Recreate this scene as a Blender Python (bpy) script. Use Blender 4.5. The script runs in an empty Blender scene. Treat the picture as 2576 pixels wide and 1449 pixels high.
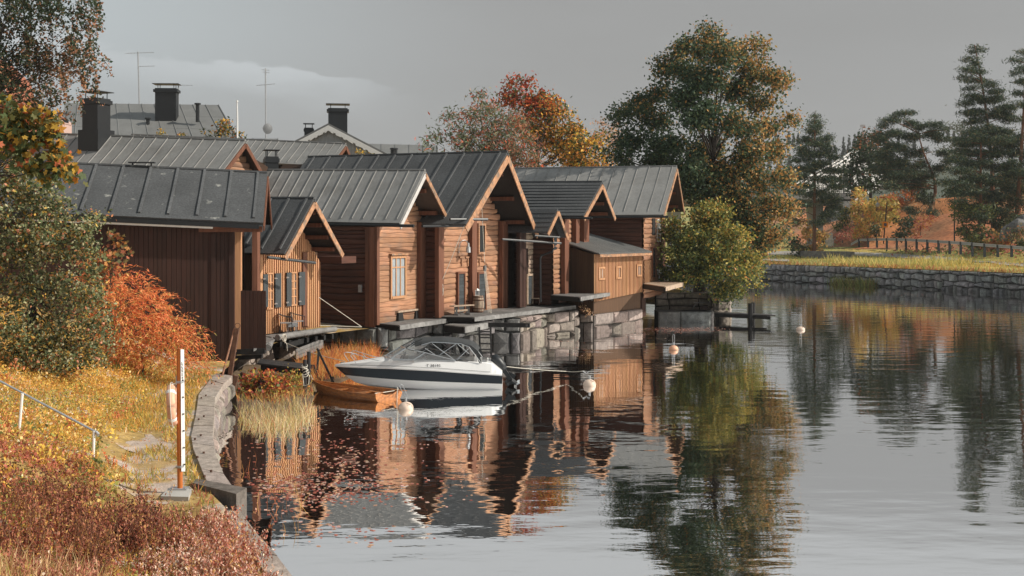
import bpy, math, random
import numpy as np
from mathutils import Vector
random.seed(7)
F, CX, HY, H = 3000.0, 1288.0, 585.0, 5.6
sc = bpy.context.scene
COL = sc.collection
R = math.radians

# ---------- measuring: turn a viewing direction into a place in the world ----------
def at(px, py, d):
    return Vector(((px-CX)/F*d, d, H-(py-HY)/F*d))
def gp(px, py, z):
    return at(px, py, F*(H-z)/(py-HY))
def zpix(py, y):
    return H-(py-HY)/F*y

# ---------- objects ----------
ORG = {}
def tag(o, label=None, cat=None, group=None, kind=None):
    if label: o['label'] = label
    if cat: o['category'] = cat
    if group: o['group'] = group
    if kind: o['kind'] = kind
    return o
def thing(name, label, cat, loc=(0, 0, 0), group=None):
    o = bpy.data.objects.new(name, None)
    COL.objects.link(o)
    o.location = loc
    o.empty_display_size = .3
    ORG[o.name] = Vector(loc)
    return tag(o, label, cat, group)
def copy_tree(o, loc, rz=0, label=None, sc_=1.0, parent=None):
    c = o.copy()
    COL.objects.link(c)
    if parent is None:
        c.location = loc
        c.rotation_euler = (0, 0, rz)
        c.scale = (sc_,)*3
        if label: c['label'] = label
    else:
        c.parent = parent
    for ch in list(o.children):
        copy_tree(ch, None, parent=c)
    return c

class MB:
    """collects faces with a tint each"""
    def __init__(s):
        s.v = []; s.f = []; s.c = []; s.m = []; s.t = (1, 1, 1); s.mi = 0
    def tint(s, k, dv=0.0, j=0.0):
        if not isinstance(k, tuple): k = (k, k, k)
        d = 1+random.uniform(-dv, dv)
        s.t = tuple(x*d*(1+random.uniform(-j, j)) for x in k)
        return s
    def face(s, pts):
        n = len(s.v)
        s.v += [tuple(p) for p in pts]
        s.f.append(tuple(range(n, n+len(pts)))); s.c.append(s.t); s.m.append(s.mi)
    def hexa(s, a, b):
        """a, b: two matching loops of points; skin with caps"""
        n = len(s.v); k = len(a)
        s.v += [tuple(p) for p in a]+[tuple(p) for p in b]
        fs = [tuple(range(n+k-1, n-1, -1)), tuple(range(n+k, n+2*k))]
        fs += [(n+i, n+(i+1) % k, n+k+(i+1) % k, n+k+i) for i in range(k)]
        for f in fs: s.f.append(f); s.c.append(s.t); s.m.append(s.mi)
    def box(s, c, sx, sy, sz, rz=0.0):
        c = Vector(c); ca, sa = math.cos(rz), math.sin(rz)
        def P(x, y, z): return c+Vector((x*ca-y*sa, x*sa+y*ca, z))
        hx, hy, hz = sx/2, sy/2, sz/2
        s.hexa([P(-hx, -hy, -hz), P(hx, -hy, -hz), P(hx, hy, -hz), P(-hx, hy, -hz)],
               [P(-hx, -hy, hz), P(hx, -hy, hz), P(hx, hy, hz), P(-hx, hy, hz)])
    def beam(s, p0, p1, w, h, up=(0, 0, 1)):
        p0 = Vector(p0); p1 = Vector(p1); d = (p1-p0).normalized(); up = Vector(up)
        a = d.cross(up)
        if a.length < 1e-4: a = d.cross(Vector((1, 0, 0)))
        a.normalize(); b = a.cross(d).normalized()
        q = [(-w/2, -h/2), (w/2, -h/2), (w/2, h/2), (-w/2, h/2)]
        s.hexa([p0+a*x+b*y for x, y in q], [p1+a*x+b*y for x, y in q])
    def tube(s, pts, r, n=8, cap=True):
        pts = [Vector(p) for p in pts]
        rs = r if isinstance(r, (list, tuple)) else [r]*len(pts)
        base = len(s.v); prev = None
        for i, p in enumerate(pts):
            d = (pts[min(i+1, len(pts)-1)]-pts[max(i-1, 0)]).normalized()
            a = prev-d*prev.dot(d) if prev is not None else d.cross(Vector((0, 0, 1)) if abs(d.z) < .9 else Vector((1, 0, 0)))
            a.normalize(); prev = a; b = d.cross(a)
            for k in range(n):
                t = 2*math.pi*k/n
                s.v.append(tuple(p+a*(rs[i]*math.cos(t))+b*(rs[i]*math.sin(t))))
        fs = []
        for i in range(len(pts)-1):
            for k in range(n):
                x = base+i*n; fs.append((x+k, x+(k+1) % n, x+n+(k+1) % n, x+n+k))
        if cap:
            fs.append(tuple(base+n-1-k for k in range(n)))
            fs.append(tuple(base+(len(pts)-1)*n+k for k in range(n)))
        for f in fs: s.f.append(f); s.c.append(s.t); s.m.append(s.mi)
    def lathe(s, c, prof, n=16):
        c = Vector(c); base = len(s.v)
        for r, z in prof:
            for k in range(n):
                t = 2*math.pi*k/n
                s.v.append((c.x+r*math.cos(t), c.y+r*math.sin(t), c.z+z))
        for i in range(len(prof)-1):
            for k in range(n):
                x = base+i*n
                s.f.append((x+k, x+(k+1) % n, x+n+(k+1) % n, x+n+k)); s.c.append(s.t); s.m.append(s.mi)
    def grid(s, rows):
        base = len(s.v); n = len(rows[0])
        for r in rows: s.v += [tuple(p) for p in r]
        for i in range(len(rows)-1):
            for k in range(n-1):
                x = base+i*n+k
                s.f.append((x, x+1, x+n+1, x+n)); s.c.append(s.t); s.m.append(s.mi)
    def build(s, name, mat, parent=None, smooth=False, loc=None, label=None):
        if parent is not None:
            org = ORG[parent.name]
        else:
            org = Vector(loc) if loc is not None else Vector((0, 0, 0))
        me = bpy.data.meshes.new(name)
        me.from_pydata([(x-org.x, y-org.y, z-org.z) for x, y, z in s.v], [], s.f)
        mats = mat if isinstance(mat, (list, tuple)) else [mat]
        for m in mats: me.materials.append(m)
        if len(mats) > 1: me.polygons.foreach_set('material_index', s.m)
        at_ = me.attributes.new('Col', 'FLOAT_COLOR', 'FACE')
        at_.data.foreach_set('color', np.array([(a, b, c, 1) for a, b, c in s.c], np.float32).ravel())
        if smooth: me.polygons.foreach_set('use_smooth', [True]*len(me.polygons))
        me.update()
        o = bpy.data.objects.new(name, me)
        COL.objects.link(o)
        if parent is not None: o.parent = parent
        else: o.location = org
        ORG[o.name] = org
        if label: o['label'] = label
        return o

def parts_(self, name, mat, parent):
    """each connected piece becomes a part of its own"""
    par = list(range(len(self.v)))
    def find(x):
        while par[x] != x: par[x] = par[par[x]]; x = par[x]
        return x
    for f in self.f:
        for q in f[1:]: par[find(q)] = find(f[0])
    grp = {}
    for i, f in enumerate(self.f): grp.setdefault(find(f[0]), []).append(i)
    out = []
    for ids in grp.values():
        b = MB(); mp = {}
        for i in ids:
            ff = []
            for q in self.f[i]:
                if q not in mp: mp[q] = len(b.v); b.v.append(self.v[q])
                ff.append(mp[q])
            b.f.append(tuple(ff)); b.c.append(self.c[i]); b.m.append(self.m[i])
        out.append(b.build(name, mat, parent))
    return out
MB.parts = parts_

def quads_np(name, V, C, mat, parent=None, loc=(0, 0, 0)):
    """V (N,4,3) quads, C (N,3) tints"""
    org = np.array(ORG[parent.name] if parent is not None else loc, np.float32)
    N = len(V); me = bpy.data.meshes.new(name)
    me.vertices.add(4*N); me.loops.add(4*N); me.polygons.add(N)
    me.vertices.foreach_set('co', (V.astype(np.float32)-org).ravel())
    me.loops.foreach_set('vertex_index', np.arange(4*N, dtype=np.int32))
    me.polygons.foreach_set('loop_start', np.arange(0, 4*N, 4, dtype=np.int32))
    me.update(calc_edges=True)
    a = me.attributes.new('Col', 'FLOAT_COLOR', 'FACE')
    a.data.foreach_set('color', np.concatenate([C, np.ones((N, 1))], 1).astype(np.float32).ravel())
    me.materials.append(mat)
    o = bpy.data.objects.new(name, me)
    COL.objects.link(o)
    if parent is not None: o.parent = parent
    else: o.location = tuple(float(x) for x in org)
    ORG[o.name] = Vector([float(x) for x in org])
    return o
rng = np.random.default_rng(11)
def unit(n):
    d = rng.normal(size=(n, 3)); return d/np.linalg.norm(d, axis=1)[:, None]
def leaves(name, P, size, pal, mat, parent, asp=.6, axis=None, jit=.18, pick=None, flat=0.0, loc=(0, 0, 0)):
    n = len(P); P = np.asarray(P)
    a = unit(n) if axis is None else axis+unit(n)*.35
    if flat: a[:, 2] *= (1-flat)
    a /= np.linalg.norm(a, axis=1)[:, None]
    r = unit(n)
    if flat: r[:, 2] *= (1-flat)
    b = np.cross(a, np.cross(r, a)); b /= (np.linalg.norm(b, axis=1)[:, None]+1e-6)
    s = size*rng.uniform(.65, 1.35, (n, 1))
    V = np.stack([P-a*s/2, P+b*s*asp/2, P+a*s/2, P-b*s*asp/2], 1)
    pal = np.array(pal)
    k = rng.integers(0, len(pal), n) if pick is None else pick
    C = pal[k]*rng.uniform(1-jit, 1+jit, (n, 1))*rng.uniform(.93, 1.07, (n, 3))
    return quads_np(name, V, C, mat, parent, loc)

# ---------- materials ----------
def mat(name, col=(1, 1, 1), rough=.7, ns=None, na=.25, bump=0.0, bs=None, metal=0.0, spec=.3, attr=True, ns2=None, na2=.0, col2=None, c2s=None, c2t=(.5, .6)):
    m = bpy.data.materials.new(name); m.use_nodes = True
    nt = m.node_tree; N = nt.nodes; L = nt.links
    b = N['Principled BSDF']
    b.inputs['Roughness'].default_value = rough
    b.inputs['Metallic'].default_value = metal
    b.inputs['Specular IOR Level'].default_value = spec
    rgb = N.new('ShaderNodeRGB'); rgb.outputs[0].default_value = (*col, 1); out = rgb.outputs[0]
    tc = N.new('ShaderNodeTexCoord')
    def noise(scale, det=4):
        mp = N.new('ShaderNodeMapping'); mp.inputs['Scale'].default_value = scale
        L.new(tc.outputs['Object'], mp.inputs['Vector'])
        n = N.new('ShaderNodeTexNoise'); n.inputs['Scale'].default_value = 1; n.inputs['Detail'].default_value = det
        L.new(mp.outputs[0], n.inputs['Vector']); return n.outputs[0]
    def mul(a, bb, f=1.0):
        x = N.new('ShaderNodeMix'); x.data_type = 'RGBA'; x.blend_type = 'MULTIPLY'
        x.inputs[0].default_value = f; L.new(a, x.inputs[6]); L.new(bb, x.inputs[7]); return x.outputs[2]
    if col2 is not None:
        n = noise(c2s, 6); r = N.new('ShaderNodeMapRange')
        r.inputs[1].default_value = c2t[0]; r.inputs[2].default_value = c2t[1]; L.new(n, r.inputs[0])
        x = N.new('ShaderNodeMix'); x.data_type = 'RGBA'; L.new(r.outputs[0], x.inputs[0]); L.new(out, x.inputs[6])
        x.inputs[7].default_value = (*col2, 1); out = x.outputs[2]
    if attr:
        a = N.new('ShaderNodeAttribute'); a.attribute_name = 'Col'; out = mul(out, a.outputs['Color'])
    for s, k in ((ns, na), (ns2, na2)):
        if s:
            r = N.new('ShaderNodeMapRange'); r.inputs[1].default_value = .25; r.inputs[2].default_value = .75
            r.inputs[3].default_value = 1-k; r.inputs[4].default_value = 1+k
            L.new(noise(s), r.inputs[0]); out = mul(out, r.outputs[0])
    L.new(out, b.inputs['Base Color'])
    if bump:
        bp = N.new('ShaderNodeBump'); bp.inputs['Strength'].default_value = 1; bp.inputs['Distance'].default_value = bump
        L.new(noise(bs or ns), bp.inputs['Height']); L.new(bp.outputs[0], b.inputs['Normal'])
    return m
def leafmat(name, tr=.3, rough=.55):
    m = bpy.data.materials.new(name); m.use_nodes = True
    nt = m.node_tree; N = nt.nodes; L = nt.links; b = N['Principled BSDF']
    b.inputs['Roughness'].default_value = rough; b.inputs['Specular IOR Level'].default_value = .25
    a = N.new('ShaderNodeAttribute'); a.attribute_name = 'Col'
    g = N.new('ShaderNodeMix'); g.data_type = 'RGBA'; g.blend_type = 'MULTIPLY'; g.inputs[0].default_value = 1; g.inputs[7].default_value = (1.28, 1.24, 1.22, 1)
    L.new(a.outputs['Color'], g.inputs[6]); L.new(g.outputs[2], b.inputs['Base Color'])
    t = N.new('ShaderNodeBsdfTranslucent'); L.new(g.outputs[2], t.inputs['Color'])
    x = N.new('ShaderNodeMixShader'); x.inputs[0].default_value = tr
    L.new(b.outputs[0], x.inputs[1]); L.new(t.outputs[0], x.inputs[2]); L.new(x.outputs[0], N['Material Output'].inputs['Surface'])
    return m
WH = (.22, .09, .04)
M = dict(
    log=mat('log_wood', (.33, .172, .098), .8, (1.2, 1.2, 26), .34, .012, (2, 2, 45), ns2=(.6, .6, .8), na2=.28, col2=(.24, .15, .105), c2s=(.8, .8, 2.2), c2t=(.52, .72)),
    shadelog=mat('shaded_log_wood', (.085, .033, .021), .7, (1.0, 1.0, 18), .35, .01, (2, 2, 40), ns2=(.6, .6, .4), na2=.3),  # same logs, with the side walls' shade put into the colour
    board=mat('brown_board', (.040, .0175, .0125), .65, (14, 14, .7), .22, ns2=(.5, .5, .35), na2=.35),
    batten=mat('batten_board', (.43, .225, .115), .7, (14, 14, .8), .2),
    post=mat('post_wood', (.15, .062, .036), .7, (9, 9, 1), .3),
    barge=mat('barge_board', (.36, .19, .105), .75, (5, 5, 5), .35, col2=(.22, .15, .105), c2s=(3, 3, 3), c2t=(.5, .62)),
    barge_pale=mat('pale_barge_board', (.46, .44, .42), .6, (5, 5, 5), .15),
    greywood=mat('grey_wood', (.17, .165, .16), .8, (4, 4, 4), .35, .01, (9, 9, 9), ns2=(.8, .8, .8), na2=.25),
    palewood=mat('pale_wood', (.36, .27, .20), .75, (6, 6, 6), .3),
    felt=mat('roof_felt', (.076, .079, .082), .85, (16, 16, 16), .35, .006, (40, 40, 40), ns2=(.7, .7, .7), na2=.2, col2=(.16, .16, .15), c2s=(7, 7, 7), c2t=(.66, .72)),
    feltmoss=mat('weathered_roof_felt', (.076, .079, .082), .85, (16, 16, 16), .35, .006, (40, 40, 40), ns2=(.7, .7, .7), na2=.2, col2=(.27, .27, .25), c2s=(2.6, 2.6, 2.6), c2t=(.64, .75)),
    seam=mat('sheet_metal_roof', (.25, .245, .235), .55, (.8, .8, .8), .12, .03, (1.5, 1.5, 1.5), spec=.4, ns2=(7, 7, 1.2), na2=.10, col2=(.20, .192, .18), c2s=(.5, .5, .9), c2t=(.5, .7)),
    seamdark=mat('dark_sheet_metal_roof', (.17, .17, .165), .55, (.9, .9, .9), .12, .02, (2, 2, 2), spec=.5),
    black=mat('black_metal', (.010, .012, .014), .45, (3, 3, 3), .2, spec=.5),
    blackwood=mat('tarred_wood', (.022, .021, .021), .7, (4, 4, 4), .4),
    shutter=mat('grey_shutter', (.045, .052, .056), .65, (10, 10, 1.5), .2),
    glass=mat('window_pane', (.30, .33, .35), .12, (3, 3, 3), .15, spec=.8),
    darkglass=mat('dark_window_pane', (.03, .035, .04), .08, spec=.8),
    white=mat('white_paint', (.78, .77, .74), .5, (6, 6, 6), .06),
    grey=mat('grey_paint', (.34, .34, .33), .6, (5, 5, 5), .08),
    steel=mat('steel', (.62, .63, .63), .3, metal=.9),
    galv=mat('galvanised_steel', (.42, .43, .44), .45, metal=.55, ns=(6, 6, 6), na=.15),
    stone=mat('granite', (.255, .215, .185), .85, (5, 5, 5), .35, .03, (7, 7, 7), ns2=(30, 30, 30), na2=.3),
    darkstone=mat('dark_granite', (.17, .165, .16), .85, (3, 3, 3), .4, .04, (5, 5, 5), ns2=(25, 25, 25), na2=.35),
    boulder=mat('boulder_stone', (.215, .212, .205), .9, (2.5, 2.5, 2.5), .45, .05, (4, 4, 4), ns2=(12, 12, 12), na2=.35),
    joint=mat('dark_joint', (.03, .027, .025), .9),
    soil=mat('soil', (.13, .09, .055), .95, (2, 2, 2), .4),
    orange=mat('orange_paint', (.50, .145, .032), .45, (3, 3, 1), .12),
    buoyorange=mat('buoy_orange', (.72, .40, .26), .45, (6, 6, 6), .15, col2=(.30, .2, .14), c2s=(2, 2, 8), c2t=(.55, .7)),
    buoywhite=mat('buoy_pale', (.74, .58, .47), .45, (6, 6, 6), .1, col2=(.22, .15, .11), c2s=(5, 5, 2), c2t=(.56, .66)),
    rope=mat('rope', (.62, .58, .5), .9),
    bark=mat('bark', (.055, .045, .038), .9, (8, 8, 2), .4, .02),
    pinebark=mat('pine_bark', (.16, .085, .05), .9, (5, 5, 1.5), .4, .02),
    birchbark=mat('birch_bark', (.42, .40, .37), .8, (3, 3, 12), .5),
    rust=mat('rusty_steel', (.12, .062, .04), .7, (8, 8, 8), .4),
    gel=mat('white_hull', (.80, .80, .79), .22, spec=.5),
    navy=mat('dark_hull_band', (.017, .024, .032), .25, spec=.5),
    canvas=mat('black_canvas', (.045, .048, .050), .8, (3, 3, 3), .2),
    boatwood=mat('varnished_wood', (.25, .092, .024), .4, (3, 14, 14), .4, spec=.5, col2=(.13, .05, .015), c2s=(1, 6, 6), c2t=(.56, .7)),
    asphalt=mat('asphalt_path', (.32, .30, .28), .9, (1, 1, 1), .15),
    concrete=mat('concrete', (.40, .385, .36), .85, (2, 2, 2), .2),
    skin=mat('skin', (.5, .3, .22), .6), cloth=mat('dark_clothing', (.03, .03, .035), .9),
    hair=mat('hair', (.55, .5, .42), .8),
    leaf=leafmat('leaf'), needle=leafmat('needle', .12), dry=leafmat('dry_leaf', .35, .8),
)
# ---------- camera, sun, sky ----------
cam = bpy.data.cameras.new('camera'); co = bpy.data.objects.new('camera', cam); COL.objects.link(co)
co.location = (0, 0, H); co.rotation_euler = (R(90), 0, 0)
cam.sensor_width = 36; cam.lens = 36*F/2576; cam.shift_y = -(1449/2-HY)/2576
cam.clip_end = 6000; cam.clip_start = .1
sc.camera = co
EL, AZ = R(35), R(-7)      # sun stands to the right, a little this side of square
sd = Vector((math.cos(EL)*math.cos(AZ), math.cos(EL)*math.sin(AZ), math.sin(EL)))
sun = bpy.data.lights.new('sun', 'SUN'); sun.energy = 5.0; sun.angle = R(.6); sun.color = (1, .935, .83)
so = bpy.data.objects.new('sun', sun); COL.objects.link(so); so.rotation_euler = (-sd).to_track_quat('-Z', 'Y').to_euler()
so.location = (40, 0, 60)
sc.view_settings.view_transform = 'Standard'; sc.view_settings.look = 'None'
sc.view_settings.exposure = 0; sc.view_settings.gamma = 1
sc.cycles.use_denoising = True
sc.cycles.max_bounces = 8; sc.cycles.transparent_max_bounces = 8

w = bpy.data.worlds.new('World'); sc.world = w; w.use_nodes = True
nt = w.node_tree; N = nt.nodes; L = nt.links
bg = N['Background']; bg.inputs['Strength'].default_value = .1
sky = N.new('ShaderNodeTexSky'); sky.sky_type = 'NISHITA'; sky.sun_disc = False
sky.sun_elevation = EL; sky.sun_rotation = R(90)-AZ; sky.air_density = 1.2; sky.dust_density = 2.0
hs = N.new('ShaderNodeHueSaturation'); hs.inputs['Saturation'].default_value = .12; hs.inputs['Value'].default_value = .75
L.new(sky.outputs[0], hs.inputs['Color'])
def math_(op, a, b=None, c=None):
    n = N.new('ShaderNodeMath'); n.operation = op
    for i, x in enumerate((a, b, c)):
        if x is None: continue
        if isinstance(x, (int, float)): n.inputs[i].default_value = x
        else: L.new(x, n.inputs[i])
    return n.outputs[0]
def step(x, lo, hi, a=0.0, b=1.0):
    n = N.new('ShaderNodeMapRange'); n.interpolation_type = 'SMOOTHSTEP'
    L.new(x, n.inputs[0])
    for i, q in enumerate((lo, hi, a, b)): n.inputs[i+1].default_value = q
    return n.outputs[0]
def mixc(f, a, b):
    x = N.new('ShaderNodeMix'); x.data_type = 'RGBA'
    if isinstance(f, float): x.inputs[0].default_value = f
    else: L.new(f, x.inputs[0])
    for i, q in ((6, a), (7, b)):
        if isinstance(q, tuple): x.inputs[i].default_value = (*q, 1)
        else: L.new(q, x.inputs[i])
    return x.outputs[2]
tc = N.new('ShaderNodeTexCoord'); sx = N.new('ShaderNodeSeparateXYZ'); L.new(tc.outputs['Generated'], sx.inputs[0])
X, Y, Z = sx.outputs
az = math_('ARCTAN2', X, Y)                       # bearing of the sky direction
mp = N.new('ShaderNodeMapping'); mp.inputs['Scale'].default_value = (5, 5, 16); L.new(tc.outputs['Generated'], mp.inputs[0])
nz = N.new('ShaderNodeTexNoise'); nz.inputs['Scale'].default_value = 1.6; nz.inputs['Detail'].default_value = 7; L.new(mp.outputs[0], nz.inputs['Vector'])
mp2 = N.new('ShaderNodeMapping'); mp2.inputs['Scale'].default_value = (1.5, 1.5, 7); L.new(tc.outputs['Generated'], mp2.inputs[0])
nz2 = N.new('ShaderNodeTexNoise'); nz2.inputs['Scale'].default_value = 1.2; nz2.inputs['Detail'].default_value = 4; L.new(mp2.outputs[0], nz2.inputs['Vector'])
grey = mixc(step(nz2.outputs[0], .3, .7), (3.22, 3.23, 3.19), (3.60, 3.64, 3.63))
# paler, bluer high cloud to the left
grey = mixc(math_('MULTIPLY', step(az, .05, -.40), step(Z, .03, .17)), grey, (5.2, 5.75, 5.95))
grey = mixc(step(Z, .195, .27), grey, (5.7, 5.85, 5.9))  # brighter sky above the view, raised for the water's reflection
grey = mixc(step(Z, .35, .8), grey, (3.6, 4.2, 4.5))  # unseen bluish zenith, added to cool the shade and roofs
# a bank of brighter cloud low on the left, with a crisp top edge
top = math_('MULTIPLY_ADD', az, -.14, .104)
top = math_('ADD', top, math_('MULTIPLY_ADD', nz.outputs[0], .075, -.037))
d = math_('SUBTRACT', top, Z)
bank = math_('MULTIPLY', step(d, 0.0, .004), step(d, .034, .004))
bank = math_('MULTIPLY', bank, step(az, -.06, -.20))
grey = mixc(math_('MULTIPLY', bank, step(nz.outputs[0], .30, .62, .25, .85)), grey, (6.1, 6.5, 6.7))
L.new(mixc(.80, hs.outputs[0], grey), bg.inputs['Color'])

# ---------- water ----------
wm = bpy.data.materials.new('river_water'); wm.use_nodes = True
nt = wm.node_tree; N = nt.nodes; L = nt.links
N.remove(N['Principled BSDF'])
gl = N.new('ShaderNodeBsdfGlossy'); gl.inputs['Roughness'].default_value = .015; gl.inputs['Color'].default_value = (.97, .97, .97, 1)
df = N.new('ShaderNodeBsdfDiffuse'); df.inputs['Color'].default_value = (.012, .010, .009, 1)
fr = N.new('ShaderNodeFresnel'); fr.inputs['IOR'].default_value = 1.5
fac = N.new('ShaderNodeMapRange'); fac.inputs[1].default_value = .02; fac.inputs[2].default_value = .45
fac.inputs[3].default_value = .88; fac.inputs[4].default_value = .97; L.new(fr.outputs[0], fac.inputs[0])
mx = N.new('ShaderNodeMixShader'); L.new(fac.outputs[0], mx.inputs[0]); L.new(df.outputs[0], mx.inputs[1]); L.new(gl.outputs[0], mx.inputs[2])
L.new(mx.outputs[0], N['Material Output'].inputs['Surface'])
tc = N.new('ShaderNodeTexCoord')
def wave(scale, dist, det=2, rot=0.0):
    mp = N.new('ShaderNodeMapping'); mp.inputs['Scale'].default_value = scale; mp.inputs['Rotation'].default_value = (0, 0, rot)
    L.new(tc.outputs['Object'], mp.inputs[0])
    n = N.new('ShaderNodeTexNoise'); n.inputs['Scale'].default_value = 1; n.inputs['Detail'].default_value = det; n.inputs['Roughness'].default_value = .45
    L.new(mp.outputs[0], n.inputs['Vector'])
    k = N.new('ShaderNodeMath'); k.operation = 'MULTIPLY'; k.inputs[1].default_value = dist; L.new(n.outputs[0], k.inputs[0]); return k.outputs[0]
# breezes: the fine ripple comes and goes over the river
pm = N.new('ShaderNodeMapping'); pm.inputs['Scale'].default_value = (.05, .09, 1); L.new(tc.outputs['Object'], pm.inputs[0])
pn = N.new('ShaderNodeTexNoise'); pn.inputs['Detail'].default_value = 2; pn.inputs['Scale'].default_value = 1; L.new(pm.outputs[0], pn.inputs['Vector'])
pr = N.new('ShaderNodeMapRange'); pr.inputs[1].default_value = .42; pr.inputs[2].default_value = .65; pr.inputs[3].default_value = .25; L.new(pn.outputs[0], pr.inputs[0])
a = wave((.45, .9, 1), .0125, 1.5, .1); b = wave((1.3, 2.6, 1), .0032, 2, -.12); c = wave((3.5, 7, 1), .0016, 2)
k = N.new('ShaderNodeMath'); k.operation = 'MULTIPLY'; L.new(c, k.inputs[0]); L.new(pr.outputs[0], k.inputs[1])
s1 = N.new('ShaderNodeMath'); L.new(a, s1.inputs[0]); L.new(b, s1.inputs[1])
s2 = N.new('ShaderNodeMath'); L.new(s1.outputs[0], s2.inputs[0]); L.new(k.outputs[0], s2.inputs[1])
bp = N.new('ShaderNodeBump'); bp.inputs['Strength'].default_value = 1; bp.inputs['Distance'].default_value = 1
L.new(s2.outputs[0], bp.inputs['Height']); L.new(bp.outputs[0], gl.inputs['Normal'])
m = MB(); m.face([(-2500, -60, 0), (2500, -60, 0), (2500, 4000, 0), (-2500, 4000, 0)])
tag(m.build('water', wm), kind='structure')

# ---------- land on the left: quay, bank, town ----------
QO = [gp(*p) for p in [(830, 1640, .70), (736, 1449, .70), (697, 1397, .70), (653, 1349, .70), (600, 1279, .70)]]
QU = [gp(*p) for p in [(596, 1240, .95), (562, 1192, .95), (545, 1149, .95), (535, 1096, .95), (539, 1048, .95), (541, 1000, .95), (562, 966, .95), (585, 946, .95)]]
QI_LO = [gp(*p) for p in [(770, 1640, .70), (675, 1449, .70), (627, 1384, .70), (566, 1305, .70), (530, 1268, .70)]]
QI_UP = [gp(*p) for p in [(522, 1215, .95), (507, 1180, .95), (487, 1131, .95), (481, 1096, .95), (492, 1048, .95), (500, 992, .95), (528, 955, .95), (545, 940, .95)]]
edge = [(p.x, p.y) for p in QI_LO+QI_UP]+[(-9.9, 43.6), (-9.3, 47.8), (-7.6, 52.0), (-6.8, 53.6), (-5.0, 56.2), (-2.0, 58.4), (-.6, 62), (2.4, 66), (4.6, 67.6), (5.2, 72.5), (8.3, 77.4), (13.2, 77.7), (12.6, 84), (11, 95), (9, 120), (4, 150), (-2, 190), (-20, 260), (-60, 400), (-400, 3500)]
EY = np.array([p[1] for p in edge]); EX = np.array([p[0] for p in edge]); o_ = np.argsort(EY); EY, EX = EY[o_], EX[o_]
def quay_x(y): return float(np.interp(y, EY, EX))
def land_z(x, y):
    t = quay_x(y)-x
    base = .90 if y > 20.3 else .66
    if y > 40: base = min(1.25, .9+(y-40)*.05)
    if y > 76: base = .66 if t < 1.4 else 1.75
    k = .38 if y < 44 else .10
    lim = 4.0 if y < 44 else 3.6
    z = base+min(lim, k*max(0, t-1.4))
    z += .05*math.sin(x*1.7+y*.9)*min(1, max(0, t-1.2))
    if y > 80: z += min(5, (y-80)*.02)
    return z
ys = sorted(set([4, 8, 11]+[round(12+.5*i, 2) for i in range(66)]+[20.2, 20.4]+list(range(46, 110, 2))+[120, 140, 170, 220, 300, 450, 800, 1500, 3500]))
ts = [0, .25, .5, .8, 1.1, 1.4, 1.8, 2.3, 2.8, 3.4, 4, 5, 6, 7.5, 9, 11, 14, 18, 24, 35, 60, 120, 300, 900, 2400]
m = MB(); m.grid([[(quay_x(y)-t, y, land_z(quay_x(y)-t, y)) for t in reversed(ts)] for y in ys])
gm = mat('bank_ground', (.36, .24, .085), .95, (1.3, 1.3, 1.3), .35, .03, (12, 12, 12), ns2=(9, 9, 9), na2=.35, col2=(.44, .38, .33), c2s=(.7, .7, .7), c2t=(.52, .62))
tag(m.build('ground', gm, smooth=True), kind='structure')
m = MB(); rows = []
for y in np.arange(20.6, 27.9, .2):
    wl = 1.62-.03*(y-20)+.22*math.sin(y*2.7)+.13*math.sin(y*6.1+1); wr = .5+.10*math.sin(y*3.3); e = min(1, (y-20.5)/.8, (28.0-y)/1.5); mid = 1.05; r = []
    for k in range(7):
        t = mid+((wl if k < 3 else wr)-mid)*abs(1-k/3)*e if k != 3 else mid
        r.append((quay_x(y)-t, y, land_z(quay_x(y)-t, y)+.008))
    rows.append(r)
m.grid(rows)
tag(m.build('gravel_path', mat('gravel', (.46, .37, .31), .95, (3, 3, 3), .25, .02, (40, 40, 40), ns2=(35, 35, 35), na2=.35, col2=(.40, .27, .12), c2s=(1.3, 1.3, 1.3), c2t=(.48, .58))), kind='structure')

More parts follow.
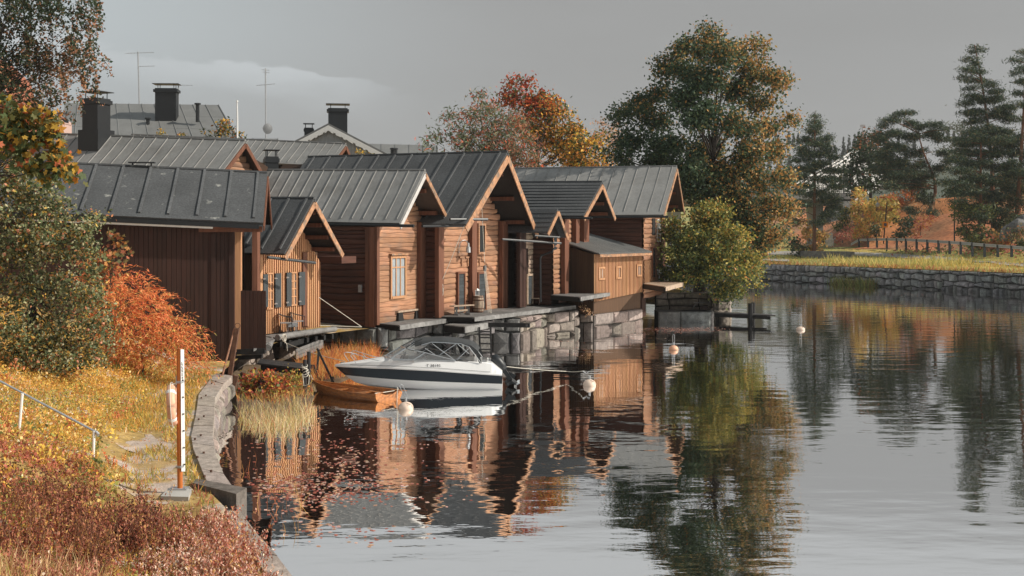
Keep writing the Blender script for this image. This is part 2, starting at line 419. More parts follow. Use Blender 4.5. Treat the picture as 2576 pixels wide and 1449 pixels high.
# ---------- stone walls ----------
def stonewall(m, pts, z0, z1, hh=.45, ll=.9, depth=.07, cap=True, rnd=1.0, back=.35):
    """rough coursed stones along a polyline (outer face to the right of the walking direction)"""
    pts = [Vector((p[0], p[1])) for p in pts]
    zt = z1 if callable(z1) else (lambda s: z1)
    tot = 0
    for a, b in zip(pts, pts[1:]):
        d = b-a; ln = d.length
        if ln < .05: continue
        d /= ln; n = Vector((d.y, -d.x))
        top = zt(tot)
        rows = max(1, round((top-z0)/hh)); zb = z0
        hs_ = [random.uniform(1-.4*rnd, 1+.4*rnd) for _ in range(rows)]; k = (top-z0)/sum(hs_)
        for h_ in hs_:
            z_ = zb+h_*k; u = -random.uniform(0, ll*.5)
            while u < ln-.02:
                w_ = ll*random.uniform(1-.5*rnd, 1+.5*rnd); u1 = min(ln, u+w_)
                if ln-u1 < ll*.25: u1 = ln
                us = max(0, u)
                j = .045*rnd
                c = [(us+random.uniform(.01, .02+j), zb+random.uniform(.006, .012+j)), (u1-random.uniform(.01, .02+j), zb+random.uniform(.006, .012+j)),
                     (u1-random.uniform(.01, .02+j), z_-random.uniform(.006, .012+j)), (us+random.uniform(.01, .02+j), z_-random.uniform(.006, .012+j))]
                i = min(.07, (u1-us)*.2, (z_-zb)*.25)
                dd = depth*random.uniform(.4, 1.6); wz = .06*rnd
                c = [(p[0], p[1]+(wz*math.sin(p[0]*2.3+zb*7+tot) if zb > z0+.01 and q < 2 else 0)+(wz*math.sin(p[0]*2.3+z_*7+tot) if q > 1 and z_ < top-.01 else 0)) for q, p in enumerate(c)]
                inn = [(c[0][0]+i, c[0][1]+i), (c[1][0]-i, c[1][1]+i), (c[2][0]-i, c[2][1]-i), (c[3][0]+i, c[3][1]-i)]
                mid = ((us+u1)/2+random.uniform(-.1, .1)*(u1-us), (zb+z_)/2+random.uniform(-.1, .1)*(z_-zb))
                W = lambda q, o: Vector((a.x+d.x*q[0]+n.x*o, a.y+d.y*q[0]+n.y*o, q[1]))
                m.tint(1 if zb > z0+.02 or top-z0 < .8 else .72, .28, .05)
                A = [W(q, 0) for q in c]; B = [W(q, dd*random.uniform(.7, 1.1)) for q in inn]; C = W(mid, dd*1.35)
                for q in range(4):
                    m.face([A[q], A[(q+1) % 4], B[(q+1) % 4], B[q]]); m.face([B[q], B[(q+1) % 4], C])
                u = u1
            zb = z_
        m.tint(.18)
        W = lambda u, o, z: Vector((a.x+d.x*u+n.x*o, a.y+d.y*u+n.y*o, z))
        m.hexa([W(0, -back, z0-.6), W(ln, -back, z0-.6), W(ln, -.012, z0-.6), W(0, -.012, z0-.6)],
               [W(0, -back, top-.02), W(ln, -back, top-.02), W(ln, -.012, top-.02), W(0, -.012, top-.02)])
        if cap:
            m.tint(1.05, .1)
            m.face([W(0, -back, top), W(0, .02, top), W(ln, .02, top), W(ln, -back, top)][::-1])
        tot += ln
def capstones(m, inner, outer, z, th=.22, over=.05):
    """a row of flat coping slabs between two lines of points"""
    for i in range(len(inner)-1):
        a, b, c, d = (Vector(q) for q in (inner[i], inner[i+1], outer[i+1], outer[i]))
        n = max(1, round((c-d).length/1.7))
        for k in range(n):
            t0, t1 = k/n+.002, (k+1)/n-.002
            dz = random.uniform(-.012, .012); m.tint(1.3, .06, .02)
            q = [a.lerp(b, t0), a.lerp(b, t1), d.lerp(c, t1), d.lerp(c, t0)]
            m.hexa([Vector((p.x, p.y, z-th)) for p in q], [Vector((p.x, p.y, z+dz)) for p in q])
m = MB()
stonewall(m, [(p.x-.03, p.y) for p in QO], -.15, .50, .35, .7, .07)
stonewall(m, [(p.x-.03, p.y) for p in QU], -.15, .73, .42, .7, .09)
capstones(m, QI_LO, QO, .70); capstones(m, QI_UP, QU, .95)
# thick end block where the higher coping stops above the lower one
a, b = QI_UP[0], QU[0]
m.tint(.5)
q = [a+Vector((-.25, -.16, 0)), b+Vector((.05, -.26, 0)), b+Vector((.12, .25, 0)), a+Vector((-.25, .2, 0))]
m.hexa([Vector((p.x, p.y, .45)) for p in q], [Vector((p.x, p.y, .99)) for p in q])
m.tint((.4, .25, .2))
for p, p2 in zip(QI_UP[1:], QU[1:]):
    for k in (.1, .6):
        c = p.lerp(p2, .5)+(QI_UP[1]-QI_UP[2])*0+Vector((0, -k, .01)); m.tube([c, c+Vector((0, 0, .04))], .025, 6)
tag(m.build('quay_wall', M['stone'], loc=(QU[3].x, QU[3].y, 0)), 'curving granite quay wall with pale flat coping stones edging the grassy bank', 'quay wall')

# ---------- houses ----------
class House:
    def __init__(s, name, label, O, th, W, Ln, zb, group='timber storehouses along the river', cat='house'):
        t = R(th); s.O = Vector((O[0], O[1])); s.W = W; s.Ln = Ln; s.zb = zb
        s.u = Vector((math.sin(t), math.cos(t))); s.w = Vector((math.cos(t), -math.sin(t))); s.th = t
        s.root = thing(name, label, cat, (s.O.x, s.O.y, zb), group)
    def P(s, u, o, z):
        p = s.O+s.u*u+s.w*o; return Vector((p.x, p.y, z))
    def S(s, t, o, z): return s.P(-o, -t, z)       # along the long side wall, outward is -u
    def uz(s, px, py, o=0.0):
        dx = (px-CX)/F; q = s.O+s.w*o        # q+u*t = (dx*y, y)
        t = (dx*q.y-q.x)/(s.u.x-dx*s.u.y); y = q.y+t*s.u.y
        return t, zpix(py, y)
    def loc(s, px, py, o=0.0):
        u, z = s.uz(px, py, o); return s.P(u, o, z)
    def tz(s, px, py, u=0.0):
        dx = (px-CX)/F; q = s.O+s.u*u
        t = (dx*q.y-q.x)/(-s.w.x+dx*s.w.y); y = q.y-t*s.w.y
        return t, zpix(py, y)
    def roof(s, apex, near, far, of, dzr=0.0, dze=0.0, kind='seam', prow=.0, sp=.55, m='seam', bm='barge', th=.10, bw=.24, Lr=None, eo=None, us=None, dub=0):
        Lr = Lr or s.Ln
        ua, za = s.uz(apex[0], apex[1], of+prow); un, zn = s.uz(near[0], near[1], of); uf, zf = s.uz(far[0], far[1], of)
        if us:
            un, ua, uf = us; zp = lambda u, o, py: zpix(py, s.P(u, o, 0).y)
            za, zn, zf = zp(ua, of, apex[1]), zp(un, of, near[1]), zp(uf, of, far[1])
        s.ru, s.rz, s.nu, s.nz, s.fu, s.fz, s.of = ua, za, un, zn, uf, zf, of
        RF, EF, FF = s.P(ua, of+prow, za), s.P(un, of, zn), s.P(uf, of, zf)
        RB, EB, FB = s.P(ua+dub, -Lr, za+dzr), s.P(un+dub, -Lr, zn+dze), s.P(uf, -Lr, zf+dzr)
        b = MB()
        for A0, A1, B0, B1, near_ in ((EF, EB, RF, RB, True), (FF, FB, RF, RB, False)):
            nrm = (A1-A0).cross(B0-A0).normalized()
            if nrm.z < 0: nrm = -nrm
            dn = nrm*th; K = 24
            b.tint(1)
            # sheet with a very slight sag
            rows = []
            for i in range(7):
                f = i/6
                rows.append([A0.lerp(A1, k/K).lerp(B0.lerp(B1, k/K), f)+dn+Vector((0, 0, -.035*math.sin(math.pi*f)*math.sin(math.pi*min(1, k/K*1.3))+random.uniform(-.004, .004))) for k in range(K+1)])
            b.grid(rows if (rows[0][1]-rows[0][0]).cross(rows[1][0]-rows[0][0]).z > 0 else rows[::-1])
            b.tint((.30, .22, .18)); b.face([A0, A1, B1, B0]); b.tint(.75)  # underside colour darkened to deepen the shade below the eaves
            b.face([A0, A1, A1+dn, A0+dn]); b.face([A0, B0, B0+dn, A0+dn]); b.face([A1, B1, B1+dn, A1+dn])
            if kind in ('seam', 'felt') and (near_ or kind == 'seam'):
                n = max(2, int((A1-A0).length/sp))
                for k in range(n+1):
                    f = (k+.35)/(n+.8)
                    p0 = A0.lerp(A1, f); p1 = B0.lerp(B1, f)
                    p0 = p0.lerp(p1, .07); d0 = dn+nrm*(.02 if kind == 'seam' else .025)
                    b.tint(1.12 if kind == 'seam' else 1.25, .08)
                    w_, h_ = (.017, .045) if kind == 'seam' else (.085, .075)
                    mid = p0.lerp(p1, .5)+Vector((0, 0, -.03))
                    b.beam(p0+d0, mid+d0, w_, h_, nrm); b.beam(mid+d0, p1+d0, w_, h_, nrm)
            elif kind == 'rolls':
                n = int((B0-A0).length/.30)
                for k in range(1, n):
                    p0 = A0.lerp(B0, k/n)+dn; p1 = A1.lerp(B1, k/n)+dn
                    b.tint(.8, .15); b.beam(p0, p1, .04, .035, nrm)
        b.tint(.8); b.tube([RF+Vector((0, 0, th*1.1)), RB+Vector((0, 0, th*1.1))], .07, 6)
        s.roofo = b.build('roof', M[m], s.root)
        g = MB(); wv = Vector((s.w.x, s.w.y, 0))
        for A, B_ in ((EF, RF), (FF, RF)):
            g.tint(1, .06)
            up = Vector((0, 0, 1)); c0 = A+wv*.03-up*(bw*.42); c1 = B_+wv*.03-up*(bw*.55)
            g.beam(c0+(A-B_).normalized()*.06, c1, .05, bw, up)
        if isinstance(bm, tuple):
            k = MB(); k.v = g.v[:8]; k.f = g.f[:6]; k.c = g.c[:6]; k.m = g.m[:6]; k.build('barge_board', M[bm[0]], s.root)
            k = MB(); k.v = g.v[8:]; k.f = [tuple(i-8 for i in f) for f in g.f[6:]]; k.c = g.c[6:]; k.m = g.m[6:]; k.build('barge_board', M[bm[1]], s.root)
        else: g.parts('barge_board', M[bm], s.root)
        s.RF, s.RB, s.EF, s.EB, s.FF, s.FB = RF, RB, EF, EB, FF, FB
    def under(s, z):      # u range under the roof at height z on the front wall
        def at_u(z_, ue, ze): 
            f = (z_+.12-ze)/(s.rz-ze); return ue+(s.ru-ue)*max(0, f)
        return max(0, at_u(z, s.nu, s.nz)), min(s.W, at_u(z, s.fu, s.fz))
    def purlins(s, n=3, w_=.16, tip=.15, mt='post'):
        g = MB()
        for side, ue, ze in ((0, s.nu, s.nz), (1, s.fu, s.fz)):
            for k in range(n):
                f = (k+.6)/(n+.25); u = ue+(s.ru-ue)*f; z = ze+(s.rz-ze)*f-.16
                g.tint(1, .15); g.beam(s.P(u, -.5, z), s.P(u, s.of-tip, z), w_, w_)
        g.tint(1); g.beam(s.P(s.ru, -.5, s.rz-.22), s.P(s.ru, s.of+.05, s.rz-.22), w_*1.2, w_*1.2)
        g.parts('purlin', M[mt], s.root)
    def core(s, m):       # plain inner body: back and far walls, dark joints behind the logs
        m.tint(.16)
        ze = s.nz-.05; zr = s.rz-.2
        un = max(.05, s.under(ze)[0])
        f = [(0.04, s.zb), (s.W-.04, s.zb), (s.W-.04, s.fz+.05), (min(max(s.ru, .1), s.W-.1), zr), (0.04, max(s.nz, s.zb+.5)+.05)]
        a = [s.P(u, -.06, z) for u, z in f]; b = [s.P(u, -s.Ln+.3, z) for u, z in f]
        m.hexa(a, b)
    def logs(s, m, face, z0, z1, lo, hi, h=.24, seg=.55, tone=1.0, bul=.05, skip=()):
        """hewn logs: face(u,o,z)->point; lo/hi give the wall's extent at a height"""
        z = z0; wob = {}
        def wv(j, u): 
            r = random.Random((j, round(u/seg), s.W).__hash__()); return r.uniform(-.032, .032)
        j = 0
        while z < z1-.04:
            hh = min(h*random.uniform(.78, 1.25), z1-z)
            if z1-(z+hh) < .08: hh = z1-z
            a, b = lo(z+hh*.5), hi(z+hh*.5)
            if b-a > .1:
                n = max(2, int((b-a)/seg)); us = [a+(b-a)*i/n for i in range(n+1)]
                prof = ((0, -.03), (.07, bul*.5), (.3, bul*.95), (.55, bul), (.85, bul*.8), (.95, bul*.4), (1, -.03))
                rows = []
                jj = [random.uniform(-.012, .012) for _ in us]
                for t, o in prof:
                    rows.append([face(u, o+jj[i], z+wv(j, u)*(1-t)+wv(j+1, u)*t+hh*t) for i, u in enumerate(us)])
                m.tint(tone, .17, .03); m.grid(rows)
            z += hh; j += 1
    def boards(s, m, face, a, b, zlo, zhi, w_=.15, gap=.012, tone=1.0, dv=.12, th=.02, alt=0.0):
        u = a; k = 0
        while u < b-.01:
            ww = min(w_*random.uniform(.85, 1.15), b-u); uu = u+ww-gap
            o = th+(alt if k % 2 else 0)
            m.tint(tone, dv, .03)
            z0, z1, z2 = zlo(u), zhi(u), zhi(uu)
            m.hexa([face(u, -.02, z0), face(uu, -.02, z0), face(uu, o, z0), face(u, o, z0)],
                   [face(u, -.02, z1), face(uu, -.02, z2), face(uu, o, z2), face(u, o, z1)])
            u += ww; k += 1
    def post(s, px0, px1, pyb, pyt, name='post', o=.0, d=.18, mt='post', tone=1.0, zb=None, zt=None):
        u0, z0 = s.uz(px0, pyb); u1, z1 = s.uz(px1, pyt)
        if zb is not None: z0 = zb
        if zt is not None: z1 = zt
        m = MB(); m.tint(tone, .1)
        n = 5
        for k in range(n):
            za, zc = z0+(z1-z0)*k/n, z0+(z1-z0)*(k+1)/n
            m.box(s.P((u0+u1)/2, o+d/2, (za+zc)/2), d, abs(u1-u0), zc-za-.001, rz=-s.th)
        return m.build(name, M[mt], s.root)
    def panel(s, name, x0, x1, y0, y1, o=.06, d=.04, mt='shutter', inset=0.0, parent=None):
        """flat piece on the front wall measured between two upright edges"""
        ym = (y0+y1)/2
        u0, za = s.uz(x0, y0); _, zb = s.uz(x0, y1); u1, _ = s.uz(x1, ym)
        m = MB(); m.tint(1, .05)
        s.slab(m, u0+inset, u1-inset, zb+inset, za-inset, o, o+d)
        return m.build(name, M[mt], parent or s.root), (u0, u1, zb, za)
    def slab(s, m, u0, u1, z0, z1, o0, o1, rise=0.0):
        m.hexa([s.P(u0, o0, z0), s.P(u1, o0, z0), s.P(u1, o1, z0), s.P(u0, o1, z0)], [s.P(u0, o0, z1), s.P(u1, o0, z1), s.P(u1, o1, z1), s.P(u0, o1, z1)])
    def frame(s, m, u0, u1, z0, z1, fw, o0, o1):
        s.slab(m, u0-fw, u0, z0-fw, z1+fw, o0, o1); s.slab(m, u1, u1+fw, z0-fw, z1+fw, o0, o1)
        s.slab(m, u0, u1, z1, z1+fw, o0, o1+.01); s.slab(m, u0, u1, z0-fw, z0, o0, o1+.02)
    def window(s, x0, x1, y0, y1, cols, rows, mt='batten', fw=.09, o=.05, glass='glass', mun=.03, toprow=None, name='window'):
        u0, za = s.uz(x0, y0); _, zb = s.uz(x0, y1); u1, _ = s.uz(x1, (y0+y1)/2)
        m = MB(); s.frame(m, u0, u1, zb, za, fw, -.02, o+.05)
        m.tint(1.15)
        for k in range(1, cols):
            u = u0+(u1-u0)*k/cols; s.slab(m, u-mun/2, u+mun/2, zb, za, o, o+.03)
        for k in range(1, rows):
            z = zb+(za-zb)*(k/rows if toprow is None else 1-toprow); s.slab(m, u0, u1, z-mun/2, z+mun/2, o+.004, o+.034)
        f = m.build(name, M[mt], s.root)
        g = MB(); s.slab(g, u0, u1, zb, za, o-.03, o-.008); g.build('pane', M[glass], f)
        return f
    def gutter(s, ext=.6, r=.07, drop=.1, back=None):
        m = MB(); wv = Vector((s.w.x, s.w.y, 0)); uo = Vector((-s.u.x, -s.u.y, 0))*.07
        a = s.EF+wv*ext+uo-Vector((0, 0, drop)); b = s.EB+uo-Vector((0, 0, drop))
        m.tube([a, b], r, 8); return m.build('gutter', M['black'], s.root)
def chimney(parent, c, sx, sy, h, rz, base=.0, cap=True, mt='black', plinth=None):
    """sheet-metal clad stack: plinth, shaft, collar, rain hood on legs"""
    m = MB(); c = Vector(c)
    if plinth: m.box(c+Vector((0, 0, plinth[1]/2-.3)), sx*plinth[0], sy*plinth[0], plinth[1]+.6, rz); z = plinth[1]
    else: z = -.5
    m.box(c+Vector((0, 0, (z+h)/2)), sx, sy, h-z, rz)
    m.tint(1.1); m.box(c+Vector((0, 0, h+.0)), sx*1.16, sy*1.16, .20, rz); m.tint(1.2)
    m.box(c+Vector((0, 0, h+.14)), sx*1.02, sy*1.02, .10, rz)
    o = m.build('chimney', M[mt], parent)
    if cap:
        g = MB(); hh = h+.19
        ca, sa = math.cos(rz), math.sin(rz)
        for x in (-.38, .38):
            for y in (-.38, .38):
                p = c+Vector((x*sx*ca-y*sy*sa, x*sx*sa+y*sy*ca, hh-.03)); g.tube([p, p+Vector((0, 0, .34))], .025, 5)
        g.tint(1.6); g.box(c+Vector((0, 0, hh+.33)), sx*1.25, sy*1.3, .035, rz)
        g.build('chimney_hood', M['black'], o if len(ORG) and parent.parent is None else parent)
    return o
def nos(v): return lambda z: v
# ---- storehouse nearest on the left: long brown board wall ----
c0 = gp(588, 909, 1.0)
h1 = House('storehouse', 'long dark brown vertical-board storehouse with felt roof, behind the orange bush', (c0.x, c0.y), -9, 5.6, 10.5, 1.0)
h1.roof((678.5, 442), (667.5, 566), (685, 566), 1.05, us=(-.42, 2.7, 5.9), dzr=.55, dze=.62, kind='felt', m='feltmoss', bm='post', sp=.98, bw=.2, Lr=12.5)
m = MB(); h1.core(m)
slope = lambda t: h1.nz+.05*t
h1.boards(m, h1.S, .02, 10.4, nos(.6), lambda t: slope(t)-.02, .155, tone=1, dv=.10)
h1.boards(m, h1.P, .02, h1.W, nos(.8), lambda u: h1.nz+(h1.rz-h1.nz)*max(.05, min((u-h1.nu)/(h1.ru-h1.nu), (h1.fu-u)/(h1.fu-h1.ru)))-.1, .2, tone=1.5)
m.build('wall', M['board'], h1.root)
m = MB()
for t in (.0, .62): m.tint(.9); m.hexa([h1.S(t, 0, .6), h1.S(t+.16, 0, .6), h1.S(t+.16, .06, .6), h1.S(t, .06, .6)], [h1.S(t, 0, h1.nz), h1.S(t+.16, 0, h1.nz), h1.S(t+.16, .06, h1.nz), h1.S(t, .06, h1.nz)])
m.parts('corner_board', M['board'], h1.root)
m = MB(); m.tint(1)
a, b = h1.S(-.9, .42, h1.nz-.06), h1.S(11.4, .42, h1.nz+.5); m.beam(a, b, .1, .16); m.build('gutter', M['black'], h1.root)
m = MB(); m.tint(1); m.beam(h1.S(.7, .36, h1.nz-.10), h1.S(11, .36, h1.nz+.36), .03, .07); m.build('drip_strip', M['white'], h1.root)
m = MB()
for uu in (.1, .9, 1.7): zz = h1.nz+(uu-h1.nu)/(h1.ru-h1.nu)*(h1.rz-h1.nz)-.16; m.beam(h1.P(uu, 0, zz), h1.P(uu, 1.0, zz), .14, .16)
m.beam(h1.S(-1.0, .1, h1.nz-.15), h1.S(1.2, .1, h1.nz-.15), .2, .2); m.parts('rafter_end', M['post'], h1.root)
h1.post(604, 613, 745, 590, o=.45, d=.2, mt='post', zt=h1.nz-.1, zb=1.4)
m = MB(); h1.slab(m, .35, 1.1, 1.3, h1.nz-.1, -.02, .22); m.build('lit_door_reveal', M['batten'], h1.root)  # much paler wood colour stands in for sun on the reveal
m = MB()
p = h1.RF.lerp(h1.RB, .34)
m.tint(1); m.box(p+Vector((0, 0, .27)), .95, .3, .04, .1)
for dx in (-.35, .35): m.box(p+Vector((dx, 0, .12)), .04, .04, .3)
m.build('roof_vent', M['black'], h1.root)

# ---- small shed with two shuttered windows ----
c0 = gp(653, 839, 1.5)
h2 = House('shed', 'small battened shed with two shuttered windows facing the water under a steep felt gable', (c0.x, c0.y), 24, 4.35, 6.5, 1.5)
h2.roof((790.5, 505), (718, 642), (860, 636), 1.35, dzr=.1, dze=.1, kind='felt', m='felt', sp=.95, bw=.22)
m = MB(); h2.core(m)
zt2 = lambda u: h2.nz-.1+(h2.rz-h2.nz)*min((u-h2.nu)/(h2.ru-h2.nu), (h2.fu-u)/(h2.fu-h2.ru))
h2.boards(m, h2.P, 0, h2.W, nos(1.45), zt2, .075, gap=.0, alt=.045, tone=1.0, dv=.06)
h2.boards(m, h2.S, .0, 6.2, nos(1.45), nos(h2.nz), .16, tone=.30)  # same boards toned down: the side wall's shade is in the colour
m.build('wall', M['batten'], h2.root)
h2.post(757, 766.5, 821, 640, 'corner_board', o=.05, d=.07, mt='post', zt=4.75); h2.post(767, 770.5, 821, 640, 'corner_board', o=.05, d=.08, mt='batten', zt=4.75)  # narrow paler strip stands in for the sunlit edge of the corner
h2.post(649, 655, 839, 655, 'corner_board', o=.05, d=.07, mt='batten', zt=4.7)
h2.purlins(4, .17, tip=.2, mt='post')
for (x0, x1, y0, y1) in ((669, 681, 690, 775), (727.5, 740.5, 688, 766)):
    h2.window(x0, x1, y0, y1, 2, 4, o=.06, fw=.06, mun=.04)
for (x0, x1, y0, y1) in ((655.5, 667, 690, 773), (685.5, 700.5, 688, 774), (714.5, 726.5, 686, 771), (746, 760.5, 684.5, 768)):
    o, q = h2.panel('shutter', x0, x1, y0, y1, .09, .06, 'shutter')
    m = MB()
    for f in (.12, .86):
        z = q[2]+(q[3]-q[2])*f; h2.slab(m, q[0]-.06, q[0]+.1, z-.03, z+.03, .15, .175)
    m.parts('hinge', M['steel'], o)
m = MB(); m.tube([h2.loc(673, 647, 1.0), h2.loc(793, 661, 1.6)], .06, 8); m.build('gutter', M['black'], h2.root)
m = MB(); h2.slab(m, h2.W+.1, h2.W+1.3, 4.25, 4.55, -.3, 1.1); m.build('log_end', M['shadelog'], h2.root)

# ---- storehouse with the tall white-curtained window ----
c0 = gp(945, 812, 1.5)
h3 = House('storehouse', 'timber storehouse with one tall pale three-pane window and a grey sheet metal roof', (c0.x, c0.y), 25, 4.35, 11.0, 1.45)
h3.roof((1069, 434), (1006.5, 565), (1131, 560), 1.3, dzr=.28, dze=.22, kind='seam', m='seam', bm=('barge_pale', 'barge'), sp=.60, bw=.2, Lr=10.5)
m = MB(); h3.core(m)
h3.logs(m, h3.P, 1.45, 8.0, lambda z: h3.under(z)[0], lambda z: h3.under(z)[1], .21, bul=.02)
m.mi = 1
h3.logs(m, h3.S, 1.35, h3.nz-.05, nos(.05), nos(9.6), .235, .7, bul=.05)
m.build('wall', [M['log'], M['shadelog']], h3.root)
h3.post(1048, 1063, 796, 566, o=.02, d=.2, zb=1.4, zt=6.1)
h3.post(942, 948.5, 812, 568, 'corner_post', o=.02, d=.12, zb=1.4, zt=5.9)
m = MB()
for t, w_, tn in ((.0, .26, 1.1), (.28, .2, .8)): m.tint(tn); m.hexa([h3.S(t, .02, 1.3), h3.S(t+w_, .02, 1.3), h3.S(t+w_, .14, 1.3), h3.S(t, .14, 1.3)], [h3.S(t, .02, 5.85), h3.S(t+w_, .02, 5.85), h3.S(t+w_, .14, 5.85), h3.S(t, .14, 5.85)])
m.parts('corner_post', M['post'], h3.root)
h3.window(982, 1015, 650, 746, 3, 2, 'batten', .11, .06, mun=.05, toprow=.24)
u0, z0 = h3.uz(977, 641); u1, _ = h3.uz(1019, 641)
m = MB(); h3.slab(m, u0, u1, z0-.03, z0+.05, 0, .2); m.build('window_hood', M['barge'], h3.root)
h3.purlins(2, .2, tip=.35, mt='post')
h3.gutter(.75, .07, .06)
m = MB(); m.tint(1); m.box(h3.S(.75, .12, 3.05), .16, .1, .34, -h3.th); m.build('meter_box', M['galv'], h3.root)
o_, z_ = h3.tz(757, 590)
p = h3.RB.lerp(h3.RF, .27); p.z -= .25
chimney(h3.root, (p.x-.2, p.y+.5, p.z), .62, .62, .85, R(20))

# dark link between the two storehouses
c0 = h3.P(h3.W+.02, -.85, 1.5)
lk = House('link_wall', 'recessed dark timber doorway wall between the white-window storehouse and the tall storehouse', (c0.x, c0.y), 25, 1.75, 2.0, 1.45, cat='wall')
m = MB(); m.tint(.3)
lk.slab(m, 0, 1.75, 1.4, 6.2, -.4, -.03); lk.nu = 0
lk.logs(m, lk.P, 1.45, 6.2, nos(0), nos(1.75), .24)
m.build('wall', M['shadelog'], lk.root)
m = MB()
for x in (.55, 1.2): lk.slab(m, x-.13, x+.13, 1.45, 6.2, .0, .16)
m.parts('post', M['post'], lk.root)
m = MB()
for x in (.1, .3, .5): lk.slab(m, x, x+.06, 1.5, 2.6, .5, .54)
lk.slab(m, .0, .7, 2.55, 2.63, .49, .56); lk.slab(m, .0, .7, 1.7, 1.76, .49, .56); m.build('gate', M['post'], lk.root)

# ---- tall storehouse with the big gable ----
c0 = gp(1101, 796, 1.54)
h4 = House('storehouse', 'tallest storehouse with a big overhanging gable, two low dark doors and hanging ropes', (c0.x, c0.y), 25, 7.0, 12.0, 1.5)
h4.roof((1277, 388), (1173, 568), (1351, 586), 1.75, dzr=.06, dze=.1, kind='felt', m='felt', sp=.98, prow=.3, bw=.34, th=.12, Lr=10.0)
m = MB(); h4.core(m)
h4.logs(m, h4.P, 1.5, 9.2, lambda z: h4.under(z)[0], lambda z: h4.under(z)[1], .28, bul=.05)
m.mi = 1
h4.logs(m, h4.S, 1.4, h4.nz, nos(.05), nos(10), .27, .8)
m.build('wall', [M['log'], M['shadelog']], h4.root)
h4.post(1093, 1106, 796, 560, o=.02, d=.22, zb=1.5, zt=5.9)
h4.post(1176, 1188, 782, 560, o=.06, d=.22, zb=1.5, zt=7.2)
h4.post(1251, 1264.5, 774, 560, o=.06, d=.26, zb=1.5, zt=6.2)
def door(h, x0, x1, y0, y1, mt='shutter', fm='post', fw=.09, o=.13, zb=None):
    u0, za = h.uz(x0, y0); _, zb_ = h.uz(x0, y1); u1, _ = h.uz(x1, (y0+y1)/2)
    if zb is not None: zb_ = zb
    m = MB()
    n = max(3, int((za-zb_)/.17)); 
    for k in range(n):
        m.tint(1, .2); z = zb_+(za-zb_)*k/n; h.slab(m, u0, u1, z, z+(za-zb_)/n-.012, -.02, o)
    d_ = m.build('door', M[mt], h.root)
    f = MB(); f.tint(1.1); h.slab(f, u0-fw, u0, zb_, za+fw, -.02, o+.05); h.slab(f, u1, u1+fw, zb_, za+fw, -.02, o+.05); h.slab(f, u0, u1, za, za+fw, -.02, o+.06)
    f.build('door_frame', M[fm], d_)
    return d_
door(h4, 1147, 1161.5, 689, 768, zb=1.6); door(h4, 1198, 1214.5, 689, 766, zb=1.6)
u0, za = h4.uz(1200, 567); _, zb_ = h4.uz(1200, 634); u1, _ = h4.uz(1213.5, 600)
m = MB(); m.tint(.25); h4.slab(m, u0, u1, zb_, za, -.02, .10); hd = m.build('loft_hatch', M['shutter'], h4.root)
f = MB(); h4.frame(f, u0, u1, zb_, za, .11, -.02, .16); f.build('hatch_frame', M['log'], hd)
m = MB()
for x in (1157, 1172, 1190, 1202):
    u, z = h4.uz(x, 652); m.tint(.9, .2); h4.slab(m, u, u+.1, z-.35, z+.05, .02, .11)
    h4.slab(m, u-.2, u+.3, z+.05, z+.14, .02, .12)
m.parts('joint_plug', M['log'], h4.root)
h4.purlins(3, .2, tip=.4, mt='post')
m = MB(); m.tube([h4.loc(1132, 552, 1.2), h4.loc(1226, 552, 2.2)], .07, 8); m.build('gutter', M['black'], h4.root)
m = MB(); m.tube([h4.loc(1062, 569, .6), h4.loc(1171, 568, 1.0)], .06, 8); m.build('gutter', M['black'], h4.root)
# gooseneck wall lamp
m = MB(); pts = [(1154.4, 636), (1155, 622), (1158, 610), (1163, 605), (1170, 604), (1175, 608), (1177, 615)]
lp = thing('wall_lamp', 'grey gooseneck lamp on the log front above the left low door', 'lamp', h4.loc(1154.4, 636, .05))
m.tube([h4.loc(x, y, .06+.5*i/6) for i, (x, y) in enumerate(pts)], .022, 6); m.build('arm', M['galv'], lp)
q = h4.loc(1178, 617, .56); m = MB(); m.lathe(q, [(.0, .12), (.05, .12), (.06, -.05), (.11, -.1), (.13, -.36), (.0, -.36)], 10); m.build('lamp_shade', M['galv'], lp)

# ---- porch bay: dark recess, narrow log front, roof with a little gable ----
c0 = gp(1311, 771, 1.6); b5 = House('porch_house', 'narrow shaded log front under a little porch gable, right of the tallest storehouse', (c0.x, c0.y), 25, 1.9, 5, 1.6)
P0 = h4.P(h4.W, -.6, 1.5)
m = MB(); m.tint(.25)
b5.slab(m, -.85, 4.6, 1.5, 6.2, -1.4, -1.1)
b5.nu = 0
b5.logs(m, b5.P, 1.6, 5.6, nos(0), nos(1.75), .25, .4, bul=.06)
m.mi = 1; m.tint(.8)  # recessed logs take the dark board colour for the overhang's shade
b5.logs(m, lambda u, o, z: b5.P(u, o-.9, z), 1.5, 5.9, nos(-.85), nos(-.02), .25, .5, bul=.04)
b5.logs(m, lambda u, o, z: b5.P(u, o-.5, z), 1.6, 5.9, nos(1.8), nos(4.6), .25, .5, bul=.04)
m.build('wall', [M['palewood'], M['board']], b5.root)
for x0, x1 in ((1293, 1300), (1301.5, 1309), (1345, 1349), (1353, 1361)): b5.post(x0, x1, 775, 620, o=.15, d=.2, mt='board', zb=1.6, zt=5.6)
door(b5, 1322, 1333, 694, 760, 'shutter', 'palewood', .1, .12, zb=1.7)
m = MB(); u, z = b5.uz(1319, 625); m.tint(.15); b5.slab(m, u, u+.35, z-1.6, z, .05, .08); m.build('slot', M['post'], b5.root)
m = MB(); m.tint(1.5)
for k in range(4): b5.slab(m, 2.3+k*.28, 2.3+k*.28+.27, 1.7, 3.7, 1.2, 1.25)
dd = m.build('open_door', M['board'], b5.root)
m = MB(); b5.slab(m, 2.32, 3.4, 3.35, 3.47, 1.25, 1.27); m.build('iron_strap', M['black'], dd)
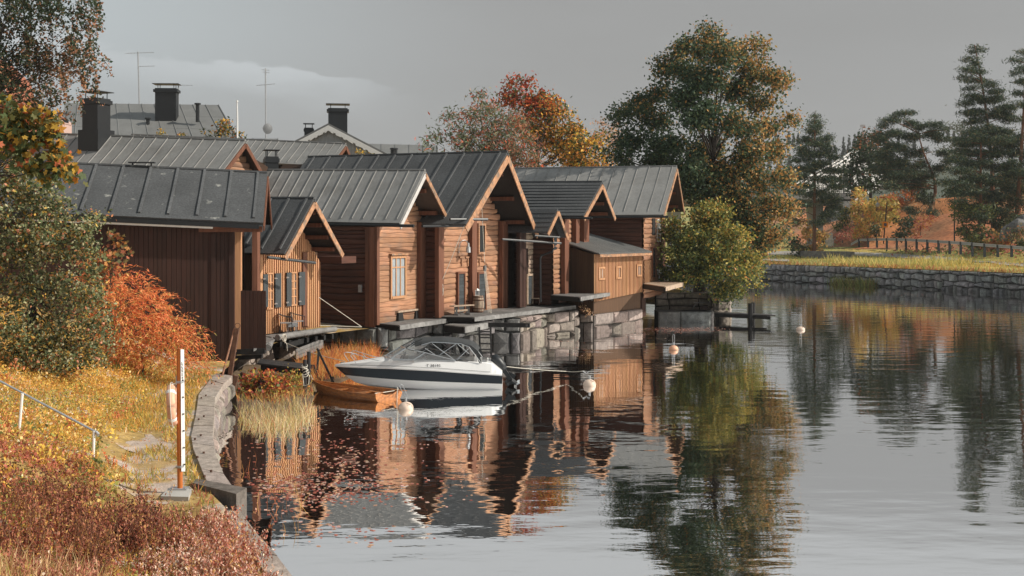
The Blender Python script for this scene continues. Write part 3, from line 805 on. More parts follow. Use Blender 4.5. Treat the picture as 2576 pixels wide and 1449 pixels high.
q5 = [b5.loc(x, y, o) for x, y, o in ((1340, 530, -3.2), (1403, 529, 1.2), (1377, 586, 1.2), (1428, 598, 1.2))]
def porch_roof():
    A = at(1403, 529, 64); EL_ = at(1377, 586, 63.2); ER = at(1428, 598, 65.0)
    back = Vector((-b5.w.x, -b5.w.y, 0))*4.6
    m = MB(); nrm = Vector((0, 0, .08))
    for e in (EL_, ER):
        m.tint(1); m.hexa([A, e, e+back, A+back], [A+nrm, e+nrm, e+back+nrm, A+back+nrm])
        for k in range(1, 5):
            p = A.lerp(e, k/5)+nrm; m.tint(.7); m.beam(p, p+back, .04, .03)
    m.build('roof', M['felt'], b5.root)
    m = MB(); wv = Vector((b5.w.x, b5.w.y, 0))*.04; dz = Vector((0, 0, .1))
    for e in (EL_, ER): m.beam(A+wv-dz, e+wv-dz, .05, .2)
    m.build('barge_board', M['barge'], b5.root)
    m = MB(); m.tint(.25); m.hexa([A+back*.1-dz*2, EL_+back*.1, ER+back*.1], [A+back*.13-dz*2, EL_+back*.13, ER+back*.13])
    m.build('gable_board', M['board'], b5.root)
    m = MB(); m.tube([at(1263, 602, 61.5), at(1411, 612, 63.8)], .06, 6); m.tube([at(1345, 593, 62.6), at(1408, 597, 63.4)], .05, 6)
    m.tube([at(1393, 624, 64), at(1390, 632, 64), at(1362, 643, 64.2), at(1359, 652, 64.2), at(1360, 760, 64.4)], .06, 6); m.parts('gutter', M['black'], b5.root)
porch_roof()

# ---- storehouse with three uprights and a grey door ----
c0 = gp(1390, 741, 2.2)
h5 = House('storehouse', 'storehouse with ribbed felt roof, three tall uprights and a tall grey plank door', (c0.x, c0.y), 25, 4.6, 8.5, 2.15)
h5.roof((1515, 462), (1469, 546), (1546, 546), 1.9, dzr=.14, dze=.1, kind='rolls', m='felt', bm='barge', bw=.24, Lr=8.5)
m = MB(); h5.core(m)
h5.logs(m, h5.P, 2.15, 8.0, lambda z: h5.under(z)[0], lambda z: h5.under(z)[1], .27, bul=.065)
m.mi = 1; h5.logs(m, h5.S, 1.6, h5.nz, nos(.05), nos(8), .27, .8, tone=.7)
m.build('wall', [M['log'], M['shadelog']], h5.root)
for x0, x1 in ((1407, 1417.5), (1435.5, 1444), (1456, 1468.5)): h5.post(x0, x1, 738, 560, o=.08, d=.26, zb=2.15, zt=6.6)
door(h5, 1419, 1429, 655, 735, 'shutter', 'post', .06, .13, zb=2.25)
h5.purlins(3, .18, .3)
h5.gutter(.5, .06, .06)
m = MB(); u, z = h5.uz(1397, 600); m.tint(1); h5.slab(m, u-.3, u+.1, z-.7, z+.6, .02, .06); m.build('loft_hatch', M['darkglass'], h5.root)

# ---- battened lean-to with three little windows ----
c0 = gp(1494, 838, 0)
sh = House('lean_to', 'battened lean-to shed with three tiny windows standing on pale granite blocks', (c0.x, c0.y), 33, 5.85, 4.4, 1.7, cat='shed')
zb_ = lambda u: sh.uz(1494, 759)[1]+(.30)*u/5.85
ztop = lambda u: 4.42
m = MB(); m.tint(.2)
m.hexa([sh.P(.05, -.05, .6), sh.P(5.8, -.05, .6), sh.P(5.8, -4.2, .6), sh.P(.05, -4.2, .6)], [sh.P(.05, -.05, 4.35), sh.P(5.8, -.05, 4.35), sh.P(5.8, -4.2, 5.3), sh.P(.05, -4.2, 5.3)])
sh.boards(m, sh.P, 0, 5.85, zb_, lambda u: 4.40, .085, gap=0, alt=.045, tone=.92, dv=.07)
sh.boards(m, sh.S, 0, 4.3, nos(1.2), lambda t: 4.4+.24*t, .14, tone=.14)  # side boards toned far down to paint in their shade
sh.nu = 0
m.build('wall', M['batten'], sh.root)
m = MB(); sh.logs(m, lambda u, o, z: sh.P(u, o-.10, z), 1.02, 2.0, nos(0), nos(5.85), .16, .7, bul=.015); m.build('sill_board', M['palewood'], sh.root)
m = MB()
E0, E1 = sh.P(-.15, .45, 4.36), sh.P(6.3, .45, 4.36); T0, T1 = sh.P(-.15, -4.6, 5.75), sh.P(6.3, -4.6, 5.75)
up = Vector((0, 0, .09)); m.tint(.45); m.hexa([E0, E1, T1, T0], [E0+up, E1+up, T1+up, T0+up])  # dark base and pale ribs paint the corrugation's light and shade
n = 44
for k in range(n+1):
    a, b = E0.lerp(E1, k/n)+up, T0.lerp(T1, k/n)+up; m.tint(1.5, .1); m.beam(a, b, .05, .05)
m.build('roof', M['galv'] if False else M['seamdark'], sh.root)
m = MB(); m.beam(E0+Vector((0, 0, -.05)), E1+Vector((0, 0, -.05)), .06, .15); m.build('eave_board', M['barge'], sh.root)
for a in ((1504.5, 1516.5, 676, 700), (1548.5, 1557.5, 674, 697.5), (1600.5, 1609.5, 669.5, 691.5)): sh.window(*a, 2, 1, 'batten', .1, .06, mun=.04)

# ---- far storehouse with the metal roof ----
h6 = House('storehouse', 'farthest riverside storehouse with a smooth grey metal roof, beside the leafy bank tree', (at(1617, 700, 72).x, 72), 20, 5.6, 14.5, 2.5)
h6.roof((1703, 422.5), (1669, 543), (1720.5, 533), 1.4, dzr=.06, dze=.0, kind='seam', m='seam', bm='barge', sp=.75, bw=.22, Lr=11)
m = MB(); h6.core(m)
h6.logs(m, h6.P, 1.6, 9.0, lambda z: h6.under(z)[0], lambda z: h6.under(z)[1], .27, .7, bul=.07)
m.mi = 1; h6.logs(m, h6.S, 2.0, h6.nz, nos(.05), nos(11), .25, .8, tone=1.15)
m.build('wall', [M['log'], M['shadelog']], h6.root)
h6.post(1658, 1667, 712, 546, 'corner_post', o=.02, d=.16, zb=2.4, zt=6.6)
h6.window(1650.5, 1657.5, 554, 606, 1, 3, 'white', .06, .07)
h6.panel('shutter', 1637.5, 1644.5, 549, 591, .06, .05, 'blackwood')
door(h6, 1636, 1643, 624, 698, 'blackwood', 'post', .07, .13)
m = MB(); h6.boards(m, h6.P, .1, 5.2, nos(2.45), nos(3.9), .12, tone=.6, alt=.02, th=.1); m.build('skirting_boards', M['batten'], h6.root)
h6.purlins(3, .16, .3); h6.gutter(.3, .06, .06)
m = MB(); m.tint(1); h6.slab(m, -.02, 1.0, .5, 2.5, -1.2, -.05); m.build('lower_boards', M['board'], h6.root)

# ---- town roofs behind ----
TG = 'town roofs behind the storehouses'
def back_house(name, label, O, th, W, Ln, apex, near, far, of=.5, kind='seam', m='seam', dzr=0., dze=0., sp=.6, bm='post', wall='log', zb=2.5, tone=1., bw=.2, Lr=None, cat='house', eo=None):
    h = House(name, label, O, th, W, Ln, zb, TG, cat)
    h.roof(apex, near, far, of, dzr, dze, kind, m=m, bm=bm, sp=sp, bw=bw, Lr=Lr or Ln, eo=eo)
    q = MB(); h.core(q)
    h.logs(q, h.P, zb, h.rz-.3, lambda z: h.under(z)[0], lambda z: h.under(z)[1], .26, .8, tone=tone)
    h.logs(q, h.S, zb, h.nz, nos(.05), nos(Ln-1), .3, 1.2, tone=tone*.6)  # side logs toned darker than the gable to paint in shade
    q.build('wall', M[wall], h.root); return h
p = at(557, 470, 56)
h7 = back_house('house', 'house with pale metal roof, fat black chimney and orange gable, behind the nearest storehouse', (p.x, p.y), 24, 4.6, 16, (617, 359), (559, 437), (657, 432), of=.45, dzr=.98, dze=.9, sp=.72, wall='log')
best = min((abs(CX+F*q.x/q.y-242), k) for k in range(101) for q in [h7.RF.lerp(h7.RB, k/100).lerp(h7.EF.lerp(h7.EB, k/100), .20)])[1]/100
q = h7.RF.lerp(h7.RB, best).lerp(h7.EF.lerp(h7.EB, best), .20)
chimney(h7.root, (q.x, q.y, zpix(352, q.y)), 1.0, .9, zpix(258, q.y)-zpix(352, q.y), R(-24), plinth=(1.3, zpix(328, q.y)-zpix(352, q.y)))
p = at(812, 440, 76)
h8 = back_house('house', 'long grey roof ending in a small orange gable before the scalloped grey house', (p.x, p.y), 24, 3.6, 18, (870, 366), (831, 420), (890, 415), of=.7, m='seam', dzr=1.2, dze=1.1, sp=.62, Lr=17)
# grey gable with scalloped boards, faces the river bend
p = at(738, 420, 92); D9 = 92
h9 = thing('grey_house', 'grey boarded house with white scalloped gable boards and a tall black chimney', 'house', (p.x, p.y, 3), TG)
def grey_house():
    A, Lf, Rt = at(826, 315, D9), at(736, 362, D9), at(988, 399, D9)
    Lf = A+(Lf-A)*1.35
    back = Vector((-3.5, 12, 0))
    m = MB(); m.tint(1)
    for e in (Lf, Rt):
        u = Vector((0, 0, .16)); m.hexa([A, e, e+back, A+back], [A+u, e+u, e+back+u, A+back+u])
    m.build('roof', M['seamdark'], h9)
    m = MB()
    fw = Vector((0, .35, 0))
    n = 60; L_, R_ = Lf+Vector((.35, .35, 0)), Rt+Vector((-.4, .35, 0))
    for k in range(n):
        x0 = L_.x+(R_.x-L_.x)*k/n; x1 = L_.x+(R_.x-L_.x)*(k+1)/n
        def zt(x): return A.z-.1-(A.z-Lf.z)*(A.x-x)/(A.x-Lf.x) if x < A.x else A.z-.1-(A.z-Rt.z)*(x-A.x)/(Rt.x-A.x)
        yo = A.y+.35-(.03 if k % 2 else 0); m.tint(1, .05)
        m.hexa([(x0, yo, 3), (x1, yo, 3), (x1, yo+.3, 3), (x0, yo+.3, 3)], [(x0, yo, zt(x0)), (x1, yo, zt(x1)), (x1, yo+.3, zt(x1)), (x0, yo+.3, zt(x0))])
    m.build('wall', M['grey'], h9)
    m = MB(); m.tint(1)
    for e in (Lf, Rt):
        n = 26
        for k in range(n):
            p0, p1 = A.lerp(e, k/n), A.lerp(e, (k+1)/n)
            d = .34+.13*abs(math.sin((k+.5)*1.2)); a = Vector((0, -.03, 0)); b = Vector((0, .05, 0)); dn = Vector((0, 0, -d))
            m.hexa([p0+a, p1+a, p1+a+dn, p0+a+dn], [p0+b, p1+b, p1+b+dn, p0+b+dn])
    m.build('barge_board', M['white'], h9)
    m = MB(); w0 = at(800, 357, D9); w1 = at(858, 357, D9); m.hexa([(w0.x, A.y+.2, w0.z-1.2), (w1.x, A.y+.2, w0.z-1.2), (w1.x, A.y+.2, w0.z), (w0.x, A.y+.2, w0.z)], [(w0.x, A.y+.33, w0.z-1.2), (w1.x, A.y+.33, w0.z-1.2), (w1.x, A.y+.33, w0.z), (w0.x, A.y+.33, w0.z)])
    wf = m.build('window', M['white'], h9)
    m = MB(); m.hexa([(w0.x+.15, A.y+.17, w0.z-1.2), (w1.x-.15, A.y+.17, w0.z-1.2), (w1.x-.15, A.y+.17, w0.z-.2), (w0.x+.15, A.y+.17, w0.z-.2)], [(w0.x+.15, A.y+.19, w0.z-1.2), (w1.x-.15, A.y+.19, w0.z-1.2), (w1.x-.15, A.y+.19, w0.z-.2), (w0.x+.15, A.y+.19, w0.z-.2)])
    m.build('pane', M['darkglass'], wf)
    c = at(850, 330, D9+3.0); chimney(h9, (c.x, c.y, c.z-.6), 1.5, 1.1, 2.2, R(8))
    c = at(777, 345, D9+4); chimney(h9, (c.x, c.y, c.z-.4), .7, .7, .95, R(8))
grey_house()
def plain_roof_house(name, label, ridge0, ridge1, eave0, eave1, d0, d1, de, m, sp, zb=3):
    """house of which the photo shows the roof slope that faces us"""
    A0, A1 = at(*ridge0, d0), at(*ridge1, d1); E0, E1 = at(*eave0, d0-de), at(*eave1, d1-de)
    dirv = (A1-A0).normalized(); bk0 = A0*2-E0; bk1 = A1*2-E1; bk0.z = E0.z; bk1.z = E1.z
    r = thing(name, label, 'house', (A1.x, A1.y-de, zb), TG)
    b = MB(); nrm = (E1-E0).cross(A0-E0).normalized(); nrm = nrm if nrm.z > 0 else -nrm
    b.hexa([E0, E1, A1, A0], [E0+nrm*.1, E1+nrm*.1, A1+nrm*.1, A0+nrm*.1]); b.hexa([bk0, bk1, A1, A0], [bk0+nrm*.1, bk1+nrm*.1, A1+nrm*.1, A0+nrm*.1])
    n = int((A1-A0).length/sp)
    for k in range(n+1):
        f = k/n; a, c = E0.lerp(E1, f)+nrm*.12, A0.lerp(A1, f)+nrm*.12; b.tint(1.15, .1); b.beam(a, c, .05, .06, nrm)
        if k < n and de > 4:
            for j in (.33, .66):
                b.tint(.8); b.beam(E0.lerp(A0, j).lerp(E1.lerp(A1, j), k/n)+nrm*.105, E0.lerp(A0, j).lerp(E1.lerp(A1, j), (k+1)/n)+nrm*.105, .03, .02, nrm)
    b.build('roof', M[m], r)
    w_ = MB(); w_.tint(1); dz = Vector((0, 0, .15))
    q = [E0.lerp(A0, .1), E1.lerp(A1, .1), bk1.lerp(A1, .1), bk0.lerp(A0, .1)]
    for i, j in ((0, 1), (2, 3)):
        w_.face([Vector((q[i].x, q[i].y, zb)), Vector((q[j].x, q[j].y, zb)), q[j], q[i]])
    for e, a, k in ((q[1], A1, q[2]), (q[0], A0, q[3])):
        ins = dirv*(.15 if a is A0 else -.15)
        w_.face([p+ins for p in (Vector((e.x, e.y, zb)), Vector((k.x, k.y, zb)), k-dz, a-dz, e-dz)])
    w_.build('wall', M['grey'], r); return r, A0, A1
hA, a0, a1 = plain_roof_house('house', 'large house at upper left with a panelled grey metal roof and black chimney', (165, 262), (550, 267), (150, 352), (603, 362), 92, 92, 6.0, 'seamdark', .95)
c = at(420, 290, 89.5); chimney(hA, (c.x, c.y, c.z-.2), 1.55, .9, 2.0, R(3))
for x, y, h_ in ((351, 334, .45), (372, 332, .95), (497, 290, .8)):
    p = at(x, y, 88.5); m = MB(); m.tube([p-Vector((0, 0, .5)), p+Vector((0, 0, h_))], .14, 8); m.tube([p+Vector((0, 0, h_)), p+Vector((0, 0, h_+.1))], .24, 8); m.build('vent_pipe', M['black'], hA)
c = at(152, 335, 80); chimney(hA, (c.x, c.y, c.z-.5), .7, .7, 1.3, 0)
hB, a0, a1 = plain_roof_house('house', 'low grey metal roof between the grey scalloped gable and the rowan tree', (925, 364), (1100, 368), (925, 405), (1100, 410), 108, 108, 3.0, 'seamdark', 1.15)
c = at(991, 392, 104); m = MB(); m.tube([c-Vector((0, 0, .5)), c+Vector((0, 0, .55))], .3, 8); m.tint(2); m.tube([c+Vector((0, 0, .55)), c+Vector((0, 0, .68))], .36, 8); m.build('vent_pipe', M['black'], hB)
p = h4.RB.lerp(h4.RF, .45); c = at(1066, 390, p.y+.6)
m = MB(); m.tint(1); m.box(c+Vector((0, 0, .05)), 1.25, .5, .05); m.box(c-Vector((0, 0, .25)), .5, .4, .5); m.build('roof_vent', M['black'], h4.root)
hC, a0, a1 = plain_roof_house('house', 'flat-topped roof edge beside the satellite dish mast', (605, 352), (700, 352), (605, 375), (700, 375), 84, 84, 2.0, 'seamdark', .8)
p = at(8, 240, 60)
hD = thing('red_house', 'sliver of a red-brown gable and pale window at the far left edge, behind the maple', 'house', (p.x-3, p.y, 3), TG)
m = MB(); q = [at(-160, 330, 60), at(26, 330, 60), at(18, 262, 60), at(-4, 184, 60), at(-60, 130, 60), at(-160, 150, 60)]
m.hexa(q, [p_+Vector((0, 4, 0)) for p_ in q]); m.hexa([at(-160, 520, 60.2), at(20, 520, 60.2), at(20, 329, 60.2), at(-160, 329, 60.2)], [at(-160, 520, 64), at(20, 520, 64), at(20, 329, 64), at(-160, 329, 64)])
m.build('wall', mat('red_wall', (.33, .12, .07), .7, (3, 3, 3), .15), hD)
m = MB(); m.beam(at(19, 264, 59.8), at(-4, 182, 59.8), .1, .2); m.build('barge_board', M['barge_pale'], hD)
p = at(118, 290, 78)
hE = thing('pale_gable', 'tiny pale gable end with a pink wall peeping out above the maple leaves', 'house', (p.x, p.y, 3), TG)
m = MB(); q = [at(98, 292, 78), at(134, 292, 78), at(117, 283, 78)]; q = [at(92, 305, 78), at(138, 305, 78), at(138, 300, 78), at(117, 284, 78), at(95, 300, 78)]
m.hexa(q, [p_+Vector((0, 3, 0)) for p_ in q]); q = [at(95, 370, 78.1), at(138, 370, 78.1), at(138, 304, 78.1), at(95, 304, 78.1)]; m.hexa(q, [p_+Vector((0, 3, 0)) for p_ in q]); m.build('wall', mat('pink_wall', (.55, .38, .33), .7), hE)

# ---- aerials and masts ----
def aerial(label, base, top, bars, d, r=.03, mt='galv', dish=None):
    b, t = at(*base, d), at(*top, d); o = thing('aerial', label, 'aerial', b, 'rooftop aerials')
    m = MB(); m.tube([b-Vector((0, 0, .6)), t], r, 6); m.build('mast', M[mt], o)
    for (x0, y0, x1, y1, ticks) in bars:
        m = MB(); a, c = at(x0, y0, d), at(x1, y1, d); m.tube([a, c], .018, 5)
        for k in range(ticks):
            p = a.lerp(c, (k+.5)/ticks); l = .35*(1-.5*k/ticks) if ticks > 1 else .3; m.tube([p+Vector((-.1*l, -l, -.1*l)), p+Vector((.1*l, l, .1*l))], .012, 4)
        m.build('crossbar', M[mt], o)
    if dish:
        c = at(*dish, d-.2); m = MB()
        rows = [[c+Vector((math.cos(t)*rr*.8, -.12+.25*rr*rr+rr*math.cos(t)*.45, math.sin(t)*rr)) for t in np.linspace(0, 2*math.pi, 17)] for rr in (0.01, .2, .38)]
        m.tint(.5); m.grid(rows); m.tube([c, c+Vector((-.3, -.5, .02))], .02, 5); m.build('dish', M['galv'], o)
    return o
aerial('tall twin-bar aerial left of the clad chimney on the big upper roof', (351, 262), (347, 130), [(316, 134, 387, 132, 9), (347, 167, 389, 166, 6)], 92, .05)
aerial('mast aerial with a round satellite dish, behind the small black chimney', (669, 352), (668, 172), [(658, 175, 678, 177, 3), (660, 181, 678, 183, 3), (645, 215, 692, 211, 4)], 84, .05, dish=(674, 324))
aerial('thick pale aerial mast in front of the birch', (126, 290), (133, 73), [(104, 76, 197, 75, 5), (104, 76, 112, 66, 1), (104, 76, 105, 85, 1)], 57, .035, 'steel')
aerial('short aerial just right of the upper chimney', (449, 270), (449, 212), [(432, 213, 484, 215, 5)], 90, .04)
p = at(597, 342, 84); fp = thing('flagpole', 'white flagpole rising above the yellow treetops, left of the dish mast', 'flagpole', p)
m = MB(); m.tube([p-Vector((0, 0, 1)), at(597, 300, 84), at(596.5, 256, 84)], [.07, .06, .04], 8); m.build('pole', M['white'], fp)
m = MB(); m.lathe(at(596.5, 256, 84), [(0, -.05), (.09, 0), (.05, .1), (0, .12)], 8); m.build('finial', M['white'], fp)
# ---------- granite under the houses ----------
def wall_thing(label, parts, mt='stone', name='stone_wall', **kw):
    m = MB()
    for pts, z0, z1 in parts: stonewall(m, pts, z0, z1, **kw)
    p = parts[0][0][0]; return tag(m.build(name, M[mt], loc=(p[0], p[1], 0)), label, 'stone wall')
w3a = h3.S(7, -.25, 0); w3b = h3.S(-.15, .12, 0); w3c = h3.P(.2, .55, 0); w3d = h3.P(4.4, .5, 0); w3e = h4.P(.2, .2, 0); w4c = gp(1252, 863, 0); w4d = gp(1309, 863, 0)
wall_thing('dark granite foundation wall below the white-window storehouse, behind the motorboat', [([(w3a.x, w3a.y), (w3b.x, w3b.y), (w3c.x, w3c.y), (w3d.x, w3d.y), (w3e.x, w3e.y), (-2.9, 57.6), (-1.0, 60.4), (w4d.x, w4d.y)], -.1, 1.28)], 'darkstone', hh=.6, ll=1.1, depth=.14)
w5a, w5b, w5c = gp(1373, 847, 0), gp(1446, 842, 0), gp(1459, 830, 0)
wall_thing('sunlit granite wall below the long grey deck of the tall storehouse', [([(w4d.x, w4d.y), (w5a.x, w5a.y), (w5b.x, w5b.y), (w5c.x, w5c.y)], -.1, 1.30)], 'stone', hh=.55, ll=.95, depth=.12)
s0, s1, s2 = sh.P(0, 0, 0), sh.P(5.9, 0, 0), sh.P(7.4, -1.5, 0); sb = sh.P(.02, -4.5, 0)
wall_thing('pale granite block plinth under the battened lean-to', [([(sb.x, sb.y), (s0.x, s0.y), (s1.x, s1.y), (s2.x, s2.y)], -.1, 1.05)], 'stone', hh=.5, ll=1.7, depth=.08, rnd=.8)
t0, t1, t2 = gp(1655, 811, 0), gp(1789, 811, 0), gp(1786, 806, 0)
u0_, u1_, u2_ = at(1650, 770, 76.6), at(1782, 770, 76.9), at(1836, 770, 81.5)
wall_thing('shaded granite terrace wall with a low ledge under the leafy bank tree', [([(t0.x, t0.y), (t1.x, t1.y), (t1.x+.3, t1.y+1.2)], -.1, .68)], 'darkstone', hh=.55, ll=2.2, depth=.08, rnd=.6, back=1.9)  # darker stone colour carries the shade of this tier
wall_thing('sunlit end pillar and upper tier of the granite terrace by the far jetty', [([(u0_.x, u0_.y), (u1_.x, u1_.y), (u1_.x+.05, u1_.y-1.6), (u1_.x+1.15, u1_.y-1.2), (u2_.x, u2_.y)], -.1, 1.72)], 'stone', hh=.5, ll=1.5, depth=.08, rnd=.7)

# ---------- decks ----------
def deck(label, q, z, n, th=.07, fascia=.2, joists=2, mt='greywood', loc=None, name='wooden_deck', along=True):
    """q: front-left, front-right, back-right, back-left; planks run front to back"""
    q = [Vector((p[0], p[1], z)) for p in q]
    t = thing(name, label, 'deck', (q[0].x, q[0].y, 0), 'weathered decks in front of the storehouses')
    m = MB(); dn = Vector((0, 0, -th))
    for k in range(n):
        f0, f1 = (k+.03)/n, (k+.97)/n
        m.tint(1, .16, .02); dz = Vector((0, 0, random.uniform(-.006, .006)))
        a = [q[0].lerp(q[1], f0), q[0].lerp(q[1], f1), q[3].lerp(q[2], f1), q[3].lerp(q[2], f0)]
        m.hexa([p+dn for p in a], [p+dz for p in a])
    m.build('planking', M[mt], t)
    m = MB(); m.tint(1.1, .05); o = Vector((0, 0, -fascia/2-.015)); nrm = (q[1]-q[0]).cross(Vector((0, 0, 1))).normalized()*.03
    m.beam(q[0]+o+nrm, q[1]+o+nrm, .05, fascia); m.build('fascia', M[mt], t)
    m = MB(); m.tint(.45)
    for k in range(joists+1):
        f = .06+.88*k/joists; m.beam(q[0].lerp(q[1], f)+o*1.7, q[3].lerp(q[2], f)+o*1.7, .16, .2)
    m.beam(q[0].lerp(q[3], .04)+o*1.2, q[3]+o*1.2, .06, fascia); m.parts('joist', M['blackwood'], t)
    return t
d3 = [gp(1004, 818, 1.45), gp(1130.5, 800, 1.45), h3.P(4.5, .0, 0), gp(942, 813, 1.45)]
deck('grey plank deck with a plank bench under the white three-pane window', d3, 1.45, 22)
dl = [gp(1168, 820, 1.25), gp(1233, 808, 1.25), (-2.1, 59.2), gp(1118, 815, 1.25)]
deck('small lower grey deck beside the ladder, below the barrel', dl, 1.22, 16, fascia=.28)
d4 = [gp(1192, 797.6, 1.55), gp(1446.6, 767.7, 1.55), b5.P(3.6, -.7, 0), h4.P(-.1, -.2, 0)]
deck('long grey deck with barrel and trestle bench in front of the tall storehouse', d4, 1.55, 62, joists=9)
d5 = [gp(1458.6, 747, 2.2), gp(1540, 734, 2.2), h5.P(4.8, -.1, 0), h5.P(-.2, 0, 0)]
deck('high grey deck in front of the grey plank door, jutting before the lean-to', d5, 2.2, 26, joists=3)
d6 = [gp(1673, 721, 2.55), gp(1717, 710, 2.55), h6.P(4.5, 0, 0), gp(1618, 713, 2.55)]
deck('sunlit brown deck with a white armchair at the farthest storehouse', d6, 2.55, 20, mt='palewood', fascia=.24)
m = MB(); m.tint(1.2); a = gp(1449, 770, 1.5)
# supports under the long deck
t = thing('deck_bracket', 'dark timber brackets under the long deck beside the sunlit granite', 'bracket', d4[0])
for k in range(6):
    f = .08+k*.16; p = d4[0].lerp(d4[1], f); m = MB(); m.beam(Vector((p.x-.9, p.y+.3, 1.25)), Vector((p.x-.1, p.y, 1.38)), .14, .16); m.build('arm', M['blackwood'], t)
m = MB(); m.beam(gp(1216, 817, 1.1)+Vector((0, .1, 0)), gp(1333, 818.5, 1.1), .2, .21); m.tint(3); p = gp(1325, 818.5, 1.1); m.box(p+Vector((0, -.1, 0)), .1, .04, .1)
tag(m.build('timber_boom', M['blackwood'], loc=p), 'dark squared boom beam fixed low in front of the granite, right of the ladder', 'beam')

# deck of the small shed: planks between round logs
t = thing('wooden_deck', 'small deck edged by thick round logs in front of the shuttered shed', 'deck', gp(700, 846, 1.4), 'weathered decks in front of the storehouses')
La, Lb = gp(698, 848, 1.45), gp(843, 828, 1.45)
m = MB(); q = [La+Vector((-.05, .1, -.03)), Lb+Vector((-.1, .1, -.03)), h2.P(4.4, .1, 1.42), h2.P(.0, .1, 1.42)]
for k in range(24):
    f0, f1 = (k+.03)/24, (k+.97)/24; m.tint(1.1, .15)
    a = [q[0].lerp(q[1], f0), q[0].lerp(q[1], f1), q[3].lerp(q[2], f1), q[3].lerp(q[2], f0)]; m.hexa([p-Vector((0, 0, .07)) for p in a], a)
for k in range(10):
    f0, f1 = k/10, (k+.95)/10; a0, a1 = gp(640, 842, 1.43), gp(638, 880, 1.43); b0, b1 = q[3], gp(692, 853, 1.43); m.tint(1, .15)
    a = [a1.lerp(b1, f0), a1.lerp(b1, f1), a0.lerp(b0, f1), a0.lerp(b0, f0)]; m.hexa([p-Vector((0, 0, .06)) for p in a], a)
m.build('planking', M['greywood'], t)
m = MB()
for k in range(7):
    p = La.lerp(Lb, .06+k*.15)-Vector((0, 0, .3)); m.tint(.6); m.beam(p, p+Vector((-1.5, .9, 0)), .13, .2)
m.tint(.8); m.beam(La+Vector((.3, -.1, -.36)), Lb+Vector((-.75, -.1, -.30)), .12, .2); m.parts('joist', M['blackwood'], t)
m = MB(); m.tint(1.05, .1)
for k in range(3): z = -.55-k*.14; m.beam(La+Vector((.75, -.15, z+.02)), Lb+Vector((-.5, -.15, z+.10)), .04, .125)
m.parts('fender_board', M['greywood'], t)
for a, b, r in ((La, Lb, .125), (gp(675, 874, 1.3), gp(686, 852, 1.3), .115)):
    m = MB(); m.tint(1.05); m.tube([a+Vector((0, 0, -.02)), a.lerp(b, .3), a.lerp(b, .7)+Vector((0, 0, .015)), b], [r, r*.98, r*.95, r*.9], 12); lg = m.build('edge_log', M['greywood'], t, smooth=False)
    if r > .12:
        m = MB(); m.tint(.5)
        for f in (.5, .78):
            c = a.lerp(b, f)+Vector((0, -.15, -.12)); m.tube([c+Vector((.06*math.cos(x), 0, .06*math.sin(x))) for x in np.linspace(0, 6.3, 11)], .012, 5)
        m.parts('mooring_ring', M['steel'], lg)
for x, y, lb_ in ((612, 905, 'rough pink-grey boulder pier under the board screen'), (660, 902, 'rough boulder pier beside the black landing stage'), (715, 890, 'rough boulder pier under the shuttered shed deck')):
    p = gp(x, y, .55); m = MB(); m.tint(1.15, .15); m.lathe((p.x, p.y, 0), [(.0, -.2), (.55, -.2), (.5, .5), (.38, 1.05), (0, 1.05)], 7)
    tag(m.build('boulder_pier', M['stone'], loc=p), lb_, 'pier', 'boulder piers under the shed')
# privacy screen
t = thing('board_screen', 'plain brown board screen standing at the corner of the nearest storehouse', 'screen', at(629, 880, 43))
m = MB()
for k in range(8):
    x0, x1 = 587+k*10.25, 587+(k+1)*10.25-.4; a, b = at(x0, 880-k*.05, 43), at(x1, 880, 43); c, d_ = at(x1, 732, 43), at(x0, 731, 43); m.tint(1.25, .1)
    y = Vector((0, .05, 0)); m.hexa([a, b, c, d_], [a+y, b+y, c+y, d_+y])
m.build('boards', M['board'], t)
m = MB(); m.beam(at(585, 885, 43.1), at(668, 882, 43.1), .3, .2); m.beam(at(590, 900, 43.3), at(660, 896, 43.3), .3, .14); m.parts('sill_beam', M['blackwood'], t)

# dark waterside platform, mooring posts and trestle
t = thing('landing_stage', 'small black plank landing stage on the reedy shore left of the rowing boat', 'jetty', gp(700, 905, .95))
m = MB(); a0, a1, b1, b0 = gp(647, 913, .9), gp(772, 928, .9), gp(775, 915, .9), gp(655, 902, .9)
for k in range(9):
    f0, f1 = k/9, (k+.95)/9; q = [a0.lerp(b0, f0), a1.lerp(b1, f0), a1.lerp(b1, f1), a0.lerp(b0, f1)]; m.tint(1.6, .2); m.hexa([p-Vector((0, 0, .06)) for p in q], q)
m.build('planking', M['blackwood'], t)
m = MB(); m.beam(a0+Vector((.3, -.03, -.15)), a1+Vector((0, -.03, -.15)), .06, .2); m.beam(b0+Vector((.3, -.03, -.2)), b1+Vector((0, -.03, -.2)), .1, .2)
for f in (.1, .6): p = a0.lerp(a1, f); m.beam(p-Vector((0, -.2, 1)), p-Vector((0, -.2, .05)), .14, .14)
m.build('frame', M['blackwood'], t)
for (x, yb, yt, lab) in ((767.3, 1004, 905, 'shorter black mooring post wound with white rope'), (777, 992, 884.5, 'taller black mooring post beside the rope-wound one')):
    b = gp(x, yb, 0); m = MB(); m.tint(1.2); zt_ = zpix(yt, b.y)
    m.tube([(b.x, b.y, -.6), (b.x, b.y, zt_)], .065, 8); tag(m.build('mooring_post', M['blackwood'], loc=(b.x, b.y, 0)), lab, 'post', 'black mooring posts by the rowing boat')
m = MB(); c = gp(767.3, 1004, 0); zc = zpix(925, c.y)
for k in range(7):
    r = .10+.02*math.sin(k*2); m.tube([(c.x+(r)*math.cos(x)+.02*math.sin(k), c.y+(r)*math.sin(x), zc-.25+.055*k+.05*math.sin(x+k)) for x in np.linspace(0, 6.3, 13)], .012, 5)
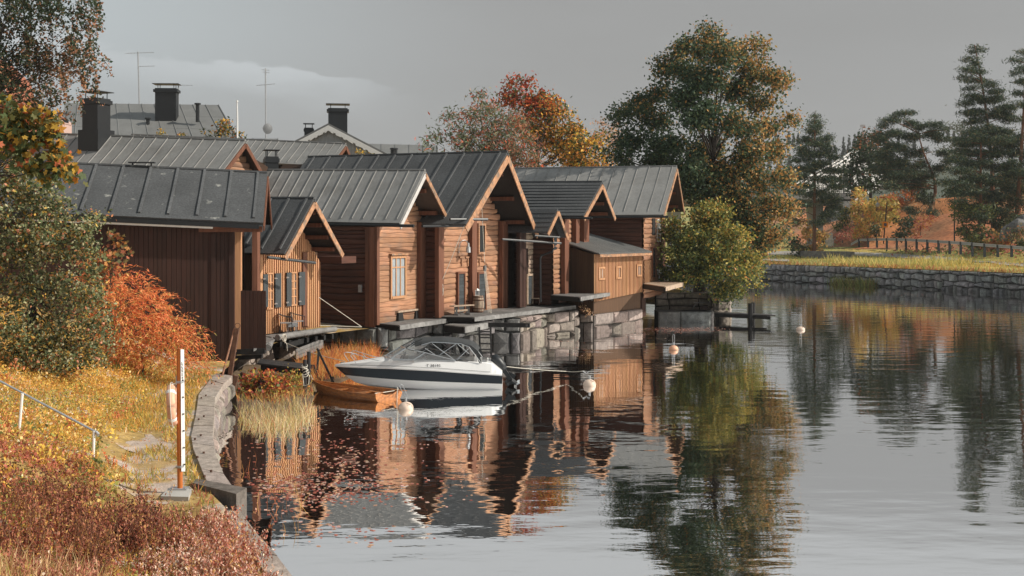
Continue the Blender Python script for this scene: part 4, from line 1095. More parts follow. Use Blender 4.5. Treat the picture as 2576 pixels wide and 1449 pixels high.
m.tube([(c.x+.05, c.y-.1, zc-.1), (c.x+.16, c.y-.1, zc-.25), (c.x+.14, c.y-.1, zc-.55), (c.x-.02, c.y-.1, zc-.6), (c.x-.06, c.y-.1, zc-.2)], .012, 5)
tag(m.build('rope_coil', M['rope'], loc=(c.x, c.y, zc)), 'bunch of white rope looped around the shorter black post', 'rope')
t = thing('boat_trestle', 'black angle-iron trestle leaning behind the rowing boat bow', 'trestle', gp(815, 960, .3))
for pts in (((798, 877), (841, 967)), ((802, 880), (798, 930)), ((777, 930), (806, 958)), ((838, 948), (833, 968))):
    m = MB(); m.beam(at(*pts[0], 43.8), at(*pts[1], 43.5), .07, .07, (0, 1, 0)); m.build('leg', M['blackwood'], t)
m = MB()
q = [at(777, 918, 43.9), at(790, 918, 43.9), at(806, 957, 43.6), at(796, 957, 43.6)]; m.hexa(q, [p+Vector((0, .1, 0)) for p in q]); m.build('ramp_plank', M['blackwood'], t)

# ---------- things on the decks ----------
def put(px, py, z): return gp(px, py, z)
p0, p1 = gp(1003, 807, 1.45), gp(1046, 801, 1.45)
t = thing('bench', 'thick plank bench on two trapezoid blocks under the white three-pane window', 'bench', (p0+p1)/2, 'benches on the decks')
d_ = (p1-p0).normalized(); m = MB(); m.tint(1.1); m.beam(p0-d_*.35+Vector((0, 0, .44)), p1+d_*.2+Vector((0, 0, .44)), .36, .08); m.build('seat', M['palewood'], t)
for p in (p0, p1):
    m = MB(); n_ = Vector((d_.y, -d_.x, 0)); up = Vector((0, 0, .4))
    m.hexa([p-d_*.32-n_*.17, p+d_*.22-n_*.17, p+d_*.22+n_*.17, p-d_*.32+n_*.17], [p-d_*.22-n_*.13+up, p+d_*.14-n_*.13+up, p+d_*.14+n_*.13+up, p-d_*.22+n_*.13+up]); m.build('leg', M['blackwood'], t)
p0, p1 = gp(1144, 793.5, 1.56), gp(1180, 791, 1.56)
t = thing('bench', 'light trestle bench with a cross rail left of the barrel', 'bench', (p0+p1)/2, 'benches on the decks')
d_ = (p1-p0).normalized(); n_ = Vector((d_.y, -d_.x, 0)); m = MB(); m.beam(p0-d_*.2+Vector((0, 0, .46)), p1+d_*.2+Vector((0, 0, .46)), .34, .05); m.build('seat', M['palewood'], t)
for p in (p0+d_*.08, p1-d_*.08):
    m = MB(); m.beam(p+Vector((0, 0, .03)), p+Vector((0, 0, .44)), .09, .16); m.beam(p-n_*.2+Vector((0, 0, .03)), p+n_*.2+Vector((0, 0, .03)), .09, .06); m.build('leg', M['greywood'], t)
m = MB(); m.beam(p0+Vector((0, 0, .22)), p1+Vector((0, 0, .22)), .05, .09); m.build('stretcher', M['palewood'], t)
c = gp(1203.5, 785.5, 1.56)
t = thing('barrel', 'weathered wooden barrel with dark iron hoops standing on the long deck', 'barrel', c)
prof = [(0, 0), (.24, 0), (.265, .12), (.29, .3), (.295, .42), (.285, .55), (.262, .72), (.24, .84), (.23, .84), (.22, .81), (0, .81)]
m = MB(); n = 20
for k in range(n):
    m.tint(1, .25, .04); a0, a1 = 2*math.pi*k/n, 2*math.pi*(k+.96)/n
    for (r0, z0), (r1, z1) in zip(prof, prof[1:]):
        m.face([c+Vector((r0*math.cos(a0), r0*math.sin(a0), z0)), c+Vector((r0*math.cos(a1), r0*math.sin(a1), z0)), c+Vector((r1*math.cos(a1), r1*math.sin(a1), z1)), c+Vector((r1*math.cos(a0), r1*math.sin(a0), z1))])
m.build('staves', M['palewood'], t)
for z, r in ((.05, .258), (.2, .285), (.62, .285), (.78, .258)):
    m = MB(); m.lathe(c, [(r-.01, z-.03), (r+.006, z-.03), (r+.006, z+.03), (r-.01, z+.03)], 20); m.build('hoop', M['rust'], t)
c = c+Vector((-.06, -.02, .845))
t = thing('lantern', 'small white lantern standing on top of the barrel', 'lantern', c)
m = MB(); m.box(c+Vector((0, 0, .02)), .2, .2, .04); m.box(c+Vector((0, 0, .25)), .21, .21, .03); m.lathe(c, [(.13, .26), (.03, .36), (0, .36)], 4)
for x in (-.085, .085):
    for y in (-.085, .085): m.box(c+Vector((x, y, .135)), .025, .025, .22)
m.build('frame', M['white'], t); m = MB(); m.box(c+Vector((0, 0, .135)), .15, .15, .2); m.build('pane', M['glass'], t)
# ropes and pulley on the tall storehouse
t = thing('rope', 'slanting white rope from the big gable corner down to a knotted bunch on the wall', 'rope', h4.loc(1109, 712, .1))
m = MB(); a, b = h4.loc(1168, 567, 1.5), h4.loc(1110, 711, .15); m.tube([a, a.lerp(b, .5)+Vector((0, 0, -.05)), b], .014, 5); m.build('line', M['rope'], t)
m = MB()
for k in range(5):
    c = b+Vector((.03*math.sin(k*2), -.03, -.05-.02*k)); m.tube([c+Vector((.07*math.cos(x)*(.6+.1*k), -.02, .3*math.sin(x)*(.7+.1*k)-.22)) for x in np.linspace(.5, 6.6, 12)], .016, 5)
m.build('bunch', M['rope'], t)
t = thing('pulley_tackle', 'wooden pulley block hanging on ropes from the big gable by the right low door', 'pulley', gp(1234, 788, 1.56))
a, b = h4.loc(1212, 520, 1.2), h4.loc(1219, 660, 1.0)
m = MB(); m.tube([a, b], .012, 5)
for dx, dy in ((0, 0), (3, 2), (6, 1), (-3, 1)): m.tube([h4.loc(1219+dx*.5, 678, 1.0), h4.loc(1231+dx, 786+dy, 1.3)], .009, 4)
e = h4.loc(1234, 783, 1.3); m.tube([e, e+Vector((.1, -.1, -.25)), e+Vector((.16, -.12, -.5)), e+Vector((.05, -.1, -.45)), e+Vector((0, -.05, -.1))], .013, 5); m.build('line', M['rope'], t)
c = h4.loc(1219.5, 675, 1.0); m = MB(); m.lathe(c-Vector((0, 0, .17)), [(0, 0), (.07, .04), (.1, .16), (.08, .28), (0, .34)], 10); m.build('block', M['greywood'], t)
# iron armchairs at the small shed
def armchair(label):
    t = thing('armchair', label, 'chair', (0, 0, 0), 'metal armchairs on the shed deck'); g = MB()
    for s in (-.26, .26):
        m = MB(); m.tube([(s, .26, 0), (s*.95, .22, .42), (s, .24, .64)], .014, 6); m.build('leg', M['black'], t)
        m = MB(); m.tube([(s*1.05, -.28, 0), (s*.95, -.22, .42)], .014, 6); m.build('leg', M['black'], t)
    g.tube([(-.26, .25, .64), (-.29, .05, .68), (-.29, -.18, .74), (-.22, -.30, .80), (0, -.33, .81), (.22, -.30, .80), (.29, -.18, .74), (.29, .05, .68), (.26, .25, .64)], .015, 6); g.build('arm_rail', M['black'], t)
    m = MB(); m.box((0, 0, .43), .48, .46, .025); m.build('seat', M['galv'], t)
    m = MB()
    for k in range(5): x = -.18+.09*k; m.beam((x, -.24, .45), (x, -.31, .80), .07, .012, (0, 1, 0))
    m.build('backrest', M['galv'], t); return t
ch = armchair('metal armchair on the shed deck, the left of two'); ch.location = gp(714, 838, 1.44)+Vector((.1, 0, 0)); ch.rotation_euler = (0, 0, R(-78))
copy_tree(ch, gp(755, 835, 1.44)+Vector((-.15, .35, 0)), R(-70), 'metal armchair on the shed deck, the right of two')
c = gp(733, 838, 1.44)+Vector((0, .1, 0))
t = thing('side_table', 'low grey metal table between the two metal armchairs', 'table', c); m = MB(); m.box(c+Vector((0, 0, .42)), .42, .42, .03, .4); m.tint(.7); m.box(c+Vector((0, 0, .33)), .4, .4, .14, .4); m.build('table_top', M['galv'], t)
for x, y in ((-.17, -.17), (.17, -.17), (.17, .17), (-.17, .17)): m = MB(); m.beam(c+Vector((x, y, 0)), c+Vector((x, y, .3)), .03, .03); m.build('leg', M['galv'], t)
# bistro chair, stool in the porch bay
c = gp(1366, 768, 1.56)
t = thing('garden_chair', 'spindly pale metal garden chair by the open plank door', 'chair', c)
m = MB()
for x, y in ((-.25, -.2), (.25, -.2)): m.tube([c+Vector((x, y, 0)), c+Vector((x, y, .7)), c+Vector((x*.9, y+.1, .74))], .014, 5)
for x, y in ((-.25, .2), (.25, .2)): m.tube([c+Vector((x, y, 0)), c+Vector((x, y, .45))], .014, 5)
m.parts('leg', M['palewood'], t)
m = MB(); m.box(c+Vector((0, 0, .45)), .5, .44, .02)
m.build('seat', M['palewood'], t); m = MB()
for k in range(6): a = c+Vector((-.26, -.2+.08*k, .45)); m.tube([a, a+Vector((-.16, 0, .5))], .01, 4)
for z in (.3, .9): m.tube([c+Vector((-.26-.16*(z-.45)/.5, -.2, z)), c+Vector((-.26-.16*(z-.45)/.5, .2, z))], .012, 4)
m.build('backrest', M['palewood'], t); m = MB()
for y in (-.2, .2): m.tube([c+Vector((-.3, y, .72)), c+Vector((.25, y, .74))], .012, 4)
m.parts('armrest', M['palewood'], t)
c = gp(1348, 770, 1.56); t = thing('stool', 'low wooden stool with shaped side boards by the narrow grey door', 'stool', c)
m = MB(); m.box(c+Vector((0, 0, .42)), .55, .3, .04, -.4); m.build('seat', M['palewood'], t)
for s in (-1, 1):
    m = MB(); m.tint(.8); k = s*.19; a = R(-23)
    q = [(-.13, 0), (.13, 0), (.06, .2), (.13, .4), (-.13, .4), (-.06, .2)]
    A = [c+Vector((k*math.cos(a)-x*math.sin(a), k*math.sin(a)+x*math.cos(a), z)) for x, z in q]; m.hexa(A, [p+Vector((.035, -.015, 0)) for p in A]); m.build('leg', M['board'], t)
# white armchair
c = gp(1664, 706, 2.56); t = thing('armchair', 'white slatted wooden armchair on the sunlit far deck', 'chair', c); rz = R(20)
def rr(x, y, z): return c+Vector((x*math.cos(rz)-y*math.sin(rz), x*math.sin(rz)+y*math.cos(rz), z))
for x, y, h_ in ((.32, -.28, .66), (.32, .28, .66), (-.3, -.28, .66), (-.3, .28, .66)): m = MB(); m.beam(rr(x, y, 0), rr(x, y, h_), .06, .06); m.build('leg', M['white'], t)
m = MB()
for k in range(6): m.beam(rr(-.28+.115*k, -.27, .40), rr(-.28+.115*k, .27, .40), .095, .03)
m.build('seat', M['white'], t); m = MB()
for k in range(6): y = -.24+.096*k; m.beam(rr(-.33, y, .40), rr(-.42, y, .80+.10*math.cos(y*6)), .075, .025, (1, 0, 0))
m.build('backrest', M['white'], t)
for y in (-.28, .28):
    m = MB(); m.beam(rr(-.36, y, .67), rr(.36, y, .67), .08, .03); m.beam(rr(-.3, y, .5), rr(.32, y, .5), .03, .07); m.build('armrest', M['white'], t)
a, b = at(1746, 767, 76.2), at(1800, 767, 76.2)
t = thing('bench', 'small plain bench on the shaded granite ledge near the far jetty', 'bench', at(1773, 777, 76.2), 'benches on the decks')
zb_ = .70; m = MB(); m.tint(1.2); m.beam((a.x, a.y, zb_+.42), (b.x, b.y, zb_+.42), .3, .06); m.build('seat', M['greywood'], t)
for p, dx in ((a, -.12), (b, .05)): m = MB(); m.tint(1.2); m.beam((p.x+.15*(1 if p is a else -1), p.y, zb_+.4), (p.x+dx, p.y, zb_), .06, .2, (0, 1, 0)); m.build('leg', M['greywood'], t)
# ladder
t = thing('ladder', 'dark wooden ladder leading from the lower deck down into the water', 'ladder', gp(1222, 900, 0))
for x0, x1 in ((1205.5, 1209), (1234, 1237.5)): m = MB(); m.beam(at(x0, 823, 56.9), at(x1, 935, 56.3), .09, .07, (0, 1, 0)); m.build('rail', M['blackwood'], t)
for k in range(6): y = 834+k*15; m = MB(); m.tint(1.6); m.beam(at(1207, y, 56.7-.08*k), at(1236, y+.5, 56.7-.08*k), .06, .07); m.build('rung', M['blackwood'], t)
# crane arm stay by the dark log wall
t = thing('swing_arm', 'thin white triangular rope stay hinged beside the shuttered shed', 'stay', at(770, 820, 51.8))
m = MB()
A, B, C = at(773.5, 728, 52), at(910, 822.5, 53.6), at(771, 817, 52)
m.tube([A, B], .014, 5); m.tube([C, B], .012, 5); m.tube([A, C], .012, 5); m.build('line', M['rope'], t)

# ---------- far jetty ----------
t = thing('jetty', 'narrow dark plank jetty on black piles in front of the terrace', 'jetty', gp(1889, 810, 0))
m = MB(); A, B = gp(1756, 785, .55), gp(1951, 793.5, .55); w_ = Vector((0, 1.15, 0)); m.tint(2.2, .1)
n = 40
for k in range(n): f0, f1 = k/n, (k+.96)/n; m.tint(2.6, .25); q = [A.lerp(B, f0), A.lerp(B, f1), A.lerp(B, f1)+w_, A.lerp(B, f0)+w_]; m.hexa([p-Vector((0, 0, .05)) for p in q], q)
m.build('planking', M['blackwood'], t); m = MB(); m.tint(.8); m.beam(A+Vector((0, .03, -.15)), B+Vector((-.3, .03, -.15)), .08, .2); m.beam(A+w_+Vector((0, -.05, -.15)), B+w_+Vector((-.3, -.05, -.15)), .08, .2); m.parts('bearer', M['blackwood'], t)
for x, yt, dy in ((1888.5, 763, -.12), (1895, 761, 1.25)): p = gp(x, 810, 0); p.y = A.lerp(B, .68).y+dy; m = MB(); m.tint(1); zt_ = zpix(yt, p.y); m.tube([((x-CX)/F*p.y, p.y, -1), ((x-CX)/F*p.y, p.y, zt_)], .16 if dy < 0 else .13, 9); m.build('pile', M['blackwood'], t)
m = MB(); m.beam(at(1884, 800, 74.3), at(1896, 800, 74.3), .12, .12); m.build('crosspiece', M['blackwood'], t)

# ---------- buoys ----------
def buoy(label, p, r, hoop, mt, flat=.8):
    t = thing('mooring_buoy', label, 'buoy', (p.x, p.y, 0), 'mooring buoys on the river'); m = MB()
    pr = [(r*math.cos(a)+.0005, r*flat*math.sin(a)+r*.18) for a in np.linspace(-math.pi/2, math.pi/2, 13)]
    m.lathe((p.x, p.y, 0), pr, 20); m.build('float', M[mt], t, smooth=True)
    z0 = r*flat+r*.12; m = MB(); w_ = .045
    m.tube([(p.x, p.y, z0-.02), (p.x, p.y, z0+.14)], .04, 8)
    if hoop: m.tube([(p.x-w_, p.y, z0+.1), (p.x-w_, p.y, z0+hoop-.05), (p.x-w_*.6, p.y, z0+hoop), (p.x+w_*.6, p.y, z0+hoop), (p.x+w_, p.y, z0+hoop-.05), (p.x+w_, p.y, z0+.1)], .012, 6)
    m.build('hoop', M['galv'], t); return t
buoy('small orange buoy with a tall wire hoop, below the shaded terrace', gp(1694.5, 880, 0), .225, .52, 'buoyorange')
buoy('pale pinkish buoy with a tall hoop farthest out in the river', gp(2014, 830, 0), .25, .75, 'buoywhite', .62)
b3 = buoy('round pale orange buoy on the motorboat stern line', gp(1483, 970, 0), .235, 0, 'buoywhite', .82)
b4 = buoy('pale stained buoy with bent wire handle beside the rowing boat stern', gp(1021, 1029, 0), .24, 0, 'buoywhite', .80)
def clearmat(name, col, k, rough=.05):
    m = bpy.data.materials.new(name); m.use_nodes = True; nt = m.node_tree; b = nt.nodes['Principled BSDF']
    b.inputs['Base Color'].default_value = (*col, 1); b.inputs['Roughness'].default_value = rough; b.inputs['Specular IOR Level'].default_value = .7
    t = nt.nodes.new('ShaderNodeBsdfTransparent'); x = nt.nodes.new('ShaderNodeMixShader'); x.inputs[0].default_value = k
    nt.links.new(t.outputs[0], x.inputs[1]); nt.links.new(b.outputs[0], x.inputs[2]); nt.links.new(x.outputs[0], nt.nodes['Material Output'].inputs['Surface']); return m
M['clear'] = clearmat('clear_plastic', (.35, .36, .36), .55, .12); M['screen'] = clearmat('boat_windscreen', (.42, .43, .44), .34)
# ---------- motorboat ----------
BD = 43.4; BX = -6.45; BL = 6.1
boat = thing('motorboat', 'white motorboat with dark hull band, black folding canopy and tilted outboard', 'boat', (BX+3, BD, 0))
def shape(s): return math.sin(min(1, s/.60)*math.pi/2)**.85*(1-.06*max(0, (s-.7)/.3))
def lerp_t(s, pts):
    for (a, x), (b, y) in zip(pts, pts[1:]):
        if s <= b: return x+(y-x)*(s-a)/(b-a)
    return pts[-1][1]
ROW = [  # stem offset, half breadth, height along the length
    (1.35, .10, [(0, -.02), (.2, -.18), (1, -.25)]), (.78, .86, [(0, .14), (.25, .05), (.6, -.02), (1, -.05)]),
    (.72, .88, [(0, .17), (.25, .08), (.6, .0), (1, -.03)]),
    (.36, 1.0, [(0, .42), (.4, .34), (1, .21)]), (.35, 1.005, [(0, .43), (.4, .35), (1, .22)]),
    (.02, 1.08, [(0, .72), (.35, .735), (.6, .68), (1, .50)]), (.0, 1.11, [(0, .73), (.35, .75), (.6, .70), (1, .515)]),
    (.0, 1.11, [(0, .76), (.35, .785), (.6, .735), (1, .55)]), (.0, 1.07, [(0, .77), (.35, .80), (.6, .75), (1, .565)]),
    (.02, .93, [(0, .80), (.12, .88), (.35, 1.02), (.6, 1.02), (.90, .95), (.94, .9), (1, .60)]),
    (.04, .86, [(0, .81), (.12, .90), (.35, 1.05), (.6, 1.05), (.90, .98), (.94, .93), (1, .62)])]
NS = 40
def hull_pt(r, s, side):
    x0, hb, zs = ROW[r]; return Vector((BX+x0+s*(BL-x0), BD-side*hb*shape(s), lerp_t(s, zs)))
def strip(m, r0, r1):
    for side in (1, -1):
        a = [[hull_pt(r, (k/NS)**1.25, side) for k in range(NS+1)] for r in (r0, r1)]
        m.grid(a if side == 1 else a[::-1])
m = MB(); strip(m, 0, 1); strip(m, 1, 2); strip(m, 2, 3)
st = [hull_pt(r, 1, 1) for r in range(11)]; sb_ = [hull_pt(r, 1, -1) for r in range(11)]
m.face(st[:4]+sb_[:4][::-1]); m.build('hull', M['gel'], boat, smooth=False)
m = MB(); strip(m, 3, 4); strip(m, 4, 5); m.face(st[3:6]+sb_[3:6][::-1]); m.build('hull_band', M['navy'], boat)
m = MB(); strip(m, 6, 7); strip(m, 5, 6); m.tint(.8); m.face(st[5:8]+sb_[5:8][::-1]); m.build('rub_rail', M['gel'], boat)
m = MB(); strip(m, 7, 8); strip(m, 8, 9); strip(m, 9, 10)
S = [(k/NS)**1.25 for k in range(NS+1)]
fd = [s for s in S if s < .42]
rows = [[hull_pt(10, s, 1).lerp(hull_pt(10, s, -1), f)+Vector((0, 0, .09*math.sin(f*math.pi)*min(1, s*3))) for s in fd] for f in np.linspace(0, 1, 7)]
m.grid(rows)
ad = [s for s in S if s > .88]; m.grid([[hull_pt(10, s, 1).lerp(hull_pt(10, s, -1), f) for s in ad] for f in (0, 1)])
m.face(st[7:]+sb_[7:][::-1])
m.build('deck', M['gel'], boat)
m = MB()      # cockpit sides, floor and seats
ck = [s for s in S if .40 <= s <= .9]
for side in (1, -1): m.grid([[hull_pt(10, s, side)+Vector((0, 0, dz)) for s in ck] for dz in (0, -.65)])
m.grid([[hull_pt(10, s, sd_)+Vector((0, 0, -.65)) for s in ck] for sd_ in (1, -1)])
for x, y, h_ in ((3.0, -.4, .5), (3.0, .45, .5), (4.9, 0, .42)): m.tint(.9); m.box((BX+x, BD+y, .6), .5, .55 if x < 4 else 1.5, h_); m.box((BX+x+.25, BD+y, .88), .1, .5 if x < 4 else 1.5, .45)
m.build('cockpit', M['gel'], boat)
m = MB(); m.tint(.35); sw = Vector((BX+2.55, BD-.42, 1.1)); m.tube([sw+Vector((.06*math.sin(t), .19*math.cos(t), .19*math.sin(t))) for t in np.linspace(0, 6.3, 15)], .018, 6); m.build('steering_wheel', M['black'], boat)
NY = BD-.93
def bp_(x, y, d=NY): return at(x, y, d)
def fp_(x, y): p = at(x, y, NY); return Vector((p.x+.02, 2*BD-p.y, p.z))
# windscreen: front pair and side panes
lo = [(983, 902), (1040, 905.5), (1147, 908)]; up_ = [(1021, 876), (1069, 887), (1146, 906.5)]
cl, cu = at(966, 896.5, BD), at(1008, 871.5, BD)
cl.z = hull_pt(10, .3, 1).z+.08; 
m = MB(); 
for f in (bp_, fp_):
    L_ = [f(*p) for p in lo]; U_ = [f(*p) for p in up_]
    for i in range(2): m.face([L_[i], L_[i+1], U_[i+1], U_[i]])
    m.face([cl, L_[0], U_[0], cu])
ws = m.build('windscreen', M['screen'], boat)
m = MB()
for f in (bp_, fp_):
    L_ = [f(*p) for p in lo]; U_ = [f(*p) for p in up_]
    m.tube([cl]+L_, .018, 6); m.tube([cu]+U_, .022, 6); m.tube([L_[0], U_[0]], .024, 6); m.tube([L_[1], U_[1]], .022, 6)
m.tube([cl, cu], .02, 6)
m.build('screen_frame', M['steel'], boat)
# canopy
cx = [1044, 1062, 1085, 1114, 1140, 1165, 1184, 1198, 1204]
cy_ = [851.5, 849.5, 848, 847, 849.5, 854.5, 859, 868, 878]; ey = [872, 865, 862, 861.5, 863, 865, 870, 880, 890]
def canopy_rows(th):
    out = []
    for i in range(len(cx)):
        c, n_, f = at(cx[i], cy_[i], BD), bp_(cx[i], ey[i]), fp_(cx[i], ey[i]); r = []
        for t in np.linspace(0, 1, 11):
            b = math.sin(math.pi*t)**.55
            p = n_.lerp(f, t); p.z = p.z+(c.z-(n_.z+f.z)/2)*b-th; p.x = p.x+(c.x-n_.x)*b; r.append(p)
        out.append(r)
    return out
m = MB(); a, b = canopy_rows(0), canopy_rows(.02); m.grid(a); m.grid([r[::-1] for r in b])
for f in (bp_, fp_):   # rear quarter flap and the drop straps
    q = [(1184, 868), (1204, 885), (1212, 914), (1206, 914), (1196, 890), (1180, 874)]; m.face([f(*p) for p in q])
    q = [(1118, 862), (1128, 862), (1146, 893), (1148, 906), (1139, 906), (1136, 896)]
q = [(1133, 862), (1150, 862), (1158, 895), (1166, 905), (1152, 905), (1146, 890)]; m.face([fp_(*p) for p in q])
cn = m.build('canopy', M['canvas'], boat)
m = MB()
U0, C0 = bp_(1021, 876), cu
fr_ = a[0]; near = fr_[0]
m.face([cu, U0, bp_(1056, 881), bp_(1085, 862), near, fr_[5]]); m.face([cu, fp_(1021, 876), fp_(1056, 881), fp_(1085, 862), fr_[-1], fr_[5]])
m.build('clear_panel', M['clear'], cn)
m = MB()
for f in (bp_, fp_):
    m.tube([f(1021, 876), f(1038, 881), f(1056, 881), f(1070, 874), f(1085, 862)], .02, 5); m.tube([f(1021, 876), f(1040, 862), f(1062, 853)], .018, 5)
    m.tube([f(1033, 872), f(1052, 860)], .012, 4)
m.tube([cu, at(1028, 861, BD), fr_[5]], .02, 5)
m.build('canopy_edging', M['canvas'], cn)
m = MB()
for f in (bp_, fp_):
    for P_ in (((1087, 864), (1141, 904)), ((1068, 875), (1094, 892)), ((1147.5, 865), (1106, 893)), ((1178.7, 877), (1149.6, 905)), ((1151.7, 866), (1180, 890))):
        m.tube([f(*p) for p in P_], .013, 6)
    m.tube([f(1060, 868), f(1085, 861), f(1116, 862), f(1160, 865), f(1180, 873), f(1210, 913)], .014, 6)
m.build('canopy_frame', M['steel'], boat)
# bow rails, cleats
m = MB()
for f in (lambda x, y: at(x, y, BD-.55), lambda x, y: (lambda p: Vector((p.x-.12, 2*BD-p.y, p.z)))(at(x, y, BD-.55))):
    m.tube([f(895.5, 912.5), f(888, 903), f(882, 895), f(884, 891), f(892, 890), f(905, 894), f(930, 902), f(946, 906)], .014, 6)
    m.tube([f(919, 907), f(912, 897)], .012, 6); m.tube([f(946, 906), f(1003, 909.5)], .012, 5)
m.tube([at(876.7, 908, BD-.2), at(868, 895, BD-.2), at(865.5, 888.5, BD-.2), at(870, 886, BD-.2), at(880, 886.5, BD), at(898, 891, BD+.3)], .014, 6)
m.build('bow_rail', M['steel'], boat)
m = MB(); m.tube([bp_(1140, 904, BD-.7), bp_(1165, 903, BD-.7), bp_(1188, 908, BD-.7)], .014, 6); m.tube([bp_(1140, 904, BD+.7), bp_(1188, 907, BD+.7)], .014, 6); m.build('grab_rail', M['steel'], boat)
m = MB(); m.box(at(862, 912, BD), .14, .05, .05); m.box(at(1040, 908, NY+.0), .06, .06, .1); m.box(at(1218, 910, NY+.2), .12, .12, .16); m.build('cleat', M['steel'], boat)
m = MB(); m.tint(.3)
for side in (1,): m.tube([hull_pt(8, s, side)+Vector((0, -.004, .05)) for s in np.linspace(.1, .93, 20)], .006, 4)
m.build('pinstripe', M['black'], boat)
fc = bpy.data.curves.new('registration', 'FONT'); fc.body = 'T 38195'; fc.size = .135; fc.extrude = .002; fc.space_character = 1.12
fo = bpy.data.objects.new('lettering', fc); COL.objects.link(fo); bpy.context.view_layer.update()
me = bpy.data.meshes.new_from_object(fo.evaluated_get(bpy.context.evaluated_depsgraph_get())); bpy.data.objects.remove(fo); me.materials.clear(); me.materials.append(mat('lettering_black', (.02, .02, .022), .5, attr=False))
fo = bpy.data.objects.new('registration_number', me); COL.objects.link(fo); fo.parent = boat
p = hull_pt(8, .585, 1).lerp(hull_pt(9, .585, 1), .42); fo.location = p-Vector((BX+3, BD, 0))+Vector((-.16, -.022, -.035)); fo.rotation_euler = (R(72), 0, R(-.5))
# outboard, tilted up
def ob(x, y): return at(x, y, BD-.12)
m = MB()
pr = [(1236, 899, .10), (1243, 901, .17), (1252, 909, .19), (1262, 921, .18), (1268, 930, .13)]
m.tint(1.3); m.tube([ob(x, y) for x, y, r in pr], [r for x, y, r in pr], 12); eng = m.build('engine_cowling', M['black'], boat, smooth=True)
m = MB(); m.tint(4); m.tube([ob(1244, 897.5), ob(1262, 914)], [.09, .10], 10); m.build('cowling_cap', M['black'], eng)
m = MB(); m.beam(ob(1264, 925), ob(1284, 954), .14, .22, (0, 1, 0)); m.beam(ob(1277, 944), ob(1293, 953), .3, .05, (0, 1, 0)); m.tube([ob(1277, 966), ob(1288, 957), ob(1300, 965)], [.05, .11, .06], 10)
q = [ob(1270, 958), ob(1283, 950), ob(1290, 965), ob(1275, 972)]; m.hexa([p+Vector((0, -.03, 0)) for p in q], [p+Vector((0, .03, 0)) for p in q])
m.beam(ob(1240, 915), ob(1264, 940), .3, .12, (0, 1, 0)); m.build('outboard_leg', M['black'], boat)
m = MB(); c = ob(1299, 965); ax = (ob(1305, 968)-ob(1295, 962)).normalized(); a1_ = ax.cross(Vector((0, 1, 0))).normalized(); b1_ = Vector((0, 1, 0))
for k in range(3):
    t = k*2.09+.5; d1 = a1_*math.cos(t)+b1_*math.sin(t); d2 = a1_*math.cos(t+.7)+b1_*math.sin(t+.7)
    q = [c, c+d1*.12-ax*.03, c+d1*.2+ax*.02, c+d2*.17+ax*.09]; m.hexa(q, [p+ax*.015 for p in q])
m.build('propeller', M['steel'], boat)
for p in ((1231, 905), (1223, 912)): m = MB(); m.tube([at(p[0], p[1]+6, BD+.1), at(p[0], p[1]-5, BD+.1)], .05, 8); m.build('stern_cleat', M['steel'], boat)

# ---------- rowing boat ----------
sc0 = Vector((-4.12, 39.75, 0)); ax = Vector((-.80, .60, 0)); pd = Vector((.60, .80, 0)); RL = 3.6
row = thing('rowing_boat', 'varnished clinker rowing boat tied between the black posts and a pale buoy', 'boat', sc0+ax*1.8)
def rshape(s): return .60*(1-.0*s)*((1-s**2.6)**.9)*(1+.28*math.sin(min(1, s*1.6)*math.pi)*.8) if s < 1 else 0
def rp(s, j, side, ins=0.0):
    # j 0..1 from keel to gunwale
    hb = 1.08*rshape(s)*(math.sin(j*math.pi/2)**.75); top = .25+.0*s+.15*s**3; kz = -.16+.25*s**5
    z = kz+(top-kz)*(1-math.cos(j*math.pi/2))**.9; ex = RL*s*(1-.0*j)+(-.0)-(.25*(1-j) if s > .9 else 0)*(s-.9)*10
    p = sc0+ax*ex+pd*(side*max(0, hb-ins)); p.z = z+ins*.5; return p
SS = np.linspace(0, 1, 22)
m = MB(); NJ = 6
for side in (-1, 1):
    for j in range(NJ):
        m.tint(1, .1); j0, j1 = j/NJ, (j+1)/NJ
        o = pd*(side*.014)
        m.grid([[rp(s, j0, side)+o for s in SS], [rp(s, j1, side) for s in SS]])
    m.tint(1.5)
    m.grid([[rp(s, j/NJ, side, .025) for s in SS] for j in range(NJ+1)])
m.build('hull', M['boatwood'], row)
m = MB(); tr = [rp(0, j/8, -1) for j in range(8, -1, -1)]+[rp(0, j/8, 1) for j in range(1, 9)]
tp = [rp(0, 1, 1).lerp(rp(0, 1, -1), f)+Vector((0, 0, z)) for f, z in ((.0, .04), (.15, .06), (.25, .0), (.38, -.05), (.62, -.05), (.75, 0), (.85, .06), (1, .04))]
m.tint(1.7); m.hexa([p-ax*.03 for p in tr+tp], [p+ax*.01 for p in tr+tp]); m.build('transom', M['boatwood'], row)  # transom colour lightened to stand in for the sun on it
m = MB(); m.tint(1.1)
for side in (-1, 1): m.tube([rp(s, 1, side)+Vector((0, 0, .01)) for s in SS], .025, 6)
m.build('gunwale', M['boatwood'], row)
for s in (.08, .38, .66): m = MB(); m.tint(1.15); a, b = rp(s, .8, -1), rp(s, .8, 1); m.beam(a, b, .24, .03); m.build('thwart', M['boatwood'], row)
for s in np.linspace(.12, .85, 9):
    m = MB(); m.tint(1.2)
    for side in (-1, 1): m.tube([rp(s, j, side, .035) for j in (.05, .3, .6, .85, 1)], .014, 4)
    m.build('rib', M['boatwood'], row)
